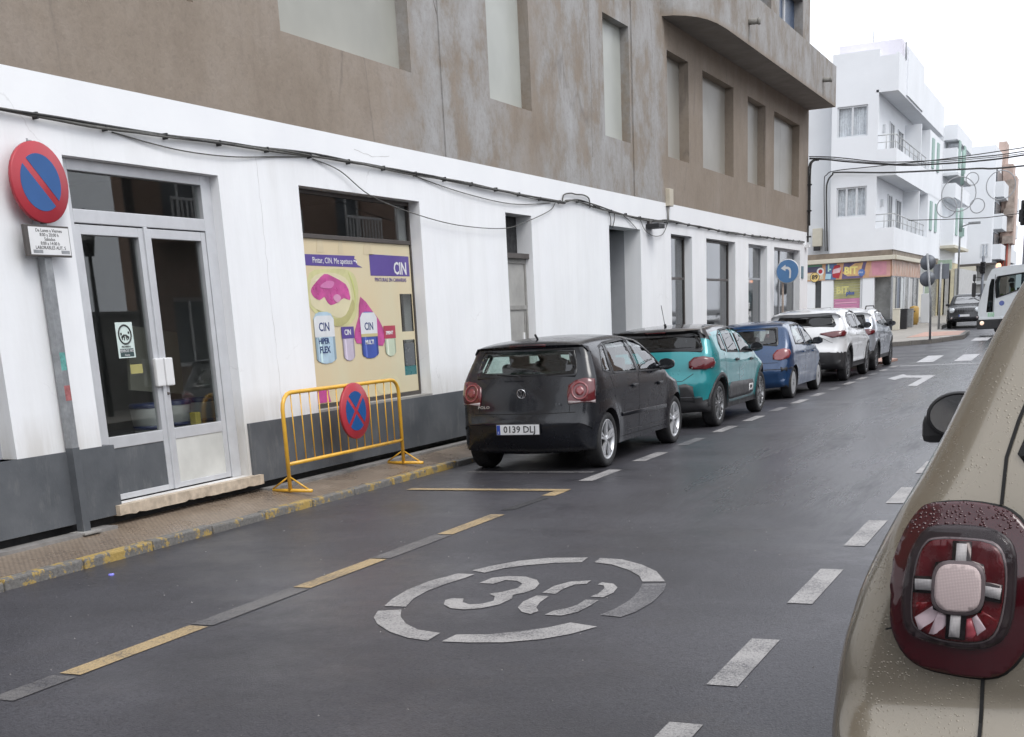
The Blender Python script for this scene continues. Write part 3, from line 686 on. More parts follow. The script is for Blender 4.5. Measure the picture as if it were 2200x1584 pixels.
for (a_, b_, c_) in ((12.3, .16, .6), (12.75, .12, .62), (13.3, .22, .6)): flat('pale_streak', [(a_, 2.5), (a_+b_, 2.5), (a_+b_*.8, 2.64), (a_+b_*.2, 2.64)], plain('print_cream_streak', (.62, .53, .36), .35, var=.05), 1, po)
def can(ya, yb, z0, z1, body, lidm, lidz, name='printed_tin', round_top=False, z=4):
    w = yb-ya; pts = [(ya+w*.04, z0+.02), (ya+w*.25, z0-.012), (ya+w*.5, z0-.02), (ya+w*.75, z0-.012), (yb-w*.04, z0+.02), (yb, z1)]
    if round_top: pts += [(yb-w*.12, z1+.05), (yb-w*.3, z1+.07), (ya+w*.3, z1+.07), (ya+w*.12, z1+.05)]
    pts += [(ya, z1)]
    flat(name, pts, body, z, po)
    dk = plain(body.name+'_edge', tuple(x*.62 for x in BODYC.get(body.name, (.4, .4, .4))), .35, var=.05); lt = plain(body.name+'_light', tuple(min(.8, x*1.3+.05) for x in BODYC.get(body.name, (.4, .4, .4))), .35, var=.05)
    flat('tin_shading', [(ya, z0+.035), (ya+w*.09, z0+.005), (ya+w*.09, z1-.005), (ya, z1-.005)], dk, z+1, po); flat('tin_shading', [(yb-w*.10, z0+.005), (yb-.001, z0+.03), (yb-.001, z1-.005), (yb-w*.10, z1-.005)], dk, z+1, po)
    flat('tin_highlight', [(ya+w*.2, z0+.0), (ya+w*.3, z0-.01), (ya+w*.3, z1-.01), (ya+w*.2, z1-.01)], lt, z+1, po)
    if lidm: flat('printed_label', [(ya-.012, lidz[0]), (yb+.012, lidz[0]), (yb+.012, lidz[1]), (ya-.012, lidz[1])], lidm, z+1.5, po)
flat('pink_drip', blobline([(13.156, 2.03), (13.404, 1.868), (13.547, 1.763), (13.657, 1.605), (13.6, 1.46), (13.3, 1.5), (12.987, 1.51), (12.97, 1.649), (13.085, 1.81)], 2), P_MAG, 3, po)
can(12.11, 12.52, 1.33, 1.80, P_LB, None, None, round_top=True)
flat('printed_label', [(12.11, 1.60), (12.52, 1.60), (12.52, 1.79), (12.46, 1.83), (12.17, 1.83), (12.11, 1.79)], P_WH, 5.5, po)
can(12.68, 12.93, 1.34, 1.57, P_LIL, P_PUR, (1.57, 1.70))
can(13.10, 13.48, 1.345, 1.79, P_BLU, None, None, round_top=True)
flat('printed_label', [(13.10, 1.60), (13.48, 1.60), (13.49, 1.79), (13.43, 1.85), (13.16, 1.85), (13.10, 1.79)], P_WH, 5.5, po)
flat('gold_band', [(13.10, 1.575), (13.48, 1.575), (13.48, 1.61), (13.10, 1.61)], plain('print_gold', (.55, .48, .25), .35, var=.05), 6, po)
can(13.65, 13.91, 1.35, 1.54, P_GRN, P_RD, (1.54, 1.69))
for (t_, yy, zz, sz, mm) in (('CIN', 12.31, 1.705, .13, P_NAV), ('CIN', 12.80, 1.635, .085, M_SWHITE), ('CIN', 13.29, 1.69, .12, P_NAV), ('HIPER', 12.28, 1.555, .085, P_NAV), ('FLEX', 12.29, 1.46, .10, P_NAV), ('MULTI', 13.28, 1.51, .07, M_SWHITE), ('SPRINT', 13.77, 1.605, .055, M_SWHITE)):
    text('lettering', t_, sz, mm, po, Matrix.Translation((XP-.0075, yy, zz)) @ on_x(0), bold=.002)
flat('pink_corner', [(12.05, .89), (12.33, .89), (12.30, .97), (12.295, 1.06), (12.05, 1.02)], P_MAG, 2, po)
flat('lemon_corner', blobline([(13.45, .90), (13.9, .90), (13.98, .98), (13.85, 1.10), (13.6, 1.13), (13.4, 1.05)]), P_LEM2, 1, po)
box('teal_strip', P_TEAL, po, XP-.0205, XP-.0195, 14.11, 14.42, 1.08, 1.19)
box('leaflet', P_GREY, po, XP-.0205, XP-.0195, 14.14, 14.40, 1.2, 1.47)

# --- left window, metal meter door, entrance recess, four shop windows
window(main, 5.2, 7.42, .81, 3.13, W0-.15, .05, M_ALUG)
M_METERD = plain('grey_sheet_metal', (.33, .325, .31), .6, var=.18, scale=2.5, bump=.15)
md = bpy.data.objects.new('meter_door', None); COL.objects.link(md); md.parent = main; xm = W0-.14
box('door_panel', M_METERD, md, xm-.03, xm, 17.08, 17.93, .3, 1.86); box('door_panel', M_METERD, md, xm-.03, xm+.004, 17.08, 17.93, 1.88, 2.5)
mb = MB(); mb.box(xm-.04, xm+.02, 17.04, 17.09, .3, 2.55); mb.box(xm-.04, xm+.02, 17.92, 17.97, .3, 2.55); mb.box(xm, xm+.02, 17.09, 17.92, 1.83, 1.89); mb.box(xm, xm+.02, 17.09, 17.92, 2.48, 2.55); mb.box(xm, xm+.012, 17.86, 17.88, .3, 1.83); mb.build('door_frame', plain('grey_trim', (.27, .265, .25), .6, var=.15), md)
box('handle', M_SWHITE, md, xm+.001, xm+.02, 17.78, 17.83, 1.35, 1.5)
box('vent_opening', M_BLACK, main, W0-.3, W0-.25, 17.04, 17.97, 2.5, 3.15); box('vent_ledge', M_DKFR, main, W0-.25, W0-.06, 17.04, 17.97, 2.55, 2.62)
nb = thing('notice_sheet', 'white notice covered in small print on the grey metal meter door', 'notice'); box('notice_paper', M_SWHITE, nb, xm+.001, xm+.003, 17.38, 17.68, .85, 1.35)
for i in range(9): 
    text('lettering', ('GARAJE', 'VADO', 'AVISO', 'NO PEGAR', 'CARTELES', '24 H', 'PROPIEDAD', 'PRIVADA', 'TEL 928')[i], .05, M_INK, nb, Matrix.Translation((xm+.0035, 17.53, 1.31-i*.05)) @ on_x(0), sx=1.0)
mb = MB(); wall_cells(mb, 'y', 23.05, 23.045, -1.6, W0-.32, .25, 3.17, []); mb.box(W0-2.2, W0-2.0, 21.3, 23.05, .2, 3.17); mb.build('recess_wall', plain('recess_grey_paint', (.36, .37, .39), .7, var=.05), main)
M_WINP = plain('curtain_grey', (.36, .37, .38), .8, var=.08)
for i, (y0, y1, zz, by, bz) in enumerate(((24.93, 26.4, 3.17, (), (2.35,)), (27.49, 29.98, 3.18, (), (2.35,)), (31.24, 33.2, 3.19, (), (2.4,)), (34.0, 37.27, 3.2, (35.4,), ()))):
    window(main, y0, y1, .55, zz, W0-.16, .05, M_DKFR if i < 2 else M_ALUG, M_GLASSF, by, bz)
bl = MB(); bl.lathe([(.0, 1.95), (.1, 1.9), (.16, 1.75), (.12, 1.5), (.2, 1.0), (.26, .8), (0, .8)], 16, M=Matrix.Translation((W0-.42, 25.4, .1)) @ Matrix.Diagonal((.5, 1, 1, 1))); tag(bl.build('dress_display', plain('turquoise_cloth', (.10, .50, .58), .7, var=.2)), 'turquoise garment hanging in the narrow shop window', 'garment')
dg = thing('window_lettering', 'white sticker lettering on the third narrow shop window', 'sticker')
for (t_, zz) in (('ARTE', 1.75), ('HOGAR', 1.55), ('MODA', 1.35), ('REGALOS', 1.15)): text('lettering', t_, .2, M_SWHITE, dg, Matrix.Translation((W0-.178, 31.9, zz)) @ on_x(0))
flat('arrow_print', [(31.6, 2.2), (31.95, 2.08), (31.6, 1.96), (31.7, 2.08)], M_SWHITE, 1, dg, X=W0-.178)
# wall number plates near the corner
pn = tag(box('wall_plate', plain('plate_teal', (.08, .16, .20), .5, var=.1), None, W0+.001, W0+.02, 37.45, 37.7, 2.45, 2.78), 'small dark plate on the white corner pier', 'plate')

# --- upper floor openings closed with flush panels
def panels(y0, y1, z0, z1, m, split=(), d=.2):
    w = bpy.data.objects.new('window', None); COL.objects.link(w); w.parent = main; X = W0-.02-d
    ed = [y0]+list(split)+[y1]
    for a, c in zip(ed[:-1], ed[1:]): box('panel', m, w, X-.02, X, a+(.006 if a != y0 else 0), c-(.006 if c != y1 else 0), z0, z1)
panels(6.6, 10.36, 4.6, 6.6, M_BOARD2)
panels(11.76, 14.53, 4.6, 6.5, M_BOARD1, d=.16); panels(16.77, 18.22, 4.6, 6.5, M_BOARD, d=.16); panels(21.36, 22.68, 4.6, 6.48, M_BOARD, d=.16)
panels(24.9, 26.34, 4.58, 6.46, M_BOARD2); panels(27.37, 29.91, 4.58, 6.46, M_BOARD2); panels(31.23, 33.05, 4.58, 6.46, M_BOARD2); panels(34.0, 37.1, 4.6, 6.46, M_BOARD2, (35.6,))
for (a, c) in ((29.5, 33.6), (34.5, 37.4)):
    box('balcony_door', plain('door_blue', (.05, .08, .14), .35, var=.15), main, W0-.3, W0-.26, a, c, 7.2, 9.6)
    box('door_post', M_SWHITE, main, W0-.24, W0-.2, (a+c)/2-.03, (a+c)/2+.03, 7.2, 9.6)
# --- hairline cracks in the render
def crack(pts, w, m, X, seed):
    r_ = random.Random(seed); P = []
    for a, b_ in zip(pts[:-1], pts[1:]):
        n_ = max(2, int(sqrt((a[0]-b_[0])**2+(a[1]-b_[1])**2)/.09))
        for q in range(n_): t = q/n_; P.append((a[0]+(b_[0]-a[0])*t+r_.uniform(-.012, .012), a[1]+(b_[1]-a[1])*t+r_.uniform(-.008, .008)))
    P.append(pts[-1]); mb = MB(); vs = []
    for i, (y_, z_) in enumerate(P):
        a = P[max(i-1, 0)]; b_ = P[min(i+1, len(P)-1)]; d = Vector((b_[0]-a[0], b_[1]-a[1])).normalized(); ww = w*r_.uniform(.4, 1.2)/2
        vs += [(X, y_-d.y*ww, z_+d.x*ww), (X, y_+d.y*ww, z_-d.x*ww)]
    mb.add(vs, [(2*i, 2*i+2, 2*i+3, 2*i+1) for i in range(len(P)-1)]); mb.build('crack', m, main)
M_CRK = plain('crack_grey', (.52, .51, .50), .9, var=.1); M_CRKD = plain('crack_brown', (.12, .10, .085), .9, var=.1)
crack([(11.08, 3.36), (11.10, 2.0), (11.11, .82)], .006, M_CRK, W0+.001, 1)
crack([(13.0, 3.6), (13.4, 3.56), (13.8, 3.6)], .006, M_CRK, W0+.001, 3)
crack([(15.15, 6.9), (15.1, 6.2), (15.25, 5.5), (15.5, 4.8), (15.75, 4.3)], .018, M_CRKD, W0-.0185, 6); crack([(16.73, 6.9), (16.74, 4.6), (16.75, 3.74)], .012, M_CRKD, W0-.0185, 7)
crack([(20.7, 6.9), (20.75, 5.5), (20.7, 4.2)], .012, M_CRKD, W0-.0185, 9); crack([(22.78, 6.9), (22.78, 3.74)], .014, M_CRKD, W0-.0185, 10)
# --- balcony: curved at its near end, solid parapet
bal = bpy.data.objects.new('balcony', None); COL.objects.link(bal); bal.parent = main
ZB, ZT, XO = 6.97, 8.0, .66
curve = [(W0-.02, 24.55), (.12, 24.63), (.30, 24.8), (.46, 25.05), (.57, 25.4), (.63, 25.8), (XO, 26.4)]
outl = curve+[(XO, 38.1)]
pts = outl+[(W0-.02, 38.1)]
mb = MB(); mb.prism(pts, lambda a, b_: (a, b_, ZB), lambda a, b_: (a, b_, ZB+.16)); mb.build('balcony_slab', plain('soffit_cement', (.24, .22, .20), .9, var=.15, scale=1.5, bump=.2), bal)
mb = MB()
for i in range(len(outl)-1):
    a, c = Vector(outl[i]), Vector(outl[i+1])
    def inw(p, q): 
        d = (q-p).normalized(); return Vector((-d.y, d.x))*.13
    n0 = inw(outl and Vector(outl[max(i-1, 0)]), Vector(outl[i+1])); n1 = inw(Vector(outl[i]), Vector(outl[min(i+2, len(outl)-1)]))
    e = .004
    A = a-n0.normalized()*e; C = c-n1.normalized()*e; A2 = a+n0; C2 = c+n1
    mb.quad((A.x, A.y, ZB), (C.x, C.y, ZB), (C.x, C.y, ZT), (A.x, A.y, ZT)); mb.quad((A2.x, A2.y, ZB+.16), (A2.x, A2.y, ZT), (C2.x, C2.y, ZT), (C2.x, C2.y, ZB+.16)); mb.quad((A.x, A.y, ZT), (C.x, C.y, ZT), (C2.x, C2.y, ZT), (A2.x, A2.y, ZT))
mb.box(W0-.02, XO+.004, 38.1, 38.23, ZB, ZT)
pr = mb.build('parapet', M_CEM, bal)
for yy in (28.2, 36.3):
    mb = MB(); mb.tube([(XO-.05, yy, 7.4), (XO+.22, yy, 7.39)], .06, 12); mb.tube([(XO+.2, yy, 7.39), (XO+.24, yy, 7.389)], .07, 12)
    mb.build('rain_spout', plain('spout_cement', (.25, .24, .22), .8, var=.2), bal)
    box('water_stain', plain('stain_dark', (.15, .14, .12), .9, var=.2), bal, XO+.0045, XO+.0055, yy-.025, yy+.02, 7.02, 7.34)
# stub of the floor above the far end
# --- cables pinned along the band
def hang(name, pts, r, m, label, cat='cable', n=6, group=None, k=6):
    out = []
    P = [Vector(p) for p in pts]
    for i in range(len(P)-1):
        p0 = P[max(i-1, 0)]; p1 = P[i]; p2 = P[i+1]; p3 = P[min(i+2, len(P)-1)]
        for q in range(k):
            t = q/k; out.append(.5*((2*p1)+(p2-p0)*t+(2*p0-5*p1+4*p2-p3)*t*t+(3*p1-p0-3*p2+p3)*t**3))
    out.append(P[-1]); mb = MB(); mb.tube(out, r, n); o = mb.build(name, m); return tag(o, label, cat, group)
XC = W0+.035
cab = [(-2, 3.38), (4, 3.41), (7.79, 3.39), (9.02, 3.38), (10.72, 3.42), (12.58, 3.45), (15.81, 3.44), (18.89, 3.39), (19.3, 3.43), (19.89, 3.47), (21.42, 3.39), (23.73, 3.35), (24.91, 3.39), (29.16, 3.36), (34, 3.40), (37.65, 3.44)]
cm = thing('wall_cable', 'thick bundle of dark cables pinned along the white band of the long building', 'cable')
rw = random.Random(2)
def spl(P, k=8):
    P = [Vector(p) for p in P]; out = []
    for i in range(len(P)-1):
        p0 = P[max(i-1, 0)]; p1 = P[i]; p2 = P[i+1]; p3 = P[min(i+2, len(P)-1)]
        for q in range(k):
            t = q/k; out.append(.5*((2*p1)+(p2-p0)*t+(2*p0-5*p1+4*p2-p3)*t*t+(3*p1-p0-3*p2+p3)*t**3))
    return out+[P[-1]]
for j in range(4):
    pp = spl([(XC+rw.uniform(-.006, .01), y_, z_+rw.uniform(-.012, .012)) for y_, z_ in cab], 10)
    pp = [Vector((p.x+.006*sin(p.y*3+j*2), p.y, p.z+.010*sin(p.y*2.1+j*1.7))) for p in pp]
    mb = MB(); mb.tube(pp, (.013, .011, .009, .007)[j], 6); mb.build('cable_strand', (M_CABLEG, M_CABLE, M_CABLEG, M_CABLE)[j], cm)
y_ = 5.0
while y_ < 37:
    for a, c in zip(cab[:-1], cab[1:]):
        if a[0] <= y_ < c[0]: z_ = a[1]+(c[1]-a[1])*(y_-a[0])/(c[0]-a[0])
    mb = MB(); mb.bevbox(W0, XC+.018, y_-.009, y_+.009, z_-.026, z_+.026, b=.003); mb.build('cable_clip', M_BLACK, cm); y_ += .78
def thin(label, pts, r=.006, m=M_CABLEG): return hang('thin_cable', [(W0+.015+dx, y_, z_) for (y_, z_, dx) in pts], r, m, label, 'cable')
thin('thin cable sagging under the bundle above the glass door', [(9.0, 3.36, 0), (9.8, 3.30, .01), (10.6, 3.31, .01), (11.4, 3.38, 0), (12.0, 3.43, 0)])
thin('thin stray cable dipping across the top of the poster window', [(12.1, 3.42, .0), (12.6, 3.34, .02), (13.2, 3.12, .04), (14.2, 2.98, .05), (15.4, 2.90, .05), (16.8, 2.92, .05), (17.6, 3.04, .04), (18.6, 3.25, .02), (18.9, 3.38, 0)])
thin('thin cable hanging low before the metal meter door', [(14.3, 3.43, 0), (15.6, 3.32, .01), (17.2, 3.27, .01), (18.7, 3.37, 0)])
thin('looped cable end standing above the band', [(19.2, 3.42, 0), (19.25, 3.52, .01), (19.5, 3.56, .02), (19.75, 3.56, .02), (20.1, 3.57, .02), (20.35, 3.53, .01), (20.42, 3.4, 0)], .011)
thin('short cable dropping to the left edge of the entrance recess', [(21.3, 3.40, 0), (21.35, 3.28, .02), (21.4, 3.14, 0)], .008)
thin('second short cable dropping into the entrance recess', [(21.6, 3.39, 0), (21.55, 3.28, .02), (21.5, 3.14, 0)], .008)
thin('slanting thin cable over the entrance recess', [(22.0, 3.38, 0), (22.4, 3.28, .01), (22.8, 3.17, 0)], .006)
thin('drooping cable loop beneath the small floodlight', [(23.0, 3.36, 0), (23.2, 3.17, .02), (23.7, 3.08, .03), (24.3, 3.14, .02), (24.7, 3.37, 0)], .007)
fl = thing('floodlight', 'small dark floodlight fixed beside the entrance recess', 'light')
mb = MB(); mb.bevbox(W0, W0+.26, 23.35, 23.72, 3.20, 3.28, b=.015); mb.build('lamp_housing', M_BLACK, fl); box('bracket', M_DKFR, fl, W0, W0+.05, 23.45, 23.6, 3.28, 3.36)
jb = thing('junction_box', 'cream junction box on a conduit above the white band', 'box'); mb = MB(); mb.bevbox(W0-.01, W0+.09, 24.62, 24.86, 3.66, 3.98, b=.015); mb.build('box_body', plain('cream_plastic', (.50, .45, .36), .5, var=.08), jb)
mb = MB(); mb.tube([(W0+.03, 24.68, 3.66), (W0+.03, 24.68, 3.4)], .02, 8); mb.build('conduit', M_CONC, jb)
# corner riser and the cables over the junction
cr_ = thing('corner_conduit', 'dark conduits running down the far corner of the cement building', 'conduit')
for j, (dx, z1) in enumerate(((.03, 3.45), (.07, 3.9))):
    mb = MB(); mb.tube(spl([(W0+dx, 38.2, z1), (W0+dx, 38.2, 4.6), (W0+dx+.01*j, 38.18, 5.4), (W0+dx+.06, 38.25, 5.62), (W0+.2+dx, 38.4, 5.66)], 5), .024, 8); mb.build('conduit', M_CABLE, cr_)
mb = MB()
for zz in (3.6, 4.3, 5.0): mb.bevbox(W0, W0+.12, 38.15, 38.24, zz-.02, zz+.02, b=.005)
mb.build('clamp', M_BLACK, cr_)
box('white_end_cap', M_SWHITE, cr_, W0, W0+.12, 37.9, 38.1, 3.3, 3.38)
def over(label, pts, Y, r): return hang('overhead_cable', [(x_, Y, z_) for x_, z_ in pts], r, M_CABLE, label, 'cable', group='cables over the junction')
over('uppermost overhead cable crossing from the cement building corner', [(-.05, 5.75), (0.5, 5.69), (1.01, 5.60), (2.03, 5.41), (3.26, 5.33), (4.46, 5.31), (5.62, 5.34), (9, 5.6), (14, 6.3)], 38.2, .015)
over('second overhead cable running just under the uppermost', [(-.05, 5.70), (.5, 5.62), (1.01, 5.52), (2.40, 5.30), (3.26, 5.24), (4.46, 5.21), (5.62, 5.25), (9, 5.5), (14, 6.2)], 38.24, .022)
over('thin overhead cable between the two upper crossing cables', [(-.05, 5.72), (.5, 5.66), (1.01, 5.56), (2.40, 5.33), (3.26, 5.29), (4.46, 5.275), (5.62, 5.3), (9, 5.55), (14, 6.25)], 38.28, .010)
over('lowest thick overhead cable crossing in front of the white corner building', [(-3.11, 3.95), (-3.19, 6.23), (-3.14, 6.79), (-2.95, 7.04), (-2.72, 7.12), (-0.80, 6.93), (1.07, 6.83), (2.89, 6.75), (4.66, 6.69), (14, 6.9)], 57.8, .036)
over('thin cable looping up the white corner building and over the balconies', [(-3.21, 3.96), (-3.30, 6.62), (-3.19, 7.07), (-2.72, 7.20), (-0.80, 7.22), (3, 7.3), (14, 7.9)], 57.85, .02)
# ------------------------------------------------------------------ white corner building beyond the junction
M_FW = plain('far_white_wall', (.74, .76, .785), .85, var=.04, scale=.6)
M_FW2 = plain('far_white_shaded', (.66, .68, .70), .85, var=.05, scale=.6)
M_LILAC = plain('roof_wall_lilac', (.72, .70, .76), .85, var=.03)
M_FRW = plain('frame_pale', (.60, .62, .64), .5, var=.04)
M_CURT = plain('net_curtain', (.80, .82, .83), .8, var=.15, scale=8)
M_GREENSH = plain('green_shutter', (.29, .41, .37), .6, var=.1)  # green paled, distance haze mixed into the colour
M_BROWNF = plain('fascia_brown', (.20, .165, .13), .7, var=.2, scale=3)
M_CREAMT = plain('cornice_cream', (.56, .53, .44), .7, var=.06)
M_TILEW = plain('shop_grey_tile', (.42, .42, .41), .5, var=.15, scale=3)
M_RAIL = plain('railing_grey', (.45, .46, .46), .5, .3, var=.05)
G58 = .52
cb = thing('corner_apartments', 'white apartment block with long balconies above the colourful corner shop', 'building')
XL, XC_, XB, Y0, Y1 = -3.05, -1.14, -.36, 58.0, 75.8
mb = MB()
holes = [(-2.83, -1.56, 8.47, 9.70), (-2.80, -1.53, 5.28, 6.50)]
wall_cells(mb, 'y', Y0, Y0+.3, XL, XC_, 3.83, 11.75, holes)
mb.build('front_wall', M_FW, cb)
mb = MB(); mb.box(XC_-.3, XC_, Y0+.3, Y1, 3.83, 11.5); mb.box(XL, XC_-.3, Y0+.3, Y1, 11.2, 11.5); mb.box(-12, XC_-.3, Y1-.2, Y1, .3, 11.5); mb.build('side_wall', M_FW, cb)
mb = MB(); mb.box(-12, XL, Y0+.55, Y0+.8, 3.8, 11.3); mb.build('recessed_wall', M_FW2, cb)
mb = MB(); mb.box(-3.05, -.47, 59.5, 66, 11.4, 12.3); mb.build('roof_room', M_LILAC, cb)
box('roof_step', M_FW, cb, -.47-.9, -.30, 60.4, 66, 10.2, 12.1)
def fwindow(parent, x0, x1, z0, z1, Y, n=2, curtain=True, name='window'):
    w = bpy.data.objects.new(name, None); COL.objects.link(w); w.parent = parent
    mb = MB(); f = .07
    for a in ((x0, x0+f, z0, z1), (x1-f, x1, z0, z1), (x0+f, x1-f, z0, z0+f), (x0+f, x1-f, z1-f, z1)): mb.box(a[0], a[1], Y+.06, Y+.12, a[2], a[3])
    for i in range(1, n):
        xm_ = x0+(x1-x0)*i/n; mb.box(xm_-f*.6, xm_+f*.6, Y+.055, Y+.115, z0+f, z1-f)
    mb.build('window_frame', M_FRW, w)
    box('pane', M_GLASSC, w, x0+f, x1-f, Y+.085, Y+.09, z0+f, z1-f)
    if curtain:
        mb = MB(); k = 26
        for i in range(k):
            a = x0+(x1-x0)*i/k; b_ = x0+(x1-x0)*(i+1)/k; oy = .03*(i % 2)
            mb.quad((a, Y+.2+oy, z0), (b_, Y+.2+.03-oy, z0), (b_, Y+.2+.03-oy, z1), (a, Y+.2+oy, z1))
        mb.build('curtain', M_CURT, w)
    else: box('dark_inside', M_DARKROOM, w, x0, x1, Y+.25, Y+.29, z0, z1)
    return w
fwindow(cb, -2.83, -1.56, 8.47, 9.70, Y0); w2_ = fwindow(cb, -2.80, -1.53, 5.28, 6.50, Y0, 3)
def sdoor(parent, y0, y1, z0, z1, X, m=M_GLASSF, fr=M_FRW, name='balcony_door'):
    w = bpy.data.objects.new(name, None); COL.objects.link(w); w.parent = parent; f = .06
    mb = MB()
    mb.box(X, X+.05, y0, y0+f, z0, z1); mb.box(X, X+.05, y1-f, y1, z0, z1); mb.box(X, X+.05, y0+f, y1-f, z1-f, z1); mb.box(X+.001, X+.051, (y0+y1)/2-f/2, (y0+y1)/2+f/2, z0, z1-f)
    mb.build('door_frame', fr, w); box('pane', m if m is not M_GLASSF else plain('glass_dark_far', (.08, .09, .10), .2, var=.1), w, X+.005, X+.02, y0+f, y1-f, z0, z1-f)
for zf in (4.0, 7.0):
    sdoor(cb, 61.3, 62.6, zf, zf+2.35, XC_); sdoor(cb, 63.9, 65.6, zf+.9, zf+2.3, XC_, name='window')
    b_ = bpy.data.objects.new('balcony', None); COL.objects.link(b_); b_.parent = cb
    zp0, zp1 = (3.85, 4.75) if zf == 4.0 else (6.83, 7.88)
    mb = MB(); mb.box(XC_, XB-.1, Y0+.1, Y1, zp0, zp0+.15); mb.build('balcony_slab', M_FW, b_)
    mb = MB(); mb.box(XB-.1, XB, Y0, Y1-6, zp0, zp1); mb.box(XC_+.002, XB-.1, Y0+.002, Y0+.1, zp0, zp1); mb.build('parapet', M_FW, b_)
    mb = MB(); zr = zp1+.55
    mb.tube([(XC_, Y0+.05, zr), (XB-.05, Y0+.05, zr), (XB-.05, Y1-7, zr)], .022, 6); mb.tube([(XC_, Y0+.05, zp1+.27), (XB-.05, Y0+.05, zp1+.27), (XB-.05, Y1-7, zp1+.27)], .014, 6)
    for yy in [Y0+.05+i*1.5 for i in range(8)]: mb.tube([(XB-.05, yy, zp1), (XB-.05, yy, zr)], .018, 6)
    mb.tube([(XC_+.35, Y0+.05, zp1), (XC_+.35, Y0+.05, zr)], .018, 6)
    mb.build('railing', M_RAIL, b_)
    # closed bay with green shutters at the far end of the balcony
    box('closed_bay', M_FW, cb, XC_, XB, 69.8, Y1, zp0, zp0+3.0); box('partition', M_FW, cb, XC_, XC_+.75, 66.4, 66.6, zp0+.15, zp0+2.9)
    for (ya, yc) in ((70.6, 71.5), (72.9, 73.8)): box('shutter', M_GREENSH, cb, XB, XB+.05, ya, yc, zp0+1.3, zp0+2.7)
    box('wall_light', M_FRW, cb, XC_, XC_+.12, 59.3, 59.5, zf+1.7, zf+2.0)
# roof parapet overhanging the balcony
mb = MB(); mb.box(XC_-.1, XB, Y0, Y1, 10.1, 10.2); mb.box(XB-.12, XB, Y0, Y1, 10.2, 11.55); mb.box(XC_, XB-.12, Y0, Y0+.12, 10.2, 11.48); mb.build('roof_parapet', M_FW, cb)
mb = MB(); mb.tube([(-.62, 60.2, 11.3), (-.62, 60.2, 12.4)], .02, 6); mb.tube([(-.35, 59.9, 11.5), (-.35, 59.9, 12.2)], .035, 6); mb.tube([(-1.75, 60.2, 12.3), (-1.75, 60.2, 13.1)], .015, 5); mb.build('antenna', M_STEEL, cb)
# ground floor shop
mb = MB(); mb.box(-12, XB-.06, Y0+.12, Y1, 3.62, 3.83); mb.build('fascia_back', M_BROWNF, cb)
mb = MB(); mb.box(-12, -.42, Y0-.02, Y0+.1, 3.62, 3.85); mb.box(-.48, -.40, Y0+.1, Y1, 3.62, 3.85); mb.build('brown_fascia', M_BROWNF, cb)
mb = MB(); mb.bevbox(-12, -.30, Y0-.18, Y0+.1, 3.44, 3.62, b=.02); mb.bevbox(-.55, -.22, Y0+.1, 67.5, 3.44, 3.619, b=.02); mb.build('cornice', M_CREAMT, cb)
mb = MB(); mb.box(-12, -3.65, Y0, Y0+.4, .3, 3.44, 0); mb.box(-3.02, -2.87, Y0, Y0+.4, .3, 2.8); mb.box(-3.38, -3.02, Y0, Y0+.4, .3, 2.8); mb.box(-1.62, -1.12, Y0, Y0+.4, .3, 2.8); mb.box(-12, -.5, Y0+.02, Y0+.4, 2.75, 3.44)
mb.build('shop_pier', M_FW, cb)
box('shop_window', plain('shop_glass_dark', (.07, .075, .08), .15, var=.3, scale=1), cb, -4.3, -3.38, Y0+.1, Y0+.14, .9, 2.7)
mb = MB(); mb.box(-1.12, -.42, Y0+.3, Y1, .3, 3.44); mb.build('glazed_corner', plain('shop_glass_grey', (.20, .205, .20), .3, var=.35, scale=1.2), cb)
for yy in (58.02, 59.4, 60.6, 61.9, 63.5, 65.2, 67.0, 69.5, 72.3): box('glazing_post', M_FRW if int(yy*10) % 2 else M_STEEL, cb, -.42, -.36, yy, yy+.22, .5, 2.75)
for (ya, yc, m_) in ((58.3, 59.2, plain('panel_beige', (.44, .43, .38), .6, var=.1)), (59.7, 60.5, plain('door_leaf_blue', (.06, .08, .12), .4, var=.1)), (60.9, 61.7, plain('poster_pale', (.52, .55, .55), .5, var=.3, scale=5)), (63.8, 65.1, M_TILEW), (67.3, 69.3, M_CREAMT), (70, 72, plain('panel_green', (.22, .28, .2), .6, var=.2))): box('shop_panel', m_, cb, -.42, -.39, ya, yc, .9, 2.7)
mb = MB(); mb.box(-.46, -.33, Y0-.0, 62, .3, .98); mb.box(-1.12, -.46, Y0, Y0+.3, .3, .98); mb.build('shop_plinth', plain('plinth_dark_shop', (.06, .065, .07), .5, var=.2), cb)
box('side_fascia', plain('fascia_orange_brown', (.42, .26, .19), .5, var=.25, scale=1.2), cb, -.52, -.40, Y0+.05, 68, 2.78, 3.44)
ms = MB()
for i in range(9): ms.box(-.40, -.39, 58.5+i*.95, 58.5+i*.95+.16, 2.85, 3.38)
ms.build('fascia_strokes', plain('fascia_cream_strokes', (.52, .42, .34), .5, var=.1), cb)
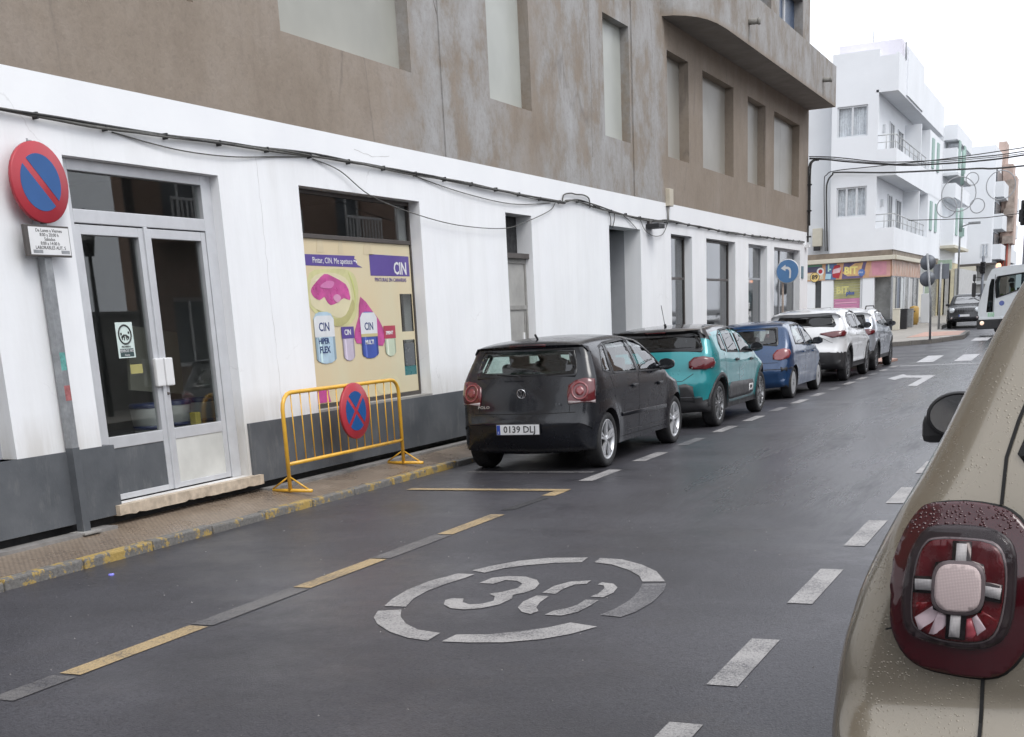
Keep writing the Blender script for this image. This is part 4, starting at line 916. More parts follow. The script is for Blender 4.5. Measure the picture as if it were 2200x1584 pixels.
# painted shop sign along the front
sg = thing('shop_sign', 'multicoloured BIT shop fascia sign with orange, pink and blue shapes', 'shop sign')
YS = Y0-.03
def fs(name, pts, m, lvl): 
    mb = MB(); mb.prism(pts, lambda a, b_: (a, YS-.004*lvl, b_), lambda a, b_: (a, YS-.004*lvl-.003, b_)); mb.build(name, m, sg)
def circ(cx, cz, r, n=20): return [(cx+r*cos(2*pi*i/n), cz+r*sin(2*pi*i/n)) for i in range(n)]
box('sign_board', plain('sign_orange', (.62, .30, .10), .5, var=.25, scale=2), sg, -4.6, -.45, YS, Y0, 2.75, 3.43)
fs('sign_panel', [(-1.35, 2.78), (-.46, 2.78), (-.46, 3.40), (-1.25, 3.42)], plain('sign_salmon', (.58, .26, .22), .5, var=.15, scale=2), 1)
fs('sign_panel', [(-1.20, 2.84), (-.62, 2.84), (-.62, 3.38), (-1.25, 3.40)], plain('sign_pink', (.60, .20, .28), .5, var=.12, scale=3), 2)
fs('sign_panel', [(-4.6, 2.8), (-3.3, 2.8), (-3.3, 3.1), (-4.6, 3.05)], plain('sign_cream', (.58, .50, .32), .5, var=.3, scale=4), 1)
fs('sign_panel', [(-4.6, 3.1), (-3.35, 3.12), (-3.35, 3.42), (-4.6, 3.4)], plain('sign_darkblue', (.05, .05, .12), .5, var=.2), 1)
fs('sign_stripe', [(-4.6, 3.33), (-3.35, 3.35), (-3.35, 3.42), (-4.6, 3.42)], plain('sign_green', (.06, .28, .16), .5, var=.1), 2)
fs('sign_panel', [(-3.2, 2.76), (-2.75, 2.76), (-2.72, 3.42), (-3.2, 3.42)], plain('sign_blue_mid', (.05, .14, .34), .5, var=.3, scale=4), 1)
fs('sign_disc', circ(-3.42, 3.13, .16), M_SWHITE, 3); fs('sign_disc', circ(-3.42, 3.13, .09), M_RED, 4)
fs('sign_disc', circ(-3.66, 2.90, .21), M_INK, 3); fs('sign_disc', circ(-3.66, 2.90, .19), plain('sign_yellow', (.75, .50, .05), .5, var=.06), 4)
text('lettering', '89', .26, M_INK, sg, facing_my(-3.66, YS-.02, 2.90), bold=.01)
fs('sign_shape', [(-3.22, 2.80), (-2.98, 2.78), (-2.94, 3.0), (-3.18, 3.02)], plain('sign_pale_blue', (.30, .58, .72), .5, var=.1), 3)
fs('sign_shape', [(-3.10, 3.1), (-3.04, 3.1), (-3.04, 3.16), (-2.96, 3.16), (-2.96, 3.22), (-3.04, 3.22), (-3.04, 3.42), (-3.10, 3.42)], plain('sign_mint', (.45, .72, .60), .5, var=.1), 3)
fs('sign_shape', [(-2.88, 2.85), (-2.62, 2.80), (-2.52, 3.1), (-2.60, 3.36), (-2.82, 3.34), (-2.92, 3.1)], M_RED, 3); fs('sign_shape', [(-2.9, 3.0), (-2.58, 3.04), (-2.52, 3.26), (-2.86, 3.18)], plain('sign_rose', (.70, .45, .50), .5, var=.1), 4)
fs('sign_panel', [(-2.5, 2.76), (-1.62, 2.76), (-1.45, 3.42), (-2.42, 3.42)], plain('sign_purple', (.12, .08, .22), .5, var=.3, scale=3), 1)
fs('sign_shape', [(-2.5, 3.02), (-2.25, 2.86), (-1.75, 2.86), (-1.6, 3.40), (-1.95, 3.38)], plain('sign_amber', (.66, .36, .08), .5, var=.2, scale=4), 2)
text('lettering', 'BIT', .42, plain('sign_yellow_letter', (.80, .66, .06), .5, var=.05), sg, facing_my(-2.12, YS-.016, 3.08), bold=.018, sx=.95)
fs('sign_shape', circ(-1.66, 2.98, .15, 12), plain('sign_royal', (.05, .16, .50), .5, var=.1), 4); text('lettering', 'plus', .13, M_SWHITE, sg, facing_my(-1.70, YS-.02, 3.0))
# roller shutter with the same mark, and the shop window lettering
sh = thing('painted_shutter', 'shop shutter painted olive above and pink below with a BIT mark', 'shutter')
YS = Y0+.1
mb = MB()
M_OL = plain('shutter_olive', (.34, .33, .10), .5, var=.25, scale=2); M_PK = plain('shutter_pink', (.58, .16, .36), .5, var=.12, scale=2)
for i in range(17):
    z0_ = .95+i*.11
    o_ = box('slat', M_PK if z0_ < 1.85 else M_OL, sh, -2.86, -1.72, YS-.01, YS+.03, z0_, z0_+.1)
for zz in (1.74, 1.52, 1.32): 
    mb = MB(); mb.box(-2.8, -1.85, YS-.014, YS-.011, zz, zz+.035); mb.build('pale_stripe', plain('stripe_pale_pink', (.72, .45, .55), .5, var=.05), sh)
text('lettering', 'BIT', .42, plain('mark_yellow', (.60, .56, .10), .5, var=.05), sh, facing_my(-2.48, YS-.016, 2.28), bold=.015, sx=.9)
text('lettering', 'plus', .22, plain('mark_blue', (.04, .10, .38), .5, var=.05), sh, facing_my(-2.14, YS-.02, 2.16), bold=.01)
mb = MB(); mb.box(-2.87, -2.86+.02, YS-.05, YS, .9, 2.8); mb.box(-1.72, -1.64, YS-.05, YS, .9, 2.8); mb.build('guide_rail', M_FRW, sh)
text('lettering', 'LA', .2, plain('mark_yellow2', (.65, .58, .12), .5, var=.05), cb, facing_my(-3.85, Y0+.09, 1.35), bold=.01)
# air conditioner box on the recessed wall
acb = thing('meter_cabinet', 'cream wall cabinet on the recessed side of the white corner building', 'cabinet'); mb = MB(); mb.bevbox(-3.86, -3.45, Y0+.3, Y0+.549, 4.2, 4.95, b=.02); mb.build('cabinet_body', M_CREAMT, acb); box('cabinet_vent', M_BLACK, acb, -3.8, -3.5, Y0+.29, Y0+.3, 4.02, 4.2)

# ------------------------------------------------------------------ second block with paired balconies, and those beyond
ab = thing('balcony_apartments', 'narrow white block with stacked box balconies beyond the corner building', 'building')
mb = MB(); mb.box(-12, -.36, 76, 88.5, 3.8, 10.6); mb.build('front_wall', M_FW, ab); box('ground_wall', plain('wall_yellowish', (.52, .46, .30), .7, var=.15), ab, -12, -.38, 75.9, 88.4, .5, 3.8)
for x_, m_ in ((-.30, 0), (-.02, 1), (.26, 0), (.48, 1)): box('pier', (plain('pier_cream', (.60, .55, .40), .7, var=.1), M_TILEW)[m_], ab, x_, x_+.2, 76.2, 88.4, .5, 3.3)
for (z0_, z1_) in ((4.0, 5.95), (7.75, 9.55)):
    b_ = bpy.data.objects.new('balcony', None); COL.objects.link(b_); b_.parent = ab
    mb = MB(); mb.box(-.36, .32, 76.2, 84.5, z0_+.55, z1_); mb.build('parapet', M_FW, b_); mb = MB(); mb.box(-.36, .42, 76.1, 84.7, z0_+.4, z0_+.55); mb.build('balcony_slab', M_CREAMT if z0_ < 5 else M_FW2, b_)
for z_ in (7.0, 9.95):
    mb = MB(); mb.box(-.36, .33, 76.1, 85, z_, z_+.14); mb.box(.2, .33, 76.1, 85, z_+.14, z_+.75); mb.box(-.36, .2, 76.1, 76.2, z_+.14, z_+.75); mb.build('canopy', M_FW, ab)
box('pharmacy_sign', plain('sign_green_pale', (.30, .44, .30), .5, var=.15), ab, -.3, .42, 74.9, 75.1, 3.25, 3.75)
for (zz, yy) in ((5.1, 77.0), (8.6, 77.0), (5.1, 80), (8.6, 80)): box('shutter', M_GREENSH, ab, .32, .36, yy, yy+1.1, zz, zz+1.4)
fb = thing('white_apartments', 'plain white block closing the street behind the jeep, with side balconies', 'building')
mb = MB(); mb.box(-.90, 1.22, 92, 118, 3.8, 11.1); mb.build('front_wall', M_FW, fb)
mb = MB(); mb.box(-6, 1.6, 91.4, 92.0, 3.72, 3.86); mb.build('canopy', M_DKFR, fb)
box('awning', M_CREAMT, fb, -1.15, .38, 91.0, 91.9, 2.9, 3.7); box('shop_front', M_DARKROOM, fb, -6, 1.5, 92.1, 118, .6, 3.8); box('shop_beam', M_FRW, fb, -1.1, 1.1, 91.8, 92.1, 2.55, 2.75)
for z_ in (4.1, 6.0, 8.0):
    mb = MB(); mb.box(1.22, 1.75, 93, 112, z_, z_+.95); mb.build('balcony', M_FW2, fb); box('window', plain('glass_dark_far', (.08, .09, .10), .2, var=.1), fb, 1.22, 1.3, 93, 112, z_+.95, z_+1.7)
fwindow(fb, .6, 1.05, 4.25, 5.1, 91.9, 2, False); 
tb = thing('terracotta_building', 'tall reddish terracotta building with a stepped top at the end of the street', 'building')
M_TERR = plain('terracotta_render', (.47, .36, .31), .8, var=.18, scale=1.5); M_TERR2 = plain('terracotta_stone', (.36, .30, .26), .85, var=.35, scale=3)  # terracotta made paler and pinker, far haze put into its colour
mb = MB(); mb.box(1.32, 1.95, 98, 101, 1.2, 10.4); mb.box(.95, 1.45, 98.2, 101, 9.6, 11.9); mb.box(1.78, 2.2, 98.3, 101, 5.2, 9.6); mb.build('front_wall', M_TERR, tb)
box('stone_wall', M_TERR2, tb, 1.6, 2.15, 97.9, 101, 6.0, 9.4)
for x_ in (1.42, 1.62, 1.82): box('column', plain('column_red', (.42, .10, .07), .6, var=.1), tb, x_, x_+.09, 97.8, 97.95, 3.6, 5.3)
for i, z_ in enumerate((5.2, 7.0)): 
    mb = MB(); mb.box(1.5, 2.2, 97.5, 98, z_, z_+.5); mb.build('balcony', M_TERR2, tb)
pb = thing('pale_buildings', 'pale cream building low at the far right end of the street', 'building')
mb = MB(); mb.box(2.0, 9, 125, 140, 1.0, 6.6); mb.build('front_wall', plain('wall_pale_cream', (.60, .58, .52), .8, var=.1), pb)
for i in range(4):
    for j in range(3): box('window', plain('glass_dark_far', (.08, .09, .10), .2, var=.1), pb, 2.4+i*1.2, 3.0+i*1.2, 124.9, 125.0, 2.9+j*1.25, 3.6+j*1.25)
pb2 = thing('grey_tower', 'pale grey block rising behind the terracotta building', 'building'); mb = MB(); mb.box(2.2, 5.2, 145, 160, 1, 11.6); mb.build('front_wall', M_FW2, pb2)
for j in range(5): box('window', plain('glass_dark_far', (.08, .09, .10), .2, var=.1), pb2, 2.5, 4.4, 144.9, 145, 3.2+j*1.7, 3.9+j*1.7)
# right-hand side of the street (mirrored in the shop glass)
ob_ = thing('salmon_building', 'salmon rendered building with white railed balconies across the street', 'building')
YQ = 24.9
M_SAL = plain('salmon_render', (.29, .20, .155), .85, var=.1, scale=.8)
hw = [(y_, y_+1.5, z_, z_+1.7) for y_ in (26.3, 30, 34.5, 39, 43.5, 48) for z_ in (1.0, 4.2, 7.2)]
mb = MB(); wall_cells(mb, 'x', 13.0, 13.3, YQ, 52, .1, 10.5, hw); mb.quad((13, YQ, .1), (22, 40, .1), (22, 40, 10.5), (13, YQ, 10.5)); mb.quad((13, YQ, 10.5), (13, 52, 10.5), (22, 52, 10.5), (22, 40, 10.5)); mb.build('front_wall', M_SAL, ob_)
mb = MB(); mb.box(12.94, 13.0, YQ, YQ+.3, .1, 10.5); mb.build('corner_strip', plain('strip_dark', (.08, .07, .065), .8, var=.1), ob_)
for (a, c, z0_, z1_) in hw:
    w = bpy.data.objects.new('window', None); COL.objects.link(w); w.parent = ob_
    mb = MB(); 
    for q in ((a, a+.1, z0_, z1_), (c-.1, c, z0_, z1_), (a+.1, c-.1, z0_, z0_+.1), (a+.1, c-.1, z1_-.1, z1_), ((a+c)/2-.05, (a+c)/2+.05, z0_+.1, z1_-.1)): mb.box(13.1, 13.16, q[0], q[1], q[2], q[3])
    mb.build('window_frame', M_SWHITE, w); box('pane', plain('glass_dark_far', (.08, .09, .10), .2, var=.1), w, 13.12, 13.14, a+.1, c-.1, z0_+.1, z1_-.1)
    if z0_ > 3:
        mb = MB(); mb.box(12.45, 12.5, a-.3, c+.3, z0_+.75, z0_+.82); mb.box(12.45, 12.5, a-.3, c+.3, z0_-.1, z0_-.03)
        for i in range(12): mb.box(12.46, 12.49, a-.3+i*.187, a-.3+i*.187+.05, z0_-.03, z0_+.75)
        mb.build('balcony_railing', M_SWHITE, ob_); box('balcony_slab', M_SAL, ob_, 12.4, 13.0, a-.35, c+.35, z0_-.22, z0_-.1)
ob2 = thing('low_garden_wall', 'long grey wall on the right hand pavement behind the camera', 'wall'); mb = MB(); mb.box(12.8, 13.1, -12, 24.7, .1, 2.3); mb.build('wall_body', M_CONC, ob2); box('coping', M_CONC, ob2, 12.75, 13.15, -12, 24.7, 2.3, 2.38)
for (nm_, a_) in (('unseen dark block added on the right hand side of the street behind the camera', (13.0, 24, -62, -12.5, .1, 9.5)), ('unseen dark block added on the left hand side of the street behind the camera', (-9, -.2, -62, -8.5, .1, 8.5)), ('unseen dark block added to close the street far behind the camera', (-9, 24, -75, -63, .0, 11))):
    t_ = thing('unseen_street_block', nm_, 'building'); mb = MB(); mb.box(*a_); mb.build('walls', plain('unseen_block_dark', (.13, .13, .135), .85, var=.15, scale=.6), t_)  # unseen blocks, added dark to cut sky light and darken car paint reflections
    if a_[0] == 13.0:
        for i in range(8): box('window', plain('glass_dark_far', (.08, .09, .10), .2, var=.1), t_, 12.95, 13.02, -58+i*5.6, -56+i*5.6, 4.2, 6)
lp = thing('wall_lantern_post', 'black lantern street lamp on the right hand pavement', 'street lamp', (11.2, 21.5, .14))
mb = MB(); mb.tube([(0, 0, 0), (0, 0, 3.3)], .05, 10, rs=[.07, .04]); mb.build('post', M_BLACK, lp)
mb = MB(); mb.lathe([(.10, 3.3), (.18, 3.8), (.2, 3.82), (.12, 4.0), (.03, 4.1), (.02, 4.25), (0, 4.27)], 6, smooth=False); mb.build('lantern', M_BLACK, lp); mb = MB(); mb.lathe([(.105, 3.36), (.178, 3.77)], 6, smooth=False); mb.build('lantern_glass', plain('lantern_glass', (.5, .5, .48), .2, var=.05), lp)

# ------------------------------------------------------------------ signs and street furniture
def disc_sign(parent, M, R, cross=False):
    mb = MB(); mb.lathe([(0, 0), (R, 0), (R, .025), (R-.006, .03), (0, .03)], 40, M=M); mb.build('sign_plate', M_RED, parent)
    mb = MB(); r = R*.70
    n = 44
    if not cross:
        w = R*.10; a0 = math.asin(w/r)
        for s_ in (0, 1):
            pts = [(r*cos(a0+(pi-2*a0)*i/n+pi*s_), r*sin(a0+(pi-2*a0)*i/n+pi*s_)) for i in range(n+1)]
            rot = -pi/4
            pts = [(x*cos(rot)-y*sin(rot), x*sin(rot)+y*cos(rot)) for x, y in pts]
            mb.prism(pts, lambda a, b_: M @ Vector((a, b_, .030)), lambda a, b_: M @ Vector((a, b_, .0325)))
    else:
        w = R*.075; a0 = math.asin(w/r); c0 = w/sin(pi/4)
        for s_ in range(4):
            A0, A1 = pi/4+a0+s_*pi/2, 3*pi/4-a0+s_*pi/2
            pts = [(c0*cos(pi/2+s_*pi/2), c0*sin(pi/2+s_*pi/2))]+[(r*cos(A0+(A1-A0)*i/14), r*sin(A0+(A1-A0)*i/14)) for i in range(15)]
            mb.prism(pts, lambda a, b_: M @ Vector((a, b_, .030)), lambda a, b_: M @ Vector((a, b_, .0325)))
    mb.build('blue_field', M_BLUE, parent)
ns = thing('no_parking_sign', 'round red and blue no parking sign with one slash on a grey square pole', 'road sign', (.0, 7.97, .14))
Mx = Matrix.Translation((.02, 0, 2.74)) @ on_x(0)
disc_sign(ns, Mx, .30)
box('pole', M_STEEL, ns, -.055, .015, -.04, .04, 0, 3.02, bev=.006)
mb = MB(); mb.lathe([(0, 3.025), (.012, 3.025), (.012, 3.05), (0, 3.05)], 8); mb.tube([(0, -.03, 3.03), (0, -.03, 3.06)], .008, 6); mb.build('pole_cap', M_STEEL, ns)
pt = bpy.data.objects.new('hours_plate', None); COL.objects.link(pt); pt.parent = ns
box('plate_back', M_DKFR, pt, .018, .045, -.245, .235, 2.19, 2.425, bev=.004); box('plate_face', M_SWHITE, pt, .045, .0475, -.205, .225, 2.205, 2.41)
for i, t_ in enumerate(('De Lunes a Viernes', '8:00 a 20:00 h', 'Sabados', '8:00 a 14:00 h', 'LABORABLES AUT. S')): text('lettering', t_, .036, M_INK, pt, Matrix.Translation((.0478, .01, 2.385-i*.032)) @ on_x(0), sx=1.0)
box('small_emblem', M_STEEL, pt, .0476, .0482, -.18, -.08, 2.215, 2.24); box('small_emblem', M_STEEL, pt, .0476, .0482, .12, .21, 2.215, 2.24)
mb = MB()
for (z_, m2) in ((1.35, 0), (1.25, 1), (.95, 2)): pass
box('pole_sticker', plain('sticker_teal', (.12, .35, .32), .6, var=.3, scale=30), ns, .0151, .0158, -.03, .03, 1.32, 1.46); box('pole_sticker', plain('sticker_red', (.35, .12, .12), .6, var=.3, scale=30), ns, .0151, .0158, -.03, .035, 1.08, 1.2)
# dark painted foot of the pole
mb = MB(); mb.box(-.056, .0165, -.0415, .0415, .0, .7); mb.build('painted_foot', M_PLINTH, ns)
mb = MB(); mb.bevbox(-.09, .08, -.10, .10, -.01, .012, b=.005); mb.build('pole_base', M_CONC, ns)
# crowd barrier
ba = thing('crowd_barrier', 'yellow tubular steel barrier standing on the pavement', 'barrier', (.26, 0, .105))
ya, yb = 10.62, 13.0
fr = [(0, ya, 0), (0, ya, .82)]+[(0, ya+.16*(1-cos(t)), .82+.16*sin(t)) for t in (pi/8, pi/4, 3*pi/8, pi/2)]
fr += [(0, yb-.16*(1-cos(t)), .82+.16*sin(t)) for t in (pi/2, 3*pi/8, pi/4, pi/8)]+[(0, yb, .82), (0, yb, 0)]
mb = MB(); mb.tube(fr, .021, 12); mb.build('tube_frame', M_YEL, ba)
mb = MB(); mb.tube([(0, ya, .28), (0, yb, .28)], .019, 10); mb.build('lower_rail', M_YEL, ba)
mbar = None
for i in range(13):
    yy = ya+.17+i*(yb-ya-.34)/12
    if mbar is None: mb = MB(); mb.tube([(0, 0, .28), (0, 0, .98)], .0065, 6); mbar = mb.mesh('bar'); mbar.materials.append(M_YEL)
    o_ = bpy.data.objects.new('bar', mbar); COL.objects.link(o_); o_.parent = ba; o_.location = (0, yy, 0); o_.rotation_euler = (rw.uniform(-.012, .012), 0, 0)
for yy in (ya, yb):
    mb = MB(); mb.tube([(-.26, yy, .018), (.26, yy, .018)], .018, 8); mb.tube([(-.22, yy, .03), (0, yy, .16)], .009, 6); mb.tube([(.22, yy, .03), (0, yy, .16)], .009, 6); mb.build('foot', M_YEL, ba)
bs = thing('no_stopping_sign', 'round red and blue no stopping sign with a cross hung on the yellow barrier', 'road sign')
disc_sign(bs, Matrix.Translation((.26+.025, 11.93, .81)) @ on_x(0), .30, True)
# blue arrow sign
bl_ = thing('turn_left_sign', 'round blue sign with a white left turn arrow before the far shop windows', 'road sign', (.38, 33.5, .14))
mb = MB(); mb.tube([(-.13, .05, 0), (-.13, .05, 2.7)], .028, 8); mb.build('pole', plain('pole_brownish', (.30, .24, .2), .6, var=.15), bl_)
MS = facing_my(0, 0, 2.42)
mb = MB(); mb.lathe([(0, 0), (.30, 0), (.30, .02), (0, .021)], 36, M=MS); mb.build('sign_plate', plain('sign_rim', (.60, .62, .64), .4, var=.05), bl_)
mb = MB(); mb.lathe([(.28, .022), (0, .0225)], 36, M=MS); mb.build('blue_field', plain('sign_blue_faded', (.10, .22, .42), .4, var=.06), bl_)
ar = [(.045, -.17), (.085, -.17), (.095, .0), (.075, .07), (.02, .11), (-.05, .115), (-.05, .165), (-.17, .08), (-.05, .005), (-.05, .055), (.01, .05), (.04, .02), (.05, -.03)]
mb = MB(); mb.prism(ar, lambda a, b_: MS @ Vector((a, b_, .023)), lambda a, b_: MS @ Vector((a, b_, .026))); mb.build('arrow', M_SWHITE, bl_)
# two signs seen from behind at the far corner
M_BACK = plain('sign_back_grey', (.16, .175, .20), .5, .3, var=.1)
s1 = thing('sign_post', 'grey post with two round signs seen from behind at the far corner', 'road sign', (2.42, 47.4, gz(47.4)+.14))
Sx = 48/58.0
mb = MB(); mb.tube([(0, 0, 0), (-.03, 0, 1.4), (-.2, 0, 2.9)], .04, 8); mb.build('pole', M_STEEL, s1)
for zz, rr_ in ((2.60, .26), (2.06, .26)):
    mb = MB(); mb.lathe([(0, 0), (rr_, 0), (rr_, .02), (0, .021)], 28, M=facing_my(-.17, .06, zz)); mb.build('sign_plate', M_BACK, s1)
s2 = thing('square_sign_post', 'grey post with a square sign seen from behind beside the parked jeep', 'road sign', (1.75, 56.6, gz(56.6)+.14))
mb = MB(); mb.tube([(0, 0, 0), (.0, 0, 2.65)], .045, 8); mb.build('pole', M_STEEL, s2); mb = MB(); mb.bevbox(-.30, .32, .05, .07, 2.0, 2.6, b=.01); mb.build('sign_plate', M_BACK, s2)
# street lamp, traffic lights
la = thing('street_lamp', 'slim green street lamp with a grey arm above the far pavement', 'street lamp', (1.22, 70, gz(70)+.14))
mb = MB(); mb.tube([(0, 0, 0), (0, 0, 8.0)], .05, 8, rs=[.06, .03]); mb.build('pole', M_STEEL, la); mb = MB(); mb.tube([(0, 0, 6.4), (0, 0, 8.0)], .085, 8); mb.tube([(.02, 0, 4.2), (.02, 0, 5.3)], .09, 8); mb.box(-.05, .2, -.05, .05, 3.95, 4.35); mb.build('green_sleeve', M_GREENSH, la)
mb = MB(); mb.tube([(0, 0, 4.4), (.4, 0, 4.52), (.8, 0, 4.56)], .03, 6); mb.bevbox(.38, .95, -.12, .12, 4.5, 4.62, b=.03); mb.build('lamp_head', M_STEEL, la)
def tlight(loc, zc, label, k_=1.0):
    t = thing('traffic_light', label, 'traffic light', loc); mb = MB(); mb.tube([(0, 0, 0), (0, 0, zc+.5)], .06, 8); mb.build('pole', M_BACK, t)
    mb = MB(); mb.bevbox(-.22*k_, .22*k_, -.32*k_, -.02, zc-.5*k_, zc+.5*k_, b=.05*k_); mb.build('housing', M_BLACK, t)
    for k in range(3): mb = MB(); mb.lathe([(.13, 0), (.15, .1), (.13, .12)], 14, M=facing_my(0, -.32*k_, zc+(.3-k*.3)*k_) @ Matrix.Scale(k_, 4)); mb.build('lens_hood', M_BLACK, t)
    mb = MB(); mb.bevbox(-.30*k_, -.02, -.1*k_, .2*k_, zc-.35*k_, zc+.15*k_, b=.05*k_); mb.build('side_housing', M_BLACK, t)
tlight((4.75, 60, gz(60)), 4.6, 'dark traffic light at the right edge above the truck')
tlight((2.98, 62, gz(62)), 2.5, 'dark low traffic light between the jeep and the truck cab', .5)
# Christmas hoops hung over the street
hp = thing('hoop_decoration', 'unlit wire hoops of a street decoration hanging from a cable', 'decoration')
M_HOOP = plain('hoop_wire', (.32, .33, .34), .6, var=.1)
for (x, z, r) in ((1.82, 6.13, .72), (1.33, 5.62, .42), (2.62, 5.58, .30), (2.36, 6.72, .26), (3.55, 6.35, .60)):
    mb = MB(); mb.torus((x, 62, z), r, .022, 30, 5, M=Matrix.Rotation(pi/2, 4, 'X') @ Matrix.Rotation(.2, 4, 'Y')); mb.build('hoop', M_HOOP, hp)
mb = MB(); mb.tube([(-.3, 62, 5.2), (1.2, 62, 5.12), (3.0, 62, 5.05), (5, 62, 5.15), (9, 62, 5.4)], .018, 5); mb.build('support_wire', M_CABLE, hp)
# things on the far pavement
pi_ = thing('postbox', 'yellow postbox by the shop wall on the far corner pavement', 'postbox', (-.05, 63.2, gz(63.2)+.14)); mb = MB(); mb.lathe([(0, 0), (.18, 0), (.18, .08), (.22, .1), (.22, .74), (.18, .82), (0, .86)], 16); mb.build('body', plain('post_yellow', (.46, .29, .08), .5, var=.12), pi_); box('slot', M_DKFR, pi_, -.08, .08, -.23, -.21, .58, .63)
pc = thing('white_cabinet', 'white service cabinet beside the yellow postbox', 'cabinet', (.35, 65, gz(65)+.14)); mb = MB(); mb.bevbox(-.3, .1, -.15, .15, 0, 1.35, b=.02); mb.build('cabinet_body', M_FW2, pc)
for i, (x, y_, lab, m_, h_) in enumerate(((-.10, 57.6, 'low cream bollard block at the shop corner', M_CREAMT, .85), (.10, 58.5, 'dark bin standing close to the shop corner', M_BLACK, .8), (.14, 60.2, 'grey bin halfway along the shop side', M_STEEL, .75))):
    t = thing('bollard' if i == 0 else 'litter_bin', lab, 'bollard' if i == 0 else 'bin', (x, y_, gz(y_)+.14)); mb = MB(); mb.bevbox(-.14, .14, -.14, .14, 0, h_, b=.03); mb.build('body', m_, t); mb = MB(); mb.bevbox(-.155, .155, -.155, .155, h_, h_+.05, b=.02); mb.build('lid', m_, t)
# ------------------------------------------------------------------ cars
M_TYRE = plain('tyre_rubber', (.022, .022, .023), .75, var=.2, scale=14)
M_RIM = plain('alloy_silver', (.66, .67, .69), .32, .6, var=.06)
M_RIMD = plain('alloy_dark', (.10, .10, .105), .35, .6, var=.06)
M_BRAKE = plain('brake_dark', (.03, .03, .032), .7, var=.1)
M_TRIM = plain('black_plastic', (.028, .028, .03), .55, var=.15)
M_TRIMG = plain('grey_plastic', (.06, .06, .063), .6, var=.15)
M_CHR = plain('chrome', (.75, .76, .78), .12, 1, var=0)
M_MIRR = plain('mirror_silvering', (.30, .31, .33), .08, 1, var=0)
M_FRIT = plain('glass_black_edge', (.008, .008, .009), .15, var=0)
M_SEAT = plain('seat_fabric', (.045, .048, .05), .9, var=.15)
M_PLATE = plain('plate_white', (.70, .71, .72), .4, var=.04)
M_EUB = plain('plate_blue', (.02, .06, .35), .4, var=0)
M_SEAM = plain('panel_gap', (.006, .006, .006), .8, var=0)
M_GCAR = glass('car_glass', (.50, .60, .57), .07)
M_GDRK = glass('car_glass_tinted', (.10, .11, .12), .07)
def lampmat(name, c, rough=.12):
    if name in MATS: return MATS[name]
    s = NT(name); w = s.n('ShaderNodeTexWave', i_Scale=38.0, wave_type='BANDS', bands_direction='Z'); s.l(s.tc.outputs['Object'], w.inputs['Vector'])
    s.col(s.mix(w.outputs['Fac'], tuple(x*.7 for x in c), c)); s.rough(.25); s.b.inputs['Coat Weight'].default_value = 1; s.b.inputs['Coat Roughness'].default_value = .04
    MATS[name] = s.m; return s.m
M_LRED = lampmat('lamp_red', (.12, .004, .008)); M_LPINK = lampmat('lamp_pale_red', (.25, .04, .045)); M_LWHT = lampmat('lamp_clear', (.42, .36, .36))

def catmull(P, step=.05):
    out = []
    n = len(P)
    for i in range(n-1):
        p0 = P[max(i-1, 0)]; p1 = P[i]; p2 = P[i+1]; p3 = P[min(i+2, n-1)]
        d = sqrt((p2[0]-p1[0])**2+(p2[1]-p1[1])**2); k = max(1, round(d/step))
        for q in range(k):
            t = q/k
            out.append(tuple(.5*((2*b)+(c-a)*t+(2*a-5*b+4*c-e)*t*t+(3*b-a-3*c+e)*t**3) for a, b, c, e in zip(p0, p1, p2, p3)))
    out.append(tuple(P[-1])); return out

def sm(a, b, x): t = min(1, max(0, (x-a)/(b-a))); return t*t*(3-2*t)

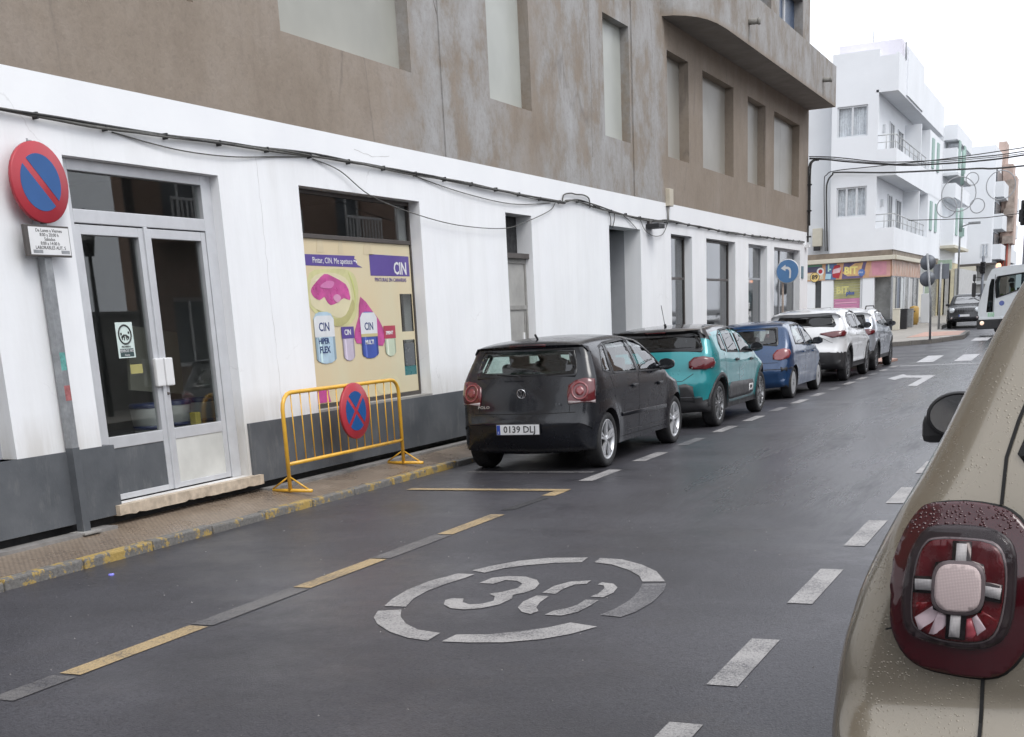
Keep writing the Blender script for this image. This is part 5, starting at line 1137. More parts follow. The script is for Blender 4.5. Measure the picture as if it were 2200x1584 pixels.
class Car:
    """local frame: x forward from the rear bumper, y to the left, z up"""
    def __init__(s, name, label, loc, rotz, spec, group=None, cat='car'):
        s.sp = spec; s.root = thing(name, label, cat, loc, rotz, group); s.body()
    def W(s, x, z):
        sp = s.sp; w = sp['hw']; L = sp['L']
        zb = sp['belt'](x) if callable(sp['belt']) else sp['belt']
        H = sp['H']
        if z < zb:
            w -= sp.get('tuck', .05)*((zb-.12-z)/(zb-.2))**2 if z < zb-.12 else 0
            w -= sp.get('shoulder', .012)*sm(zb-.14, zb, z)
        else:
            t = (z-zb)/(H-zb); w -= sp.get('shoulder', .012)+sp['tumble']*(t*.85+.15*t*t)
        w += .009*math.exp(-((z-(zb-.17))/.028)**2)-.006*math.exp(-((z-(zb-.24))/.04)**2)
        xr, dr, xf, df = sp['plan']
        if x < xr: w -= dr*((xr-x)/xr)**2
        if x > L-xf: w -= df*((x-(L-xf))/xf)**2
        for (xw, rw_) in sp['wheels']:
            d = sqrt((x-xw)**2+(z-rw_)**2); w += sp.get('flare', .012)*math.exp(-((d-sp['arch']-.02)/.07)**2)
        return w
    def body(s):
        sp = s.sp; L = sp['L']; zs = sp['sill']
        top = catmull(sp['top'], sp.get('step', .05))
        bot = []
        ws = sorted(sp['wheels'], reverse=True)
        ra = sp['arch']
        x0, z0 = top[-1][0], top[-1][1]; x1, z1 = top[0][0], top[0][1]
        def arch(xw, r):
            dz = zs-r; a = math.asin(max(-1, min(1, dz/ra))); res = []
            n = 18
            for i in range(n+1):
                w = a+(pi-2*a)*i/n; res.append((xw+ra*cos(w), r+ra*sin(w)))
            return res
        a1 = arch(*ws[0]); a2 = arch(*ws[1])
        def line(a, b, st=.12):
            d = sqrt((a[0]-b[0])**2+(a[1]-b[1])**2); k = max(1, round(d/st)); return [(a[0]+(b[0]-a[0])*i/k, a[1]+(b[1]-a[1])*i/k) for i in range(1, k)]
        bot = line((x0, z0), a1[0])+a1+line(a1[-1], a2[0])+a2+line(a2[-1], (x1, z1))
        out = [(p[0], p[1], p[2], p[3]) for p in top]+[(p[0], p[1], 0.0, 0.0) for p in bot]
        N = len(out); nt_ = len(top)
        vv = [i/12*1.0 for i in range(13)]; ph = [pi/2*i/7 for i in range(1, 8)]
        rings = []; cols = []
        for i, (x, z, c, r) in enumerate(out):
            if i < nt_:
                a = out[i-1] if i > 0 else out[i]; b = out[i+1] if i+1 < nt_ else out[i]
                t = Vector((b[0]-a[0], b[1]-a[1])).normalized(); n = Vector((t.y, -t.x))      # inward (outline runs rear-bottom, up, forward)
            else: n = Vector((0, 0))
            row = []
            for k in range(len(vv)+len(ph)):
                if k < len(vv): u = vv[k]; ins = c*u*u; extra = 0; f = u
                else: f = None; ins = c+r*(1-cos(ph[k-len(vv)]))
                px, pz = x+n.x*ins, z+n.y*ins; w = s.W(px, pz)
                rr = min(r, w*.9)
                y = (w-rr)*f if f is not None else (w-rr)+rr*sin(ph[k-len(vv)])
                row.append((px, y, pz))
            rings.append(row)
        K = len(rings[0]); verts = []; faces = []; fm = []
        for side in (1, -1):
            b = len(verts)
            for row in rings: verts += [(p[0], p[1]*side, p[2]) for p in row]
            for i in range(N):
                j = (i+1) % N
                cen = ((out[i][0]+out[j][0])/2, (out[i][1]+out[j][1])/2); low = i >= nt_-1
                for k in range(K-1):
                    q = [b+i*K+k, b+j*K+k, b+j*K+k+1, b+i*K+k+1]
                    faces.append(q if side == 1 else q[::-1]); fm.append(('low' if low else 'wrap'))
        # side skins
        edge = [(r[-1][0], r[-1][2]) for r in rings]
        pts = [Vector(p) for p in edge]; cons = [(i, (i+1) % N) for i in range(N)]
        def addpoly(poly, closed=True):
            base = len(pts); pts.extend(Vector(p) for p in poly); m_ = len(poly)
            cons.extend((base+i, base+(i+1) % m_) for i in range(m_ if closed else m_-1))
        for w in sp.get('side_windows', []): addpoly(w)
        for w in sp.get('side_lines', []): addpoly(w, False)
        g = sp.get('grid', .07); xs = int(L/g)+1
        poly = edge
        def inside(x, z, P):
            c = False; n = len(P); j = n-1
            for i in range(n):
                if (P[i][1] > z) != (P[j][1] > z) and x < (P[j][0]-P[i][0])*(z-P[i][1])/(P[j][1]-P[i][1])+P[i][0]: c = not c
                j = i
            return c
        s.inside = inside
        allp = list(pts)
        for i in range(xs):
            for k in range(int(sp['H']/g)+1):
                x = i*g+.5*g*(k % 2); z = k*g+.02
                if inside(x, z, poly) and min((x-p.x)**2+(z-p.y)**2 for p in allp) > (g*.45)**2: pts.append(Vector((x, z)))
        r = delaunay_2d_cdt(pts, cons, [list(range(N))], 1, 1e-5)
        v2, f2 = r[0], r[2]
        for side in (1, -1):
            b = len(verts); verts += [(p.x, s.W(p.x, p.y)*side, p.y) for p in v2]
            for f in f2:
                if len(f) < 3: continue
                faces.append([b+i for i in (f if side == -1 else f[::-1])]); fm.append('side')
        s.rawv, s.rawf = verts, faces
        s.bvh = BVHTree.FromPolygons([Vector(v) for v in verts], faces)
        # openings for the glass, materials by region
        keep = []; mi = []
        mats = sp['mats']; reg = sp.get('region', lambda x, y, z, k: 0)
        for f, k in zip(faces, fm):
            c = Vector((0, 0, 0))
            for i in f: c += Vector(verts[i])
            c /= len(f)
            if k == 'side' and any(inside(c.x, c.z, w) for w in sp.get('side_windows', [])): continue
            if k == 'wrap' and sp.get('rear_window') and c.x < L*.35 and inside(c.y, c.z, shrink(sp['rear_window'], .93)): continue
            if k == 'wrap' and sp.get('windscreen') and c.x > L*.5 and inside(c.y, c.z, shrink(sp['windscreen'], .93)): continue
            keep.append(f); mi.append(1 if k == 'low' else reg(c.x, abs(c.y), c.z, k))
        me = bpy.data.meshes.new('body'); me.from_pydata(verts, [], keep)
        me.polygons.foreach_set('material_index', mi); me.polygons.foreach_set('use_smooth', [True]*len(keep))
        bm = bmesh.new(); bm.from_mesh(me); bmesh.ops.remove_doubles(bm, verts=bm.verts, dist=.0008)
        bmesh.ops.recalc_face_normals(bm, faces=bm.faces)
        for e in bm.edges:
            if len(e.link_faces) == 2 and e.calc_face_angle(0) > radians(38): e.smooth = False
        bm.to_mesh(me); bm.free()
        s.bodyob = link('body', me, mats, s.root)
    # ---- panels conforming to the skin
    def hit(s, o, d):
        h = s.bvh.ray_cast(o, d)
        if h[0] is None: h = s.bvh.find_nearest(o+d*5.0)
        n = h[1]
        if n.dot(d) > 0: n = -n
        return h[0], n
    def panel(s, name, pts3, az, m, off=.004, grid=.06, parent=None, hole=None, mirror=False, smooth=True, both=False, bulge=0, relax=0):
        a = radians(az); d = Vector((cos(a), sin(a), 0)); U = Vector((-sin(a), cos(a), 0))
        P = [Vector((Vector(p).dot(U), p[2])) for p in pts3]; n = len(P)
        cons = [(i, (i+1) % n) for i in range(n)]; pts = list(P)
        H2 = None
        if hole:
            H2 = [(Vector(p).dot(U), p[2]) for p in hole]; b = len(pts); pts += [Vector(p) for p in H2]; cons += [(b+i, b+(i+1) % len(H2)) for i in range(len(H2))]
        if area2(P) < 0: facep = list(range(n))[::-1]
        else: facep = list(range(n))
        u0, u1 = min(p.x for p in P), max(p.x for p in P); z0, z1 = min(p.y for p in P), max(p.y for p in P)
        base = [tuple(p) for p in P]; allp = list(pts)
        u = u0+grid*.5
        while u < u1:
            z = z0+grid*.5
            while z < z1:
                if s.inside(u, z, base) and min((u-q.x)**2+(z-q.y)**2 for q in allp) > (grid*.4)**2: pts.append(Vector((u, z)))
                z += grid
            u += grid
        r = delaunay_2d_cdt(pts, cons, [facep], 1, 1e-6)
        cen = Vector((sum(p.x for p in P)/n, sum(p.y for p in P)/n)); rad = max((p-cen).length for p in P)
        v3 = []; nn = []
        for p in r[0]:
            h, nr = s.hit(U*p.x+Vector((0, 0, p.y))-d*5, d)
            bb = bulge*(1-min(1, (p-cen).length/rad)**2) if bulge else 0
            v3.append(h+nr*(off+bb)); nn.append(nr)
        fs = []
        for f in r[2]:
            c = sum((r[0][i] for i in f), Vector((0, 0)))/len(f)
            if H2 and s.inside(c.x, c.y, H2): continue
            fs.append(list(f))
        if relax:
            nb = {}; bd = {}
            ec = {}
            for f in fs:
                for i in range(len(f)): e = tuple(sorted((f[i], f[(i+1) % len(f)]))); ec[e] = ec.get(e, 0)+1
            for (a_, b_), k_ in ec.items():
                nb.setdefault(a_, []).append(b_); nb.setdefault(b_, []).append(a_)
                if k_ == 1: bd.setdefault(a_, []).append(b_); bd.setdefault(b_, []).append(a_)
            for _ in range(relax):
                q_ = list(v3); m_ = list(nn)
                for i_ in nb:
                    L_ = bd.get(i_, nb[i_]); av = sum((v3[j] for j in L_), Vector())/len(L_)
                    dd = (av-v3[i_])*.5; q_[i_] = v3[i_]+Vector((dd.x, 0, 0)) if abs(d.x) > .9 else v3[i_]+dd
                    m_[i_] = (nn[i_]+sum((nn[j] for j in L_), Vector())/len(L_)).normalized()
                v3, nn = q_, m_
        cnt = {}
        for f in fs:
            for i in range(len(f)): e = (f[i], f[(i+1) % len(f)]); cnt[tuple(sorted(e))] = cnt.get(tuple(sorted(e)), 0)+1
        V = list(v3); mp = {}
        F = [list(f) for f in fs]
        for f in fs:
            for i in range(len(f)):
                e = (f[i], f[(i+1) % len(f)])
                if cnt[tuple(sorted(e))] == 1:
                    for q in e:
                        if q not in mp: mp[q] = len(V); V.append(v3[q]-nn[q]*(off+.004))
                    F.append([e[1], e[0], mp[e[0]], mp[e[1]]])
        nsm = len(fs)
        res = []
        for flip in ((False, True) if both else ((True,) if mirror else (False,))):
            me = bpy.data.meshes.new(name)
            vv = [(p.x, -p.y if flip else p.y, p.z) for p in V]
            me.from_pydata(vv, [], [f[::-1] for f in F] if flip else F)
            me.polygons.foreach_set('use_smooth', [i < nsm for i in range(len(F))])
            bm = bmesh.new(); bm.from_mesh(me); bmesh.ops.recalc_face_normals(bm, faces=bm.faces)
            c0 = sum((v.co for v in bm.verts), Vector())/len(bm.verts)
            sgn = sum((f.normal.dot(Vector((nn[0].x, -nn[0].y if flip else nn[0].y, nn[0].z)))*f.calc_area() for f in bm.faces if len(f.verts) == 3 and f.smooth), 0)
            if sgn < 0: bmesh.ops.reverse_faces(bm, faces=bm.faces)
            bm.to_mesh(me); bm.free()
            for e in me.edges: pass
            res.append(link(name, me, m, parent or s.root))
        return res if both else res[0]
    def line(s, name, pts3, az, m=None, w=.005, off=.0015, both=False, step=.04, parent=None):
        a = radians(az); d = Vector((cos(a), sin(a), 0)); P = []
        for p, q in zip(pts3[:-1], pts3[1:]):
            p, q = Vector(p), Vector(q); k = max(1, int((q-p).length/step))
            P += [p+(q-p)*i/k for i in range(k)]
        P.append(Vector(pts3[-1]))
        H = []
        for p in P:
            h, n = s.hit(p-d*(5+p.dot(d)), d); H.append((h, n))
        for flip in ((False, True) if both else (False,)):
            mb = MB(); vs = []
            for i, (h, n) in enumerate(H):
                t = (H[min(i+1, len(H)-1)][0]-H[max(i-1, 0)][0]).normalized(); sd = t.cross(n).normalized()
                for q in (sd*w/2, -sd*w/2):
                    v = h+n*off+q; vs.append((v.x, -v.y if flip else v.y, v.z))
            mb.add(vs, [(2*i, 2*i+1, 2*i+3, 2*i+2) for i in range(len(H)-1)])
            mb.build(name, m or M_SEAM, parent or s.root)
    def glassset(s, tint_rear, tint_side, frit=.035, frontm=None):
        sp = s.sp
        def ring3(poly, f): return poly
        if sp.get('rear_window'):
            R = [(0, y, z) for y, z in sp['rear_window']]; Rs = [(0, y, z) for y, z in shrink(sp['rear_window'], .90)]
            w = s.panel('rear_window', [(0, y, z) for y, z in shrink(sp['rear_window'], .985)], 0, tint_rear, .002, .08)
            s.panel('window_seal', R, 0, M_FRIT, .0045, .05, hole=Rs)
        if sp.get('windscreen'):
            R = [(0, y, z) for y, z in sp['windscreen']]; Rs = [(0, y, z) for y, z in shrink(sp['windscreen'], .92)]
            s.panel('windscreen', [(0, y, z) for y, z in shrink(sp['windscreen'], .985)], 180, frontm or tint_side, .002, .08)
            s.panel('window_seal', R, 180, M_FRIT, .0045, .06, hole=Rs)
        for k, wnd in enumerate(sp.get('side_windows', [])):
            big = grow(wnd, .012); sml = grow(wnd, -.010)
            s.panel('side_window', [(x, 0, z) for x, z in wnd], 90, tint_side if k else sp.get('tint_back', tint_side), .0, .09, both=True)
            s.panel('window_seal', [(x, 0, z) for x, z in big], 90, M_TRIM, .003, .05, hole=[(x, 0, z) for x, z in sml], both=True)
    def wheel(s, x, r, side, style='five', width=.20, rim=M_RIM, ysc=None, face=None):
        sp = s.sp; hw = sp['hw']-sp.get('wheel_in', .02)
        y1 = hw*side; y0 = y1-width*side
        Mr = Matrix.Translation((x, y1, r)) @ Matrix.Rotation(-pi/2*side, 4, 'X')     # local +Z points outwards
        wh = bpy.data.objects.new('wheel', None); COL.objects.link(wh); wh.parent = s.root
        w = width; R = r
        rr = r*sp.get('rimfrac', .73)
        mb = MB(); mb.lathe([(rr, -w+.01), (R*.93, -w), (R*.985, -w+.02), (R, -w+.045), (R, -.045), (R*.985, -.018), (R*.93, -.002), (rr+.012, -.004), (rr, -.018)], 36, M=Mr)
        for gx in (-.07, -.1, -.13):
            pass
        mb.build('tyre', M_TYRE, wh)
        mb = MB(); mb.lathe([(rr+.002, -.016), (rr-.006, -.008), (rr-.016, -.012), (rr-.022, -.05), (rr-.03, -.13)], 36, M=Mr)
        hub = .052
        mb.lathe([(hub, -.03), (hub*.95, -.018), (hub*.6, -.012), (0, -.012)], 16, M=Mr)
        def spoke(a0, w0, w1, m_=0, tw=0):
            c = Matrix.Rotation(a0, 4, 'Z')
            vs = []
            for (t, zf, ww) in ((hub*.6, -.016, w0), (rr*.55, -.022, (w0+w1)/2), (rr-.01, -.012, w1)):
                for q in (-ww/2, ww/2):
                    for dz in (0, -.03):
                        xq = q+tw*t; vs.append(Mr @ c @ Vector((t, xq, zf+dz)))
            f = []
            for i in (0, 1):
                b = i*4; f += [(b, b+4, b+6, b+2), (b+1, b+3, b+7, b+5), (b, b+1, b+5, b+4), (b+2, b+6, b+7, b+3)]
            mb.add(vs, f, 0)
        if style == 'five':
            for k in range(5):
                a = 2*pi*k/5+.3
                spoke(a-.13, .02, .028); spoke(a+.13, .02, .028)
        elif style == 'cover':
            mb.lathe([(rr-.01, -.012), (rr*.7, -.004), (rr*.3, -.01)], 30, M=Mr)
            for k in range(8): spoke(2*pi*k/8, .03, .05)
        elif style == 'y':
            for k in range(5):
                a = 2*pi*k/5+.5; spoke(a, .05, .03, tw=.0); spoke(a, .02, .022, tw=.32); spoke(a, .02, .022, tw=-.32)
        else:
            for k in range(7): spoke(2*pi*k/7, .03, .035, tw=.12)
        mb.build('rim', rim, wh)
        mb = MB(); mb.lathe([(rr-.03, -.075), (.03, -.07), (0, -.07)], 24, M=Mr); mb.lathe([(R*.9, -w+.03), (0, -w+.03)], 20, M=Mr); mb.build('brake_disc', M_BRAKE, wh)
        mb = MB(); mb.lathe([(.022, -.011), (.02, -.008), (0, -.008)], 12, M=Mr); mb.build('hub_cap', M_CHR, wh)
    def interior(s, xs=(1.1, 2.0), zc=.55, hr=1.12, w=.5):
        sp = s.sp; belt = sp['belt'](1.5) if callable(sp['belt']) else sp['belt']
        mb = MB(); L = sp['L']; hw = sp['hw']-.14
        mb.box(sp['cab'][0], sp['cab'][1], -hw, hw, .35, belt-.14); mb.build('cabin_tub', M_BRAKE, s.root)
        for k, x in enumerate(xs):
            for y in ((-.36, .36) if k else (-.38, .38)):
                t = MB(); Mt = Matrix.Translation((x, y, belt-.3)) @ Matrix.Rotation(-.22, 4, 'Y')
                t.bevbox(-.06, .06, -w/2+.02, w/2-.02, 0, .48, b=.05, M=Mt); t.bevbox(-.04, .045, -.12, .12, .47, .66, b=.035, M=Mt)
                t.build('seat', M_SEAT, s.root)
        mb = MB(); mb.torus((sp['cab'][1]-.55, .37, belt+.02), .18, .014, 20, 5, M=Matrix.Rotation(1.15, 4, 'Y')); mb.build('steering_wheel', M_BRAKE, s.root)
        mb = MB(); mb.bevbox(sp['cab'][1]-.45, sp['cab'][1], -hw, hw, belt-.2, belt-.02, b=.04); mb.build('dashboard', M_BRAKE, s.root)
    def mirror(s, x, z, m_, size=(.11, .2, .14)):
        for side in (1, -1):
            y = (s.W(x, z)-.045)*side
            mr = bpy.data.objects.new('door_mirror', None); COL.objects.link(mr); mr.parent = s.root
            bm = bmesh.new(); bmesh.ops.create_cube(bm, size=2); bmesh.ops.subdivide_edges(bm, edges=bm.edges[:], cuts=5, use_grid_fill=True)
            for v in bm.verts:
                p = v.co; k_ = (abs(p.x)**3.2+abs(p.y)**3.2+abs(p.z)**3.2)**(1/3.2); p = p/k_
                tz = 1-.22*(p.y*side*.5+.5)
                v.co = Vector((p.x*size[0]*.55*(1 if p.x > 0 else .5), p.y*size[1]*.5, p.z*size[2]*.5*tz))
            mb = MB(); mb.from_bm(bm, M=Matrix.Translation((x, y+side*.13, z+.05)), smooth=True); mb.build('mirror_shell', m_, mr)
            mb = MB(); mb.tube([(x+.01, y-side*.02, z-.02), (x, y+side*.08, z+.02)], .025, 8); mb.build('mirror_arm', M_TRIM, mr)
            mb = MB(); mb.lathe([(0, 0), (.5, 0)], 20, M=Matrix.Translation((x-size[0]*.278, y+side*.13, z+.05)) @ Matrix.Rotation(-pi/2, 4, 'Y') @ Matrix.Diagonal((size[2], size[1], 1, 1))); mb.build('mirror_glass', M_MIRR, mr)
    def handles(s, pts, m_):
        for (x, z) in pts:
            for side in (1, -1):
                y = s.W(x, z)*side; mb = MB(); mb.bevbox(x-.085, x+.085, min(y-.008*side, y+.028*side), max(y-.008*side, y+.028*side), z-.014, z+.014, b=.009); mb.build('door_handle', m_, s.root)
                mb = MB(); mb.bevbox(x-.07, x+.07, min(y-.01*side, y+.002*side), max(y-.01*side, y+.002*side), z-.028, z+.024, b=.004); mb.build('handle_recess', M_TRIM, s.root)
    def plate(s, x, y, z, txt, wdt=.52, front=False, tilt=0):
        t = bpy.data.objects.new('number_plate', None); COL.objects.link(t); t.parent = s.root; t.location = (x, y, z); t.rotation_euler = (0, tilt, 0 if not front else pi)
        mb = MB(); mb.bevbox(-.004, .006, -wdt/2-.008, wdt/2+.008, -.064, .064, b=.003); mb.build('plate_holder', M_TRIM, t)
        mb = MB(); mb.bevbox(-.008, 0, -wdt/2, wdt/2, -.055, .055, b=.002); mb.build('plate_face', M_PLATE, t)
        mb = MB(); mb.box(-.0090, -.0080, wdt/2-.045, wdt/2-.003, -.052, .052); mb.build('country_band', M_EUB, t)
        Mt = Matrix(((0, 0, -1, -.0088), (-1, 0, 0, 0), (0, 1, 0, 0), (0, 0, 0, 1)))
        if txt: text('lettering', txt, .103, M_INK, t, Matrix.Translation((0, -.022, 0)) @ Mt, sx=1.02, bold=.0012); text('lettering', 'E', .03, M_SWHITE, t, Matrix.Translation((-.001, wdt/2-.024, -.03)) @ Mt)
        return t

def area2(P): return sum(P[i].x*P[(i+1) % len(P)].y-P[(i+1) % len(P)].x*P[i].y for i in range(len(P)))
def shrink(poly, f):
    cx = sum(p[0] for p in poly)/len(poly); cz = sum(p[1] for p in poly)/len(poly); 
    h = max(p[1] for p in poly)-min(p[1] for p in poly); w = max(p[0] for p in poly)-min(p[0] for p in poly); e = (1-f)*w/2
    fz = 1-2*e/h
    return [(cx+(p[0]-cx)*f, cz+(p[1]-cz)*fz) for p in poly]
def grow(poly, d):
    n = len(poly); A = sum(poly[i][0]*poly[(i+1) % n][1]-poly[(i+1) % n][0]*poly[i][1] for i in range(n)); sg = 1 if A > 0 else -1
    out = []
    for i in range(n):
        p0, p, p2 = Vector(poly[i-1]), Vector(poly[i]), Vector(poly[(i+1) % n])
        a = (p-p0).normalized(); b = (p2-p).normalized()
        n1 = Vector((a.y, -a.x))*sg; n2 = Vector((b.y, -b.x))*sg; m_ = (n1+n2)
        m_ = m_/max(.35, m_.length_squared/2) if m_.length > 1e-6 else n1
        q = p+m_*d; out.append((q.x, q.y))
    return out
def sym(half): return half+[(-y, z) for y, z in reversed(half)]
def circ3(y, z, r, n=24, x=0, sy=1): return [(x, y+r*sy*cos(2*pi*i/n), z+r*sin(2*pi*i/n)) for i in range(n)]
def arch_ring(xw, rw_, r0, r1, a0=0, a1=180, n=20):
    A = [(xw+r1*cos(radians(a0+(a1-a0)*i/n)), 0, rw_+r1*sin(radians(a0+(a1-a0)*i/n))) for i in range(n+1)]
    B = [(xw+r0*cos(radians(a0+(a1-a0)*i/n)), 0, rw_+r0*sin(radians(a0+(a1-a0)*i/n))) for i in range(n+1)]
    return A+B[::-1]
R90 = pi/2
def beltf(*kn):
    def f(x):
        for (a, za), (b, zb) in zip(kn[:-1], kn[1:]):
            if x <= b: return za+(zb-za)*max(0, (x-a)/(b-a))
        return kn[-1][1]
    return f
# ---- black hatchback
P_BLK = carpaint('paint_black', (.003, .004, .007), .0, dirt=.0, rough=.22, coat=.35)
sp = dict(L=4.12, hw=.835, H=1.475, sill=.235, belt=beltf((0, 1.03), (1.7, 1.0), (4.1, .97)), tumble=.20, tuck=.05, plan=(.55, .10, .95, .30), shoulder=.012,
  wheels=[(.65, .31), (3.25, .31)], arch=.355, flare=.016, cab=(.35, 2.75),
  top=[(.17, .20, .05, .05), (.10, .25, .07, .10), (.045, .35, .08, .15), (.01, .47, .085, .17), (.0, .56, .085, .17), (.02, .605, .085, .16), (.055, .64, .085, .14), (.068, .70, .085, .13), (.085, .80, .085, .12), (.11, .90, .08, .11), (.145, .99, .075, .10), (.22, 1.13, .06, .09), (.31, 1.285, .05, .085), (.325, 1.345, .045, .08), (.30, 1.385, .04, .075), (.34, 1.415, .035, .08), (.45, 1.435, .035, .10), (.75, 1.458, .03, .12), (1.2, 1.472, .03, .13), (1.7, 1.470, .03, .13), (2.1, 1.43, .03, .12), (2.3, 1.385, .035, .10), (2.65, 1.20, .05, .09), (3.0, .99, .06, .08), (3.12, .955, .06, .09), (3.45, .89, .07, .12), (3.75, .80, .10, .14), (3.95, .70, .12, .15), (4.06, .60, .12, .15), (4.11, .48, .12, .15), (4.11, .38, .12, .14), (4.05, .25, .10, .10), (3.96, .20, .05, .05)],
  side_windows=[[(.57, 1.085), (.80, 1.045), (.89, 1.36), (.74, 1.335)], [(.86, 1.04), (1.69, 1.012), (1.64, 1.395), (.95, 1.37)], [(1.78, 1.01), (2.72, .985), (2.55, 1.13), (2.18, 1.31), (1.98, 1.375), (1.73, 1.395)]],
  rear_window=sym([(-.595, 1.035), (-.615, 1.09), (-.56, 1.315), (-.53, 1.335)]), windscreen=sym([(-.62, 1.0), (-.55, 1.36)]), mats=[P_BLK, M_BLACK, M_TRIM])
c = Car('parked_car', 'black five door hatchback with silver five spoke wheels, nearest of the parked row', (1.80, 12.96, 0), R90, sp, 'cars parked along the kerb')
c.glassset(glass('car_glass_green', (.58, .72, .67), .09), glass('car_glass_side', (.88, .95, .93), .16)); c.interior((1.05, 2.0)); c.mirror(2.62, 1.0, P_BLK)
for x, r in sp['wheels']:
    for sd_ in (1, -1): c.wheel(x, r, sd_, 'five')
c.handles([(1.53, .86), (2.52, .83)], P_BLK)
lp_ = [(.12, -.545, .745), (.13, -.535, .86), (.15, -.55, .95), (.20, -.62, 1.0), (.26, -.70, 1.02), (.33, -.775, 1.005), (.30, -.79, .9), (.28, -.80, .82), (.28, -.80, .745)]
for mir in (False, True):
    L_ = c.panel('tail_light', lp_, 30, M_LRED, .010, .035, mirror=mir)
    c.panel('tail_light_ring', circ3(-.658, .885, .098, x=.2), 12, M_LPINK, .016, .03, mirror=mir, parent=L_, hole=circ3(-.658, .885, .078, x=.2)); c.panel('tail_light_lens', circ3(-.658, .885, .05, x=.2), 12, M_LPINK, .015, .03, mirror=mir, parent=L_)
    c.panel('tail_light_strip', [(.12, -.55, .748), (.12, -.55, .785), (.28, -.795, .785), (.28, -.795, .748)], 30, M_LWHT, .014, .04, mirror=mir, parent=L_)
c.panel('brake_light', [(.3, -.22, 1.372), (.3, .22, 1.372), (.3, .22, 1.39), (.3, -.22, 1.39)], 0, M_LRED, .006, .06)
c.plate(-.012, .02, .49, '0139 DLJ')
# badge: ring with a V over a W
bd_ = bpy.data.objects.new('badge', None); COL.objects.link(bd_); bd_.parent = c.root; bd_.location = (.082, 0, .875); bd_.rotation_euler = (0, -.18, 0)
Mt = Matrix(((0, 0, -1, 0), (-1, 0, 0, 0), (0, 1, 0, 0), (0, 0, 0, 1)))
mb = MB(); mb.torus((0, 0, 0), .050, .005, 28, 6, M=Mt); mb.build('badge_ring', M_CHR, bd_)
mb = MB(); mb.lathe([(.047, -.004), (0, -.004)], 20, M=Mt); mb.build('badge_field', M_BLACK, bd_)
mb = MB()
def bar(a, b_, w=.008):
    a, b_ = Vector(a), Vector(b_); d = (b_-a).normalized(); n = Vector((-d.y, d.x))*w/2
    vs = [Mt @ Vector((q.x, q.y, z)) for z in (0, .005) for q in (a+n, a-n, b_-n, b_+n)]; mb.add(vs, [(3, 2, 1, 0), (4, 5, 6, 7), (0, 1, 5, 4), (2, 3, 7, 6), (1, 2, 6, 5), (3, 0, 4, 7)])
for a, b_ in (((-.018, .043), (0, .006)), ((.018, .043), (0, .006)), ((-.041, .02), (-.018, -.04)), ((-.018, -.04), (0, -.004)), ((0, -.004), (.018, -.04)), ((.018, -.04), (.041, .02))): bar(a, b_)
mb.build('badge_letters', M_CHR, bd_)
text('lettering', 'POLO', .045, M_CHR, c.root, Matrix.Translation((.055, .46, .735)) @ Mt, sx=1.25); text('lettering', '1.4', .04, M_CHR, c.root, Matrix.Translation((.06, -.44, .755)) @ Mt, sx=1.2)
c.line('panel_gap', [(.1, .62, .66), (.1, .3, .655), (.1, -.3, .655), (.1, -.62, .66)], 0, w=.008)
c.line('panel_gap', [(.1, -.55, .66), (.1, -.555, .735)], 0, w=.006); c.line('panel_gap', [(.1, .55, .66), (.1, .555, .735)], 0, w=.006)
for pts in ([(.72, 0, 1.04), (.86, 0, .80), (1.03, 0, .52), (1.06, 0, .29)], [(1.73, 0, 1.01), (1.74, 0, .29)], [(2.78, 0, .985), (2.86, 0, .80), (2.84, 0, .29)]): c.line('panel_gap', pts, 90, w=.007, both=True)
c.line('panel_gap', [(1.06, 0, .30), (2.84, 0, .29)], 90, w=.006, both=True)
c.panel('side_moulding', [(1.10, 0, .53), (2.80, 0, .50), (2.80, 0, .545), (1.10, 0, .575)], 90, P_BLK, .012, .12, both=True)
c.line('trim_line', [(1.2, 0, .575), (2.8, 0, .545)], 90, M_CHR, .004, .014, both=True); c.line('trim_line', [(1.3, 0, .36), (2.8, 0, .34)], 90, M_TRIMG, .01, .003, both=True)
mb = MB(); mb.tube([(.62, 0, 1.45), (.55, 0, 1.50)], .012, 8); mb.build('aerial', M_BLACK, c.root)
mb = MB(); mb.tube([(.12, .02, 1.05), (.10, .05, 1.075), (.10, .30, 1.09)], .007, 6); mb.build('rear_wiper', M_BLACK, c.root)
for sd_ in (1, -1):
    mb = MB(); mb.box(.25, .45, sd_*.30-.28, sd_*.30+.28, .21, .3); mb.build('underbody', M_BLACK, c.root)

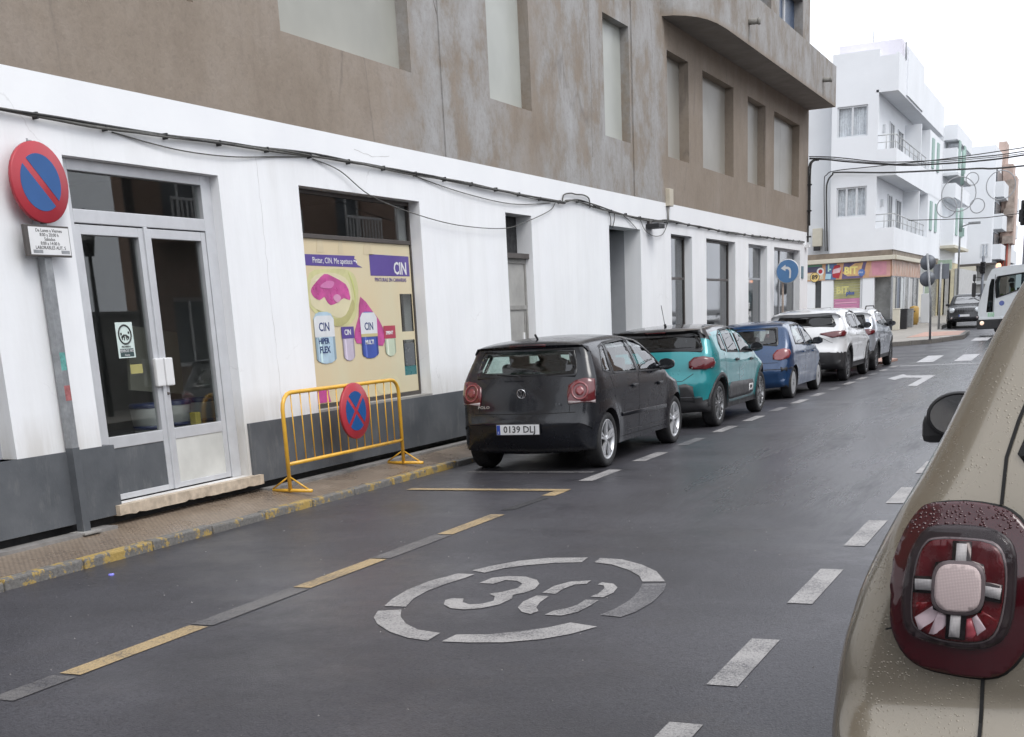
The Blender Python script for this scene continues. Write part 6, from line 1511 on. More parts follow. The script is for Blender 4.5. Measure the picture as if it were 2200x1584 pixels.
# ---- teal crossover hatch with black roof
P_TEAL = carpaint('paint_teal', (.008, .22, .24), .25, dirt=.05); P_RBLK = carpaint('paint_roof_black', (.012, .012, .014), .1, dirt=.12)
def reg3(x, y, z, k):
    if (z > 1.375 and .3 < x < 3.0) or (z > 1.32 and x < .55): return 2
    if z < .44+.0*x: return 1 if (x < .42 or x > 3.5) else (1 if z < .33 else 0)
    return 0
sp = dict(L=4.0, hw=.875, H=1.50, sill=.24, belt=beltf((0, 1.10), (.9, 1.07), (2.9, .99), (4, .96)), tumble=.19, tuck=.05, plan=(.6, .13, .95, .28),
  wheels=[(.66, .335), (3.28, .335)], arch=.385, flare=.02, cab=(.35, 2.6),
  top=[(.18, .22, .05, .05), (.09, .28, .08, .12), (.03, .42, .1, .18), (.0, .56, .1, .19), (.01, .68, .1, .17), (.06, .80, .09, .15), (.08, .92, .09, .13), (.11, 1.02, .085, .12), (.15, 1.10, .075, .11), (.26, 1.27, .06, .10), (.30, 1.35, .05, .08), (.25, 1.40, .04, .07), (.34, 1.435, .035, .08), (.6, 1.46, .03, .11), (1.1, 1.49, .03, .13), (1.6, 1.49, .03, .13), (2.0, 1.45, .03, .12), (2.2, 1.40, .035, .10), (2.6, 1.20, .05, .09), (2.95, 1.04, .06, .08), (3.1, 1.0, .06, .10), (3.5, .93, .08, .13), (3.8, .82, .11, .15), (3.94, .70, .13, .16), (3.99, .52, .13, .16), (3.97, .36, .12, .14), (3.9, .24, .08, .08), (3.84, .22, .05, .05)],
  side_windows=[[(.74, 1.12), (1.0, 1.075), (1.03, 1.375), (.82, 1.31), (.72, 1.2)], [(1.06, 1.07), (1.72, 1.045), (1.66, 1.41), (1.09, 1.385)], [(1.80, 1.04), (2.66, 1.01), (2.45, 1.18), (2.12, 1.33), (1.9, 1.40), (1.75, 1.41)]],
  rear_window=sym([(-.70, 1.095), (-.715, 1.14), (-.635, 1.355), (-.60, 1.37)]), windscreen=sym([(-.64, 1.05), (-.56, 1.37)]), mats=[P_TEAL, M_TRIM, P_RBLK], region=reg3)
c = Car('parked_car', 'turquoise crossover hatchback with black roof and dark wheel arches', (1.73, 17.93, 0), R90, sp, 'cars parked along the kerb')
c.glassset(M_GDRK, glass('car_glass_mid', (.38, .41, .41), .14)); c.interior((1.1, 2.0)); c.mirror(2.60, 1.03, M_TRIM)
for x, r in sp['wheels']:
    c.panel('arch_trim', arch_ring(x, r, .392, .455, -10, 190), 90, M_TRIM, .010, .08, both=True)
    for sd_ in (1, -1): c.wheel(x, r, sd_, 'y', rim=plain('alloy_two_tone', (.28, .285, .29), .3, .7, var=.5, scale=14))
c.handles([(1.58, .93), (2.48, .90)], M_TRIM)
for mir in (False, True):
    L_ = c.panel('tail_light', [(.1, -.56, .885), (.1, -.57, .965), (.14, -.63, 1.025), (.22, -.72, 1.035), (.32, -.82, 1.01), (.35, -.85, .94), (.32, -.84, .885), (.22, -.74, .855), (.12, -.60, .86)], 40, M_LRED, .022, .04, mirror=mir)
    c.panel('tail_light_strip', [(.12, -.59, .868), (.12, -.59, .89), (.3, -.8, .89), (.3, -.8, .872)], 40, M_LWHT, .026, .05, mirror=mir, parent=L_)
c.panel('brake_light', [(.3, -.15, 1.385), (.3, .15, 1.385), (.3, .15, 1.40), (.3, -.15, 1.40)], 0, M_LRED, .006, .06)
c.panel('bumper_insert', [(0, -.62, .40), (0, -.60, .62), (0, -.5, .66), (0, .5, .66), (0, .6, .62), (0, .62, .40)], 0, M_TRIM, .008, .08)
c.line('bumper_line', [(0, -.7, .47), (0, .7, .47)], 0, M_CHR, .008, .011)
c.panel('side_cushion', [(1.14, 0, .40), (1.16, 0, .56), (1.25, 0, .61), (2.58, 0, .58), (2.66, 0, .52), (2.64, 0, .38), (2.5, 0, .36), (1.2, 0, .36)], 90, M_TRIMG, .016, .1, both=True)
c.panel('cushion_frame', [(2.36, 0, .41), (2.36, 0, .52), (2.60, 0, .515), (2.60, 0, .41)], 90, M_SWHITE, .02, .1, both=True, hole=[(2.40, 0, .44), (2.40, 0, .495), (2.56, 0, .49), (2.56, 0, .44)])
c.panel('sill_trim', [(1.0, 0, .25), (2.95, 0, .25), (2.95, 0, .31), (1.0, 0, .33)], 90, M_TRIM, .008, .12, both=True)
for pts in ([(.86, 0, 1.1), (.98, 0, .80), (1.08, 0, .5), (1.1, 0, .31)], [(1.76, 0, 1.04), (1.78, 0, .31)], [(2.74, 0, 1.01), (2.82, 0, .31)]): c.line('panel_gap', pts, 90, w=.007, both=True)
c.line('panel_gap', [(.1, .60, .80), (.1, .45, .70), (.1, -.45, .70), (.1, -.60, .80)], 0, w=.008)
mb = MB(); mb.tube([(.75, 0, 1.47), (.72, 0, 1.50)], .02, 8); mb.tube([(.72, 0, 1.49), (.55, .0, 1.78)], .005, 5); mb.build('aerial', M_BLACK, c.root)
c.plate(-.012, 0, .56, '')

# ---- blue older hatchback
P_BLUE = carpaint('paint_blue', (.002, .035, .11), .2, dirt=.05)
sp = dict(L=3.83, hw=.826, H=1.43, sill=.22, belt=beltf((0, .98), (2.8, .93), (4, .9)), tumble=.20, tuck=.05, plan=(.6, .14, .95, .30),
  wheels=[(.64, .29), (3.08, .29)], arch=.335, flare=.014, cab=(.35, 2.5),
  top=[(.16, .20, .05, .05), (.07, .27, .08, .12), (.02, .40, .1, .16), (.0, .50, .1, .16), (.02, .60, .1, .15), (.06, .68, .1, .14), (.11, .82, .1, .14), (.17, .93, .09, .12), (.30, 1.10, .07, .10), (.44, 1.26, .05, .08), (.52, 1.34, .04, .08), (.66, 1.38, .035, .10), (1.0, 1.415, .03, .12), (1.5, 1.43, .03, .13), (1.9, 1.40, .03, .12), (2.1, 1.35, .035, .1), (2.45, 1.15, .05, .09), (2.8, .95, .06, .08), (2.95, .91, .06, .1), (3.4, .80, .09, .14), (3.65, .68, .12, .16), (3.78, .55, .13, .16), (3.82, .42, .12, .14), (3.76, .26, .08, .08), (3.7, .2, .05, .05)],
  side_windows=[[(.72, 1.0), (1.58, .965), (1.55, 1.345), (.98, 1.335), (.84, 1.26)], [(1.66, .96), (2.52, .94), (2.35, 1.08), (1.98, 1.28), (1.8, 1.34), (1.62, 1.35)]],
  rear_window=sym([(-.56, .975), (-.58, 1.02), (-.52, 1.30), (-.49, 1.315)]), windscreen=sym([(-.60, .97), (-.52, 1.31)]), mats=[P_BLUE, M_BLACK])
c = Car('parked_car', 'blue older hatchback with oval red tail lights, third in the parked row', (1.68, 23.68, 0), R90, sp, 'cars parked along the kerb')
c.glassset(glass('car_glass_206', (.80, .86, .84), .10), glass('car_glass_side', (.88, .95, .93), .16)); c.interior((1.05, 1.9)); c.mirror(2.45, .95, M_TRIM)
for x, r in sp['wheels']:
    for sd_ in (1, -1): c.wheel(x, r, sd_, 'cover', rim=plain('wheel_cover_grey', (.42, .43, .44), .4, .4, var=.15))
c.handles([(1.42, .83), (2.35, .81)], P_BLUE)
for mir in (False, True): c.panel('tail_light', [(.13, -.53, .745), (.13, -.545, .83), (.17, -.62, .905), (.25, -.71, .93), (.34, -.775, .91), (.36, -.785, .84), (.3, -.755, .76), (.19, -.645, .72)], 40, M_LPINK, .012, .04, mirror=mir)
c.panel('bumper_strip', [(0, -.76, .52), (0, .76, .52), (0, .76, .60), (0, -.76, .60)], 0, M_TRIM, .010, .08)
c.panel('bumper_strip', [(.05, -.82, .52), (.40, -.84, .52), (.40, -.84, .60), (.05, -.82, .60)], 60, M_TRIM, .010, .08, both=True)
for pts in ([(.80, 0, .98), (.9, 0, .76), (1.02, 0, .5), (1.04, 0, .27)], [(1.62, 0, .96), (1.64, 0, .27)], [(2.6, 0, .94), (2.66, 0, .27)]): c.line('panel_gap', pts, 90, w=.007, both=True)
c.line('panel_gap', [(.1, .6, .68), (.1, -.6, .68)], 0, w=.008); c.plate(-.01, 0, .44, '')
mb = MB(); mb.tube([(.20, .0, .98), (.22, -.1, 1.0), (.26, -.4, 1.03)], .007, 6); mb.build('rear_wiper', M_BLACK, c.root)

# ---- white crossover
P_WHT = carpaint('paint_white', (.72, .73, .74), .0, dirt=.06)
def regq(x, y, z, k): return 1 if (z < .40 or (x < .46 and z < .655)) else 0
sp = dict(L=4.4, hw=.92, H=1.62, sill=.28, belt=beltf((0, 1.20), (.9, 1.12), (3.0, 1.06), (4.4, 1.0)), tumble=.22, tuck=.04, plan=(.65, .15, 1.0, .28),
  wheels=[(.85, .355), (3.52, .355)], arch=.41, flare=.02, cab=(.4, 2.9),
  top=[(.22, .28, .05, .05), (.10, .34, .08, .12), (.03, .46, .1, .18), (.0, .62, .11, .20), (.03, .74, .11, .19), (.10, .84, .11, .17), (.09, .96, .11, .16), (.12, 1.06, .10, .15), (.19, 1.16, .09, .13), (.33, 1.31, .07, .11), (.42, 1.43, .05, .09), (.36, 1.50, .04, .08), (.48, 1.545, .035, .09), (.9, 1.59, .03, .12), (1.5, 1.62, .03, .13), (2.0, 1.60, .03, .13), (2.4, 1.53, .035, .1), (2.8, 1.31, .05, .09), (3.2, 1.12, .06, .09), (3.35, 1.08, .07, .1), (3.9, 1.0, .09, .14), (4.2, .88, .12, .16), (4.36, .72, .13, .17), (4.4, .56, .13, .16), (4.36, .38, .1, .12), (4.25, .28, .05, .05)],
  side_windows=[[(.85, 1.27), (1.1, 1.165), (1.16, 1.47), (.98, 1.41)], [(1.19, 1.16), (1.98, 1.13), (1.92, 1.52), (1.22, 1.48)], [(2.06, 1.125), (2.95, 1.09), (2.7, 1.27), (2.4, 1.43), (2.2, 1.50), (2.01, 1.525)]], side_lines=[[(.5, .40), (4.3, .40)], [(.22, .655), (.46, .655), (.46, .32)]],
  rear_window=sym([(-.66, 1.19), (-.70, 1.235), (-.58, 1.445), (-.54, 1.455)]), windscreen=sym([(-.68, 1.13), (-.58, 1.50)]), mats=[P_WHT, M_TRIM], region=regq)
c = Car('parked_car', 'white crossover with dark lower bumper and slim red tail lights', (1.70, 28.80, 0), R90, sp, 'cars parked along the kerb')
c.glassset(M_GDRK, M_GDRK); c.interior((1.2, 2.2)); c.mirror(2.90, 1.12, M_TRIM)
for x, r in sp['wheels']:
    c.panel('arch_trim', arch_ring(x, r, .417, .475, -8, 188), 90, M_TRIM, .010, .08, both=True)
    for sd_ in (1, -1): c.wheel(x, r, sd_, 'y', rim=M_RIMD)
for mir in (False, True): c.panel('tail_light', [(.1, -.42, 1.05), (.1, -.44, 1.07), (.15, -.70, 1.10), (.36, -.90, 1.12), (.48, -.92, 1.08), (.36, -.90, .99), (.15, -.68, .97)], 40, M_LRED, .012, .04, mirror=mir)
c.panel('side_trim', [(1.2, 0, .30), (3.15, 0, .30), (3.15, 0, .42), (1.2, 0, .46)], 90, M_TRIM, .008, .12, both=True)
c.handles([(1.8, 1.0), (2.75, .97)], P_WHT)
for pts in ([(.98, 0, 1.2), (1.12, 0, .9), (1.28, 0, .55), (1.30, 0, .32)], [(2.02, 0, 1.12), (2.05, 0, .32)], [(3.05, 0, 1.09), (3.12, 0, .32)]): c.line('panel_gap', pts, 90, w=.007, both=True)
c.line('panel_gap', [(.1, .62, .66), (.1, -.62, .66)], 0, w=.008); c.line('crease', [(.1, -.35, 1.02), (.1, -.6, .88), (.1, -.66, .86)], 0, M_TRIMG, w=.008); c.plate(.06, 0, .90, '')
c.line('bumper_line', [(0, -.5, .42), (0, .5, .42)], 0, M_CHR, .006, .011)

# ---- silver small crossover, last of the row
P_SIL = carpaint('paint_silver', (.42, .45, .50), .5, dirt=.1)
def reg5(x, y, z, k): return 2 if z > 1.30 else (1 if (z < .36 or (x < .45 and z < .5)) else 0)
sp = dict(L=4.15, hw=.89, H=1.57, sill=.27, belt=beltf((0, 1.12), (2.8, 1.03), (4.2, .98)), tumble=.21, tuck=.05, plan=(.6, .14, 1.0, .28),
  wheels=[(.74, .335), (3.32, .335)], arch=.39, flare=.022, cab=(.4, 2.7),
  top=[(.2, .27, .05, .05), (.08, .34, .08, .12), (.02, .48, .1, .18), (.0, .62, .1, .19), (.05, .75, .1, .17), (.08, .95, .1, .14), (.15, 1.1, .09, .12), (.28, 1.27, .07, .1), (.36, 1.40, .05, .08), (.32, 1.45, .04, .07), (.44, 1.49, .035, .08), (.9, 1.545, .03, .12), (1.5, 1.57, .03, .13), (2.0, 1.54, .03, .12), (2.25, 1.48, .035, .1), (2.65, 1.26, .05, .09), (3.05, 1.07, .06, .09), (3.2, 1.03, .07, .1), (3.7, .95, .09, .14), (4.0, .82, .12, .16), (4.13, .66, .13, .17), (4.15, .5, .13, .16), (4.1, .36, .1, .12), (4.0, .27, .05, .05)],
  side_windows=[[(.80, 1.18), (1.78, 1.09), (1.73, 1.47), (1.08, 1.44), (.92, 1.36)], [(1.86, 1.085), (2.78, 1.05), (2.5, 1.25), (2.2, 1.39), (2.0, 1.45), (1.81, 1.475)]],
  rear_window=sym([(-.64, 1.11), (-.66, 1.16), (-.58, 1.385), (-.54, 1.40)]), windscreen=sym([(-.66, 1.09), (-.57, 1.44)]), mats=[P_SIL, M_TRIM, P_WHT], region=reg5)
c = Car('parked_car', 'silver crossover with white roof at the far end of the parked row', (1.69, 33.42, 0), R90, sp, 'cars parked along the kerb')
c.glassset(M_GDRK, M_GDRK); c.interior((1.15, 2.1)); c.mirror(2.72, 1.07, M_TRIM)
for x, r in sp['wheels']:
    c.panel('arch_trim', arch_ring(x, r, .397, .455, -8, 188), 90, M_TRIM, .010, .08, both=True)
    for sd_ in (1, -1): c.wheel(x, r, sd_, 'y', rim=M_RIMD)
for mir in (False, True): c.panel('tail_light', [(.1, -.5, .92), (.1, -.52, 1.0), (.2, -.7, 1.04), (.34, -.85, 1.02), (.34, -.86, .92), (.2, -.72, .89)], 40, M_LRED, .012, .04, mirror=mir)
mb = MB()
for sd_ in (1, -1): mb.tube([(.7, sd_*.56, 1.53), (.8, sd_*.56, 1.60), (2.0, sd_*.56, 1.60), (2.1, sd_*.56, 1.55)], .016, 6)
mb.build('roof_rail', M_TRIM, c.root)
for pts in ([(.9, 0, 1.15), (1.08, 0, .8), (1.17, 0, .5)], [(1.82, 0, 1.08), (1.85, 0, .32)], [(2.85, 0, 1.05), (2.92, 0, .32)]): c.line('panel_gap', pts, 90, w=.007, both=True)
c.handles([(1.65, .98), (2.6, .95)], P_SIL); c.plate(.0, 0, .80, '')

# ---- boxy off-roader facing us beyond the junction
P_JBK = carpaint('paint_dark', (.015, .016, .019), .2, dirt=.15)
def boxy(scale=1.0): return None
spj = dict(L=4.24, hw=.90, H=1.69, sill=.30, belt=beltf((0, 1.1), (4.2, 1.06)), tumble=.17, tuck=.03, plan=(.4, .08, .6, .12),
  wheels=[(.78, .345), (3.35, .345)], arch=.41, flare=.025, cab=(.3, 2.9),
  top=[(.15, .32, .04, .05), (.04, .38, .06, .1), (.0, .55, .07, .12), (.03, .75, .07, .11), (.08, .9, .06, .1), (.10, 1.1, .05, .08), (.2, 1.4, .04, .07), (.3, 1.6, .03, .07), (.45, 1.67, .03, .08), (1.2, 1.69, .03, .1), (2.2, 1.68, .03, .1), (2.5, 1.60, .03, .09), (2.85, 1.32, .04, .08), (3.05, 1.13, .05, .08), (3.2, 1.10, .04, .08), (3.7, 1.07, .04, .09), (4.02, 1.02, .05, .1), (4.14, .95, .05, .08), (4.17, .80, .06, .08), (4.2, .66, .07, .12), (4.24, .5, .08, .14), (4.18, .36, .06, .1), (4.08, .32, .04, .05)],
  side_windows=[[(.35, 1.16), (1.6, 1.13), (1.58, 1.58), (.55, 1.56)], [(1.68, 1.13), (2.78, 1.11), (2.4, 1.56), (1.66, 1.58)]],
  rear_window=sym([(-.6, 1.15), (-.55, 1.55)]), windscreen=sym([(-.68, 1.165), (-.62, 1.585)]), mats=[P_JBK, M_TRIM])
c = Car('parked_car', 'black boxy off-roader with round headlights facing the camera across the junction', (2.45, 60.0+4.24*.86, gz(60.5)), -R90, spj)
c.root.scale = (.86, .86, .86)
c.glassset(M_GDRK, M_GDRK, frontm=glass('car_glass_wind', (.30, .34, .36), .42)); c.interior((1.1, 2.0)); c.mirror(2.75, 1.12, M_TRIM)
for x, r in spj['wheels']:
    for sd_ in (1, -1): c.wheel(x, r, sd_, 'y', rim=M_RIMD)
for sy_ in (1, -1):
    y_ = sy_*.62
    H_ = c.panel('headlight', [(4.2, y_+.115*cos(2*pi*i/20), .89+.115*sin(2*pi*i/20)) for i in range(20)], 180, plain('headlamp_glass', (.55, .58, .60), .1, .3, var=.1), .012, .05)
    c.panel('headlight_ring', [(4.2, y_+.13*cos(2*pi*i/20), .89+.13*sin(2*pi*i/20)) for i in range(20)], 180, M_CHR, .008, .05, hole=[(4.2, y_+.11*cos(2*pi*i/20), .89+.11*sin(2*pi*i/20)) for i in range(20)], parent=H_)
    c.panel('fog_light', [(4.2, y_+.05*cos(2*pi*i/12), .50+.05*sin(2*pi*i/12)) for i in range(12)], 180, M_LWHT, .01, .05)
for k in range(7): y_ = -.36+k*.12; c.panel('grille_slot', [(4.2, y_-.035, .80), (4.2, y_+.035, .80), (4.2, y_+.035, .98), (4.2, y_-.035, .98)], 180, M_TRIMG, .006, .05)
c.line('bumper_line', [(4.2, .6, .38), (4.2, -.6, .38)], 180, M_TRIMG, .03, .004)
c.plate(4.25, 0, .62, '', front=True)
# ---- white panel van behind it
P_VAN = P_WHT
spv = dict(L=4.6, hw=.92, H=1.95, sill=.28, belt=beltf((0, 1.2), (5, 1.15)), tumble=.14, tuck=.03, plan=(.3, .05, .7, .2), wheels=[(.9, .33), (3.7, .33)], arch=.38, cab=(2.3, 3.6), grid=.12, step=.1,
  top=[(.1, .3, .03, .05), (.0, .5, .04, .08), (.0, 1.0, .04, .08), (.05, 1.8, .04, .08), (.15, 1.93, .03, .08), (1.5, 1.95, .03, .1), (2.8, 1.93, .03, .1), (3.1, 1.85, .03, .09), (3.5, 1.5, .04, .08), (3.9, 1.2, .05, .08), (4.3, 1.05, .07, .12), (4.55, .85, .1, .15), (4.6, .5, .1, .14), (4.5, .3, .05, .05)],
  side_windows=[[(2.65, 1.25), (3.65, 1.22), (3.2, 1.7), (2.7, 1.72)]], windscreen=sym([(-.7, 1.25), (-.6, 1.8)]), mats=[P_VAN, M_BLACK])
c = Car('panel_van', 'white panel van crossing behind the black off-roader', (-3.3, 89.55, gz(89.5)), 0, spv, cat='van')
c.root.scale = (.88, .88, .82)
c.glassset(M_GDRK, M_GDRK)
for x, r in spv['wheels']:
    for sd_ in (1, -1): c.wheel(x, r, sd_, 'cover', rim=M_RIMD)

# ---- beige off-roader close on the right
P_BEI = carpaint('paint_beige', (.25, .218, .168), .5, drops=True, dirt=.04, rough=.24)
def Wz(z):
    K = [(.3, .89), (.6, .915), (.893, .925), (1.0, .915), (1.06, .903), (1.15, .878), (1.234, .840), (1.296, .808), (1.34, .782), (1.40, .752), (1.49, .712), (1.57, .677), (1.66, .635), (1.75, .58), (1.85, .52)]
    if z <= K[0][0]: return K[0][1]
    for (a, va), (b, vb) in zip(K[:-1], K[1:]):
        if z <= b: return va+(vb-va)*(z-a)/(b-a)
    return K[-1][1]
class Beige(Car):
    def W(s, x, z):
        w = Wz(z); w -= .05*max(0, (.42-x)/.42)**2
        if x > 3.5: w -= .12*((x-3.5)/.74)**2
        for (xw, rw_) in s.sp['wheels']:
            d = sqrt((x-xw)**2+(z-rw_)**2); w += .03*math.exp(-((d-s.sp['arch']-.02)/.08)**2)
        return w
spb = dict(L=4.24, hw=.905, H=1.80, sill=.33, belt=1.1, tumble=.3, plan=(.4, .05, .6, .12), wheels=[(.80, .36), (3.40, .36)], arch=.42, cab=(.4, 2.9), grid=.05, step=.025,
  top=[(.16, .36, .03, .05), (.06, .42, .04, .08), (.0, .55, .05, .10), (-.02, .70, .05, .10), (-.02, .80, .05, .10), (-.005, .87, .05, .10), (.022, .912, .05, .095), (.068, .938, .05, .085), (.086, .955, .05, .075), (.096, 1.0, .05, .07), (.11, 1.15, .05, .07), (.125, 1.27, .05, .07), (.15, 1.36, .05, .07), (.215, 1.50, .045, .07), (.29, 1.64, .04, .07), (.33, 1.71, .04, .07), (.36, 1.755, .035, .07), (.45, 1.785, .03, .08), (.8, 1.80, .03, .1), (1.5, 1.81, .03, .1), (2.2, 1.79, .03, .1), (2.5, 1.70, .03, .09), (2.85, 1.42, .04, .08), (3.05, 1.2, .05, .08), (3.2, 1.16, .04, .08), (3.7, 1.12, .04, .09), (4.02, 1.07, .05, .1), (4.14, .98, .05, .08), (4.18, .80, .06, .08), (4.24, .55, .08, .14), (4.18, .40, .06, .1), (4.08, .36, .04, .05)],
  side_windows=[[(.55, 1.24), (1.6, 1.2), (1.58, 1.64), (.72, 1.60)], [(1.68, 1.2), (2.78, 1.18), (2.4, 1.62), (1.66, 1.64)]],
  rear_window=sym([(-.600, 1.368), (-.615, 1.385), (-.505, 1.69), (-.46, 1.71)]), windscreen=sym([(-.68, 1.25), (-.62, 1.66)]), mats=[P_BEI, M_BLACK])
c = Beige('parked_car', 'beige off-roader wet with raindrops, its left tail light close to the camera', (8.07, 2.065, 0), R90, spb)
c.glassset(M_GDRK, M_GDRK); c.interior((1.2, 2.1))
for x, r in spb['wheels']:
    for sd_ in (1, -1): c.wheel(x, r, sd_, 'y', rim=M_RIMD)
def lamp_drops():
    s = NT('lamp_red_wet'); m_ = s.m
    s.col((.045, .0012, .004)); s.b.inputs['Coat Weight'].default_value = .6; s.b.inputs['Coat Roughness'].default_value = .03
    v = s.n('ShaderNodeTexVoronoi', i_Scale=160.0); s.l(s.tc.outputs['Object'], v.inputs['Vector'])
    g = s.n('ShaderNodeNewGeometry'); sep = s.n('ShaderNodeSeparateXYZ'); s.l(g.outputs['Position'], sep.inputs[0])
    zz = s.n('ShaderNodeMapRange'); zz.inputs[1].default_value = 1.24; zz.inputs[2].default_value = 1.27; s.l(sep.outputs['Z'], zz.inputs[0])
    d = s.math('MAXIMUM', s.math('SUBTRACT', s.math('MULTIPLY', zz.outputs[0], .42), v.outputs['Distance']), 0.0)
    b = s.n('ShaderNodeBump'); b.inputs['Strength'].default_value = 1; b.inputs['Distance'].default_value = .006; s.l(d, b.inputs['Height'])
    s.l(b.outputs[0], s.b.inputs['Normal']); s.l(b.outputs[0], s.b.inputs['Coat Normal'])
    s.rough(s.ramp(zz.outputs[0], (0, .08), (1, .25))); return m_
M_LW = lamp_drops()
M_SMOKE = plain('lamp_smoked_band', (.018, .012, .014), .4, var=.3, scale=12)
M_QRED = plain('lamp_quadrant_red', (.075, .004, .007), .25, var=.4, scale=22); M_QPALE = plain('lamp_quadrant_pale', (.62, .56, .60), .2, var=.2, scale=24)
def ribbed(name, c):
    s = NT(name); w = s.n('ShaderNodeTexWave', i_Scale=130.0, wave_type='BANDS', bands_direction='Z'); s.l(s.tc.outputs['Object'], w.inputs['Vector'])
    w2 = s.n('ShaderNodeTexWave', i_Scale=130.0, wave_type='BANDS', bands_direction='Y'); s.l(s.tc.outputs['Object'], w2.inputs['Vector'])
    f = s.math('MULTIPLY', w.outputs['Fac'], w2.outputs['Fac'])
    s.col(s.mix(f, tuple(x*.62 for x in c), c)); s.rough(.35); s.bump(f, .3, .002); return s.m
M_RIB = ribbed('lamp_ribbed_clear', (.86, .80, .78)); M_RIBW = ribbed('lamp_ribbed_white', (.66, .72, .72))
outer = [(0.743,1.302),(0.762,1.289),(0.779,1.262),(0.791,1.229),(0.8,1.191),(0.803,1.147),(0.802,1.103),(0.791,1.07),(0.772,1.043),(0.743,1.026),(0.704,1.019),(0.666,1.016),(0.638,1.017),(0.611,1.028),(0.586,1.06),(0.572,1.099),(0.569,1.136),(0.572,1.189),(0.577,1.235),(0.595,1.273),(0.618,1.294),(0.643,1.302),(0.691,1.307)]
rim = [(0.746,1.263),(0.766,1.235),(0.775,1.203),(0.781,1.154),(0.776,1.104),(0.76,1.083),(0.719,1.071),(0.668,1.066),(0.624,1.077),(0.604,1.108),(0.599,1.161),(0.603,1.227),(0.621,1.255),(0.653,1.267),(0.702,1.269)]
inner = [(0.745,1.236),(0.757,1.209),(0.762,1.168),(0.762,1.127),(0.756,1.102),(0.735,1.087),(0.699,1.079),(0.656,1.08),(0.63,1.095),(0.619,1.134),(0.617,1.187),(0.624,1.223),(0.642,1.241),(0.689,1.245),(0.726,1.244)]
cent = [(0.714,1.205),(0.662,1.207),(0.653,1.196),(0.652,1.143),(0.661,1.13),(0.716,1.132),(0.724,1.142),(0.722,1.194)]
def rnd(p, k=3): return blobline(p, k)
def pl3(P, f=1): return [(.12, y*f, z) for y, z in P]
def sq(cy, cz, ry, rz, e=3.2, n=28): 
    return [(cy+ry*abs(cos(2*pi*i/n))**(2/e)*(1 if cos(2*pi*i/n) > 0 else -1), cz+rz*abs(sin(2*pi*i/n))**(2/e)*(1 if sin(2*pi*i/n) > 0 else -1)) for i in range(n)]
M_COVER = glass('lamp_cover', (.96, .90, .90), .03, .02)
M_QROSE = plain('lamp_quadrant_rose', (.34, .07, .09), .2, var=.5, scale=30); M_QRED2 = plain('lamp_quadrant_bright', (.16, .008, .012), .2, var=.4, scale=30)
for f in (1, -1):
    base = c.panel('tail_light', pl3(rnd(outer), f), 0, M_LW, .012, .010, bulge=.012, relax=8)
    c.panel('lamp_rim_gap', pl3(rnd([(.686+(y-.686)*1.035, 1.162+(z-1.162)*1.03) for y, z in outer], 2), f), 0, M_SEAM, .002, .012, relax=4)
    for nm, P, m_, o_, k in (('smoked_band', rim, M_SMOKE, .0265, 3), ('inner_rim', [(.69+(y-.69)*1.05, 1.163+(z-1.163)*1.05) for y, z in inner], plain('lamp_inner_rim', (.13, .12, .125), .3, var=.2), .0285, 3), ('dark_surround', [(.69+(y-.69)*1.015, 1.163+(z-1.163)*1.015) for y, z in inner], M_FRIT, .0300, 3), ('quadrant', inner, M_QRED, .0312, 3)):
        c.panel(nm, pl3(rnd(P, k), f), 0, m_, o_, .010, parent=base, relax=10)
    K_ = 0
    for P, m_ in (([(.757,1.115),(.728,1.136),(.718,1.128),(.733,1.088),(.750,1.094)], M_QPALE), ([(.733,1.088),(.718,1.128),(.706,1.122),(.704,1.084)], M_QPALE), ([(.675,1.084),(.672,1.118),(.664,1.12),(.652,1.084)], M_QROSE), ([(.652,1.084),(.664,1.12),(.657,1.126),(.636,1.095)], M_QPALE), ([(.636,1.095),(.657,1.126),(.650,1.134),(.624,1.118)], M_QRED2), ([(.756,1.14),(.728,1.142),(.757,1.118)], M_QRED2)):
        c.panel('reflector_facet', pl3(P, f), 0, m_, .0325, .012, parent=base, relax=6)
    cross = [(.701,1.243),(.671,1.243),(.671,1.214),(.650,1.208),(.645,1.180),(.619,1.177),(.619,1.147),(.645,1.150),(.650,1.130),(.673,1.122),(.673,1.082),(.705,1.082),(.705,1.122),(.727,1.130),(.731,1.156),(.762,1.156),(.762,1.184),(.731,1.184),(.727,1.208),(.701,1.214)]
    c.panel('cross_surround', pl3(cross, f), 0, M_FRIT, .0355, .02, parent=base)
    for P in ([(.694,1.240),(.678,1.240),(.678,1.203),(.695,1.203)], [(.697,1.132),(.681,1.132),(.682,1.086),(.699,1.086)], [(.759,1.179),(.722,1.179),(.722,1.161),(.758,1.161)], [(.657,1.175),(.620,1.171),(.622,1.153),(.656,1.159)]):
        c.panel('cross_arm', pl3(P, f), 0, M_RIBW, .0385, .03, parent=base)
    c.panel('centre_surround', pl3(sq(.688, 1.168, .043, .045), f), 0, plain('lamp_inner_rim', (.13, .12, .125), .3, var=.2), .0400, .012, parent=base)
    c.panel('centre_lens', pl3(sq(.688, 1.168, .037, .039), f), 0, M_RIB, .0420, .008, parent=base, bulge=.003)
    c.panel('lens_cover', pl3(rnd([(.689+(y-.689)*.97, 1.165+(z-1.165)*.97) for y, z in rim]), f), 0, M_COVER, .047, .012, parent=base, bulge=.004, relax=10)
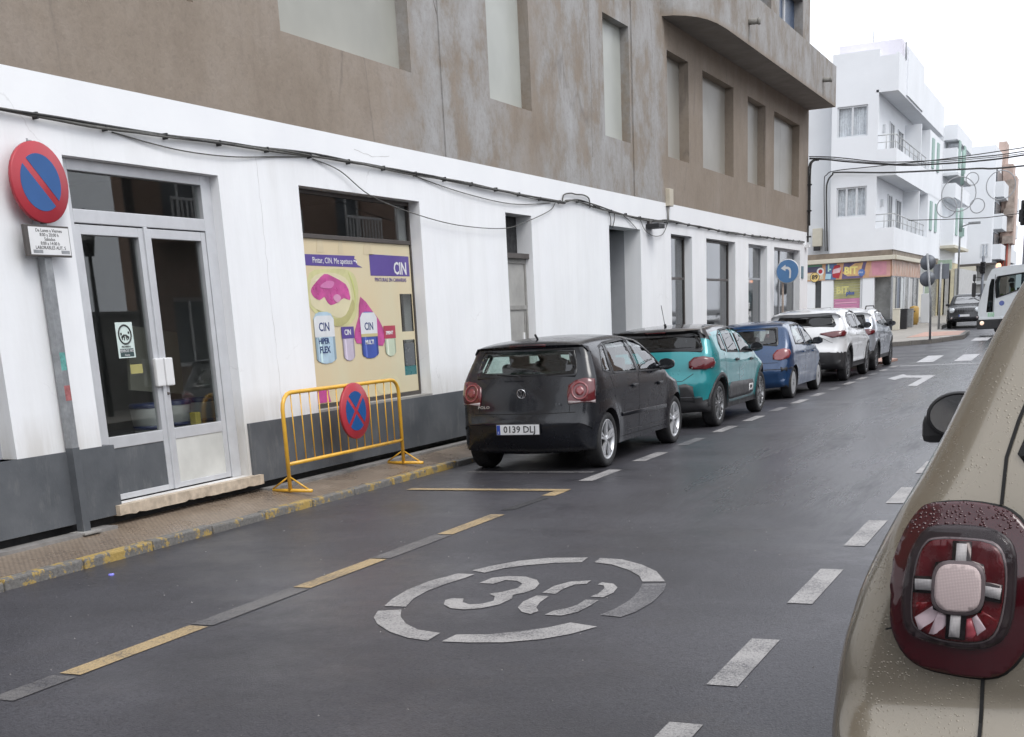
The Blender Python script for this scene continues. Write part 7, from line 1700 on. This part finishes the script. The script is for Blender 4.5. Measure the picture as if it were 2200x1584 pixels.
for f in (1, -1):
    c.line('tailgate_gap', [(.2, f*.617, 1.44), (.15, f*.632, 1.38), (.12, f*.634, 1.305)], 0, w=.006, off=.003); c.line('tailgate_gap', [(.1, f*.646, 1.016), (.05, f*.644, .90), (.0, f*.643, .70), (0, f*.63, .45)], 0, w=.0065, off=.003)
    c.line('tailgate_gap', [(.3, f*.53, 1.68), (.25, f*.575, 1.56), (.2, f*.617, 1.44)], 0, w=.006, off=.003)
    c.line('bumper_gap', [(.13, f*.795, 1.093), (.15, f*.815, 1.086)], 20*(-f), w=.003, off=.002)
    c.line('bumper_gap', [(.30, f*.9, 1.03), (.42, f*.9, .96), (.46, f*.9, .88)], 90*(-f), w=.004, off=.002)
# mirror
mr = bpy.data.objects.new('door_mirror', None); COL.objects.link(mr); mr.parent = c.root
def mirr(f):
    y0 = f*.855; x = 3.1
    bm = bmesh.new(); bmesh.ops.create_uvsphere(bm, u_segments=28, v_segments=16, radius=1)
    for v in bm.verts:
        y_, z_ = v.co.y, v.co.z
        k = (abs(y_)**4+abs(z_)**4)**.25
        v.co.y *= .118; v.co.z *= .088; v.co.x *= .075 if v.co.x > 0 else .012
    mb = MB(); mb.from_bm(bm, M=Matrix.Translation((x, y0+f*.105, 1.215)), smooth=True); mb.build('mirror_shell', M_TRIM, mr)
    mb = MB(); mb.lathe([(0, 0), (.97, 0)], 28, M=Matrix.Translation((x-.018, y0+f*.105, 1.215)) @ Matrix.Rotation(radians(7)*f, 4, 'Z') @ Matrix.Rotation(-pi/2, 4, 'Y') @ Matrix.Diagonal((.078, .106, 1, 1))); mb.build('mirror_glass', M_CHR, mr)
    mb = MB(); mb.torus((x-.012, y0+f*.105, 1.215), 1, .08, 28, 6, M=Matrix.Rotation(-pi/2, 4, 'Y') @ Matrix.Diagonal((.081, .109, .12, 1))); mb.build('mirror_rim', M_TRIM, mr)
    mb = MB(); mb.bevbox(x-.05, x+.06, min(y0-f*.1, y0+f*.15), max(y0-f*.1, y0+f*.15), 1.09, 1.17, b=.03); mb.build('mirror_arm', M_TRIM, mr)
    mb = MB(); mb.bevbox(x-.0, x+.07, min(y0+f*.0, y0+f*.24), max(y0+f*.0, y0+f*.24), 1.105, 1.215, b=.03); mb.build('mirror_underside', M_TRIM, mr)
mirr(1); mirr(-1)

# ---- white truck cab, heading left across the junction
tr = thing('truck', 'white truck cab with amber beacon crossing the junction on the right', 'truck', (3.68, 51.0, gz(51)))
# local: x to the right (rear of the truck), y away, z up; front of the cab at x = 0
sc_ = 51/53
def tp(P): return [(x, z) for x, z in P]
M_TW = plain('truck_white', (.66, .70, .72), .35, var=.05, coat=.5)
prof = [(.10, .62), (.02, .80), (.0, 1.05), (.10, 1.45), (.30, 2.15), (.42, 2.38), (.62, 2.46), (1.85, 2.52), (1.90, .62)]
wn = [(.62, 1.38), (1.38, 1.62), (1.62, 1.62), (1.62, 2.22), (.62, 2.12), (.56, 1.9)]
wq = [(.30, .88), (.53, .88), (.53, 2.05), (.42, 2.05), (.36, 1.8)]
def side_with_holes(prof, holes, y, mb, flip=False):
    pts = [Vector(p) for p in prof]; n = len(pts); cons = [(i, (i+1) % n) for i in range(n)]
    for h in holes: b = len(pts); pts += [Vector(p) for p in h]; cons += [(b+i, b+(i+1) % len(h)) for i in range(len(h))]
    P = list(range(n)); P = P if area2([Vector(p) for p in prof]) > 0 else P[::-1]
    r = delaunay_2d_cdt(pts, cons, [P], 1, 1e-6); fs = []
    for f in r[2]:
        cc = sum((r[0][i] for i in f), Vector((0, 0)))/len(f)
        if any(c.inside(cc.x, cc.y, h) for h in holes): continue
        fs.append(list(f))
    mb.add([(p.x, y, p.y) for p in r[0]], fs)
mb = MB(); side_with_holes(prof, [wn, wq], 0, mb); side_with_holes(prof, [wn], 2.0, mb)
for i in range(len(prof)):
    a, b_ = prof[i], prof[(i+1) % len(prof)]
    if i == 3: continue
    mb.quad((a[0], 0, a[1]), (b_[0], 0, b_[1]), (b_[0], 2.0, b_[1]), (a[0], 2.0, a[1]))
mb.build('cab_body', M_TW, tr)
mb = MB(); mb.quad((.11, .05, 1.47), (.29, .05, 2.13), (.29, 1.95, 2.13), (.11, 1.95, 1.47)); mb.build('windscreen', M_GDRK, tr)
for P in (wn, wq): mb = MB(); mb.prism(P, lambda a, b_: (a, .012, b_), lambda a, b_: (a, .016, b_)); mb.build('side_window', glass('truck_glass', (.45, .5, .5), .05), tr)
mb = MB()
for P in (wn,):
    for i in range(len(P)):
        a, b_ = P[i], P[(i+1) % len(P)]; mb.tube([(a[0], -.004, a[1]), (b_[0], -.004, b_[1])], .02, 5)
mb.build('window_seal', M_TRIM, tr)
box('door_gap', M_SEAM, tr, .545, .56, -.004, .0, .66, 2.2)
box('dark_quarter', M_TRIM, tr, .30, .54, .03, .05, .86, 2.06)
mb = MB(); mb.bevbox(-.02, 1.9, .02, 1.98, .36, .62, b=.02); mb.bevbox(.0, .75, -.01, 2.0, .28, .60, b=.03); mb.build('bumper', M_TRIM, tr)
mb = MB(); mb.bevbox(.05, 1.9, -.015, .02, .62, .70, b=.01); mb.build('sill_strip', M_TW, tr)
mb = MB(); mb.lathe([(.075, 0), (.06, .02), (0, .03)], 14, M=facing_my(.17, -.012, .50)); mb.build('indicator', plain('lamp_amber_pale', (.85, .62, .48), .3, var=.05, emit=.6), tr)
mb = MB(); mb.bevbox(-.22, -.08, -.28, -.12, 1.45, 1.95, b=.03); mb.tube([(.1, 0, 2.1), (-.1, -.18, 2.15), (-.15, -.2, 1.95)], .015, 6); mb.tube([(.05, 0, 1.3), (-.12, -.18, 1.4), (-.15, -.2, 1.5)], .015, 6); mb.bevbox(-.2, -.1, -.27, -.14, 2.0, 2.25, b=.03); mb.build('door_mirror', M_TRIM, tr)
mb = MB(); mb.lathe([(.09, 0), (.09, .08), (.06, .13), (0, .14)], 14, M=Matrix.Translation((.62, .4, 2.46))); mb.build('beacon', plain('beacon_amber', (1.0, .45, .25), .3, var=0, emit=1.2), tr)
mb = MB(); mb.bevbox(.36, .58, -.006, -.002, .72, .86, b=.001); mb.build('green_label', plain('label_green', (.35, .60, .42), .5, var=.1), tr); text('lettering', 'E7', .12, M_SWHITE, tr, facing_my(.47, -.008, .79))
mb = MB(); mb.lathe([(.09, 0), (0, .002)], 18, M=facing_my(.82, -.002, 1.18)); mb.build('door_emblem', plain('emblem_blue', (.12, .16, .40), .5, var=.2), tr)
for (x, y_) in ((.95, .02), (.95, 1.98), (4.2, .02), (4.2, 1.98)):
    wh = bpy.data.objects.new('wheel', None); COL.objects.link(wh); wh.parent = tr
    s_ = -1 if y_ < 1 else 1; Mr = Matrix.Translation((x, y_, .38)) @ Matrix.Rotation(-pi/2*s_, 4, 'X')
    mb = MB(); mb.lathe([(.2, -.2), (.36, -.22), (.38, -.18), (.38, -.03), (.36, 0), (.22, -.01)], 28, M=Mr); mb.build('tyre', M_TYRE, wh); mb = MB(); mb.lathe([(.22, -.02), (.1, -.05), (0, -.03)], 20, M=Mr); mb.build('rim', M_STEEL, wh)
mb = MB(); mb.bevbox(1.95, 5.6, .0, 2.0, .62, .80, b=.02); mb.build('load_bed', M_TRIM, tr); mb = MB(); mb.bevbox(2.0, 5.6, 0.0, 2.0, .8, 1.25, b=.02); mb.build('bed_side', M_TW, tr)
box('seat', M_SEAT, tr, 1.3, 1.6, .2, 1.8, .8, 1.7, bev=.04); box('cab_floor', M_BLACK, tr, .3, 1.85, .05, 1.95, .62, .75)
# driver in a yellow vest
dv = bpy.data.meshes.new('person')
V = [(1.25, .55, 1.0), (1.22, .55, 1.3), (1.18, .55, 1.6), (1.12, .55, 1.72), (1.08, .55, 1.90), (1.18, .32, 1.58), (1.0, .30, 1.40), (.72, .38, 1.48), (1.18, .78, 1.58), (1.0, .80, 1.40), (.72, .72, 1.48), (.85, .42, 1.0), (.85, .68, 1.0), (.62, .42, .8), (.62, .68, .8)]
E_ = [(0, 1), (1, 2), (2, 3), (3, 4), (2, 5), (5, 6), (6, 7), (2, 8), (8, 9), (9, 10), (0, 11), (0, 12), (11, 13), (12, 14)]
RR = [.16, .17, .19, .06, .11, .08, .06, .04, .08, .06, .04, .08, .08, .05, .05]
dv.from_pydata(V, E_, []); po_ = bpy.data.objects.new('person', dv); COL.objects.link(po_)
mo = po_.modifiers.new('s', 'SKIN')
for i, r in enumerate(RR): dv.skin_vertices[0].data[i].radius = (r, r)
dv.skin_vertices[0].data[0].use_root = True
po_.modifiers.new('sub', 'SUBSURF').levels = 2; po_.modifiers['sub'].render_levels = 2
po_.location = tr.location
M_SKIN = plain('skin', (.42, .25, .18), .6, var=.05); M_VEST = plain('vest_yellow', (.50, .62, .05), .8, var=.08)
s = NT('driver_clothes'); g = s.n('ShaderNodeNewGeometry'); sp_ = s.n('ShaderNodeSeparateXYZ'); s.l(s.tc.outputs['Object'], sp_.inputs[0])
k = s.math('GREATER_THAN', sp_.outputs['Z'], 1.70); s.col(s.mix(k, (.50, .62, .05), (.42, .25, .18))); s.rough(.8); dv.materials.append(s.m)
tag(po_, 'driver in a bright yellow vest sitting in the white truck cab', 'person')
hd = MB(); hd.lathe([(0, .13), (.06, .12), (.105, .05), (.11, -.01), (.10, -.02), (0, -.02)], 16, M=Matrix.Translation((1.08, .55, 1.93))); hd.build('cap', M_SWHITE, po_)
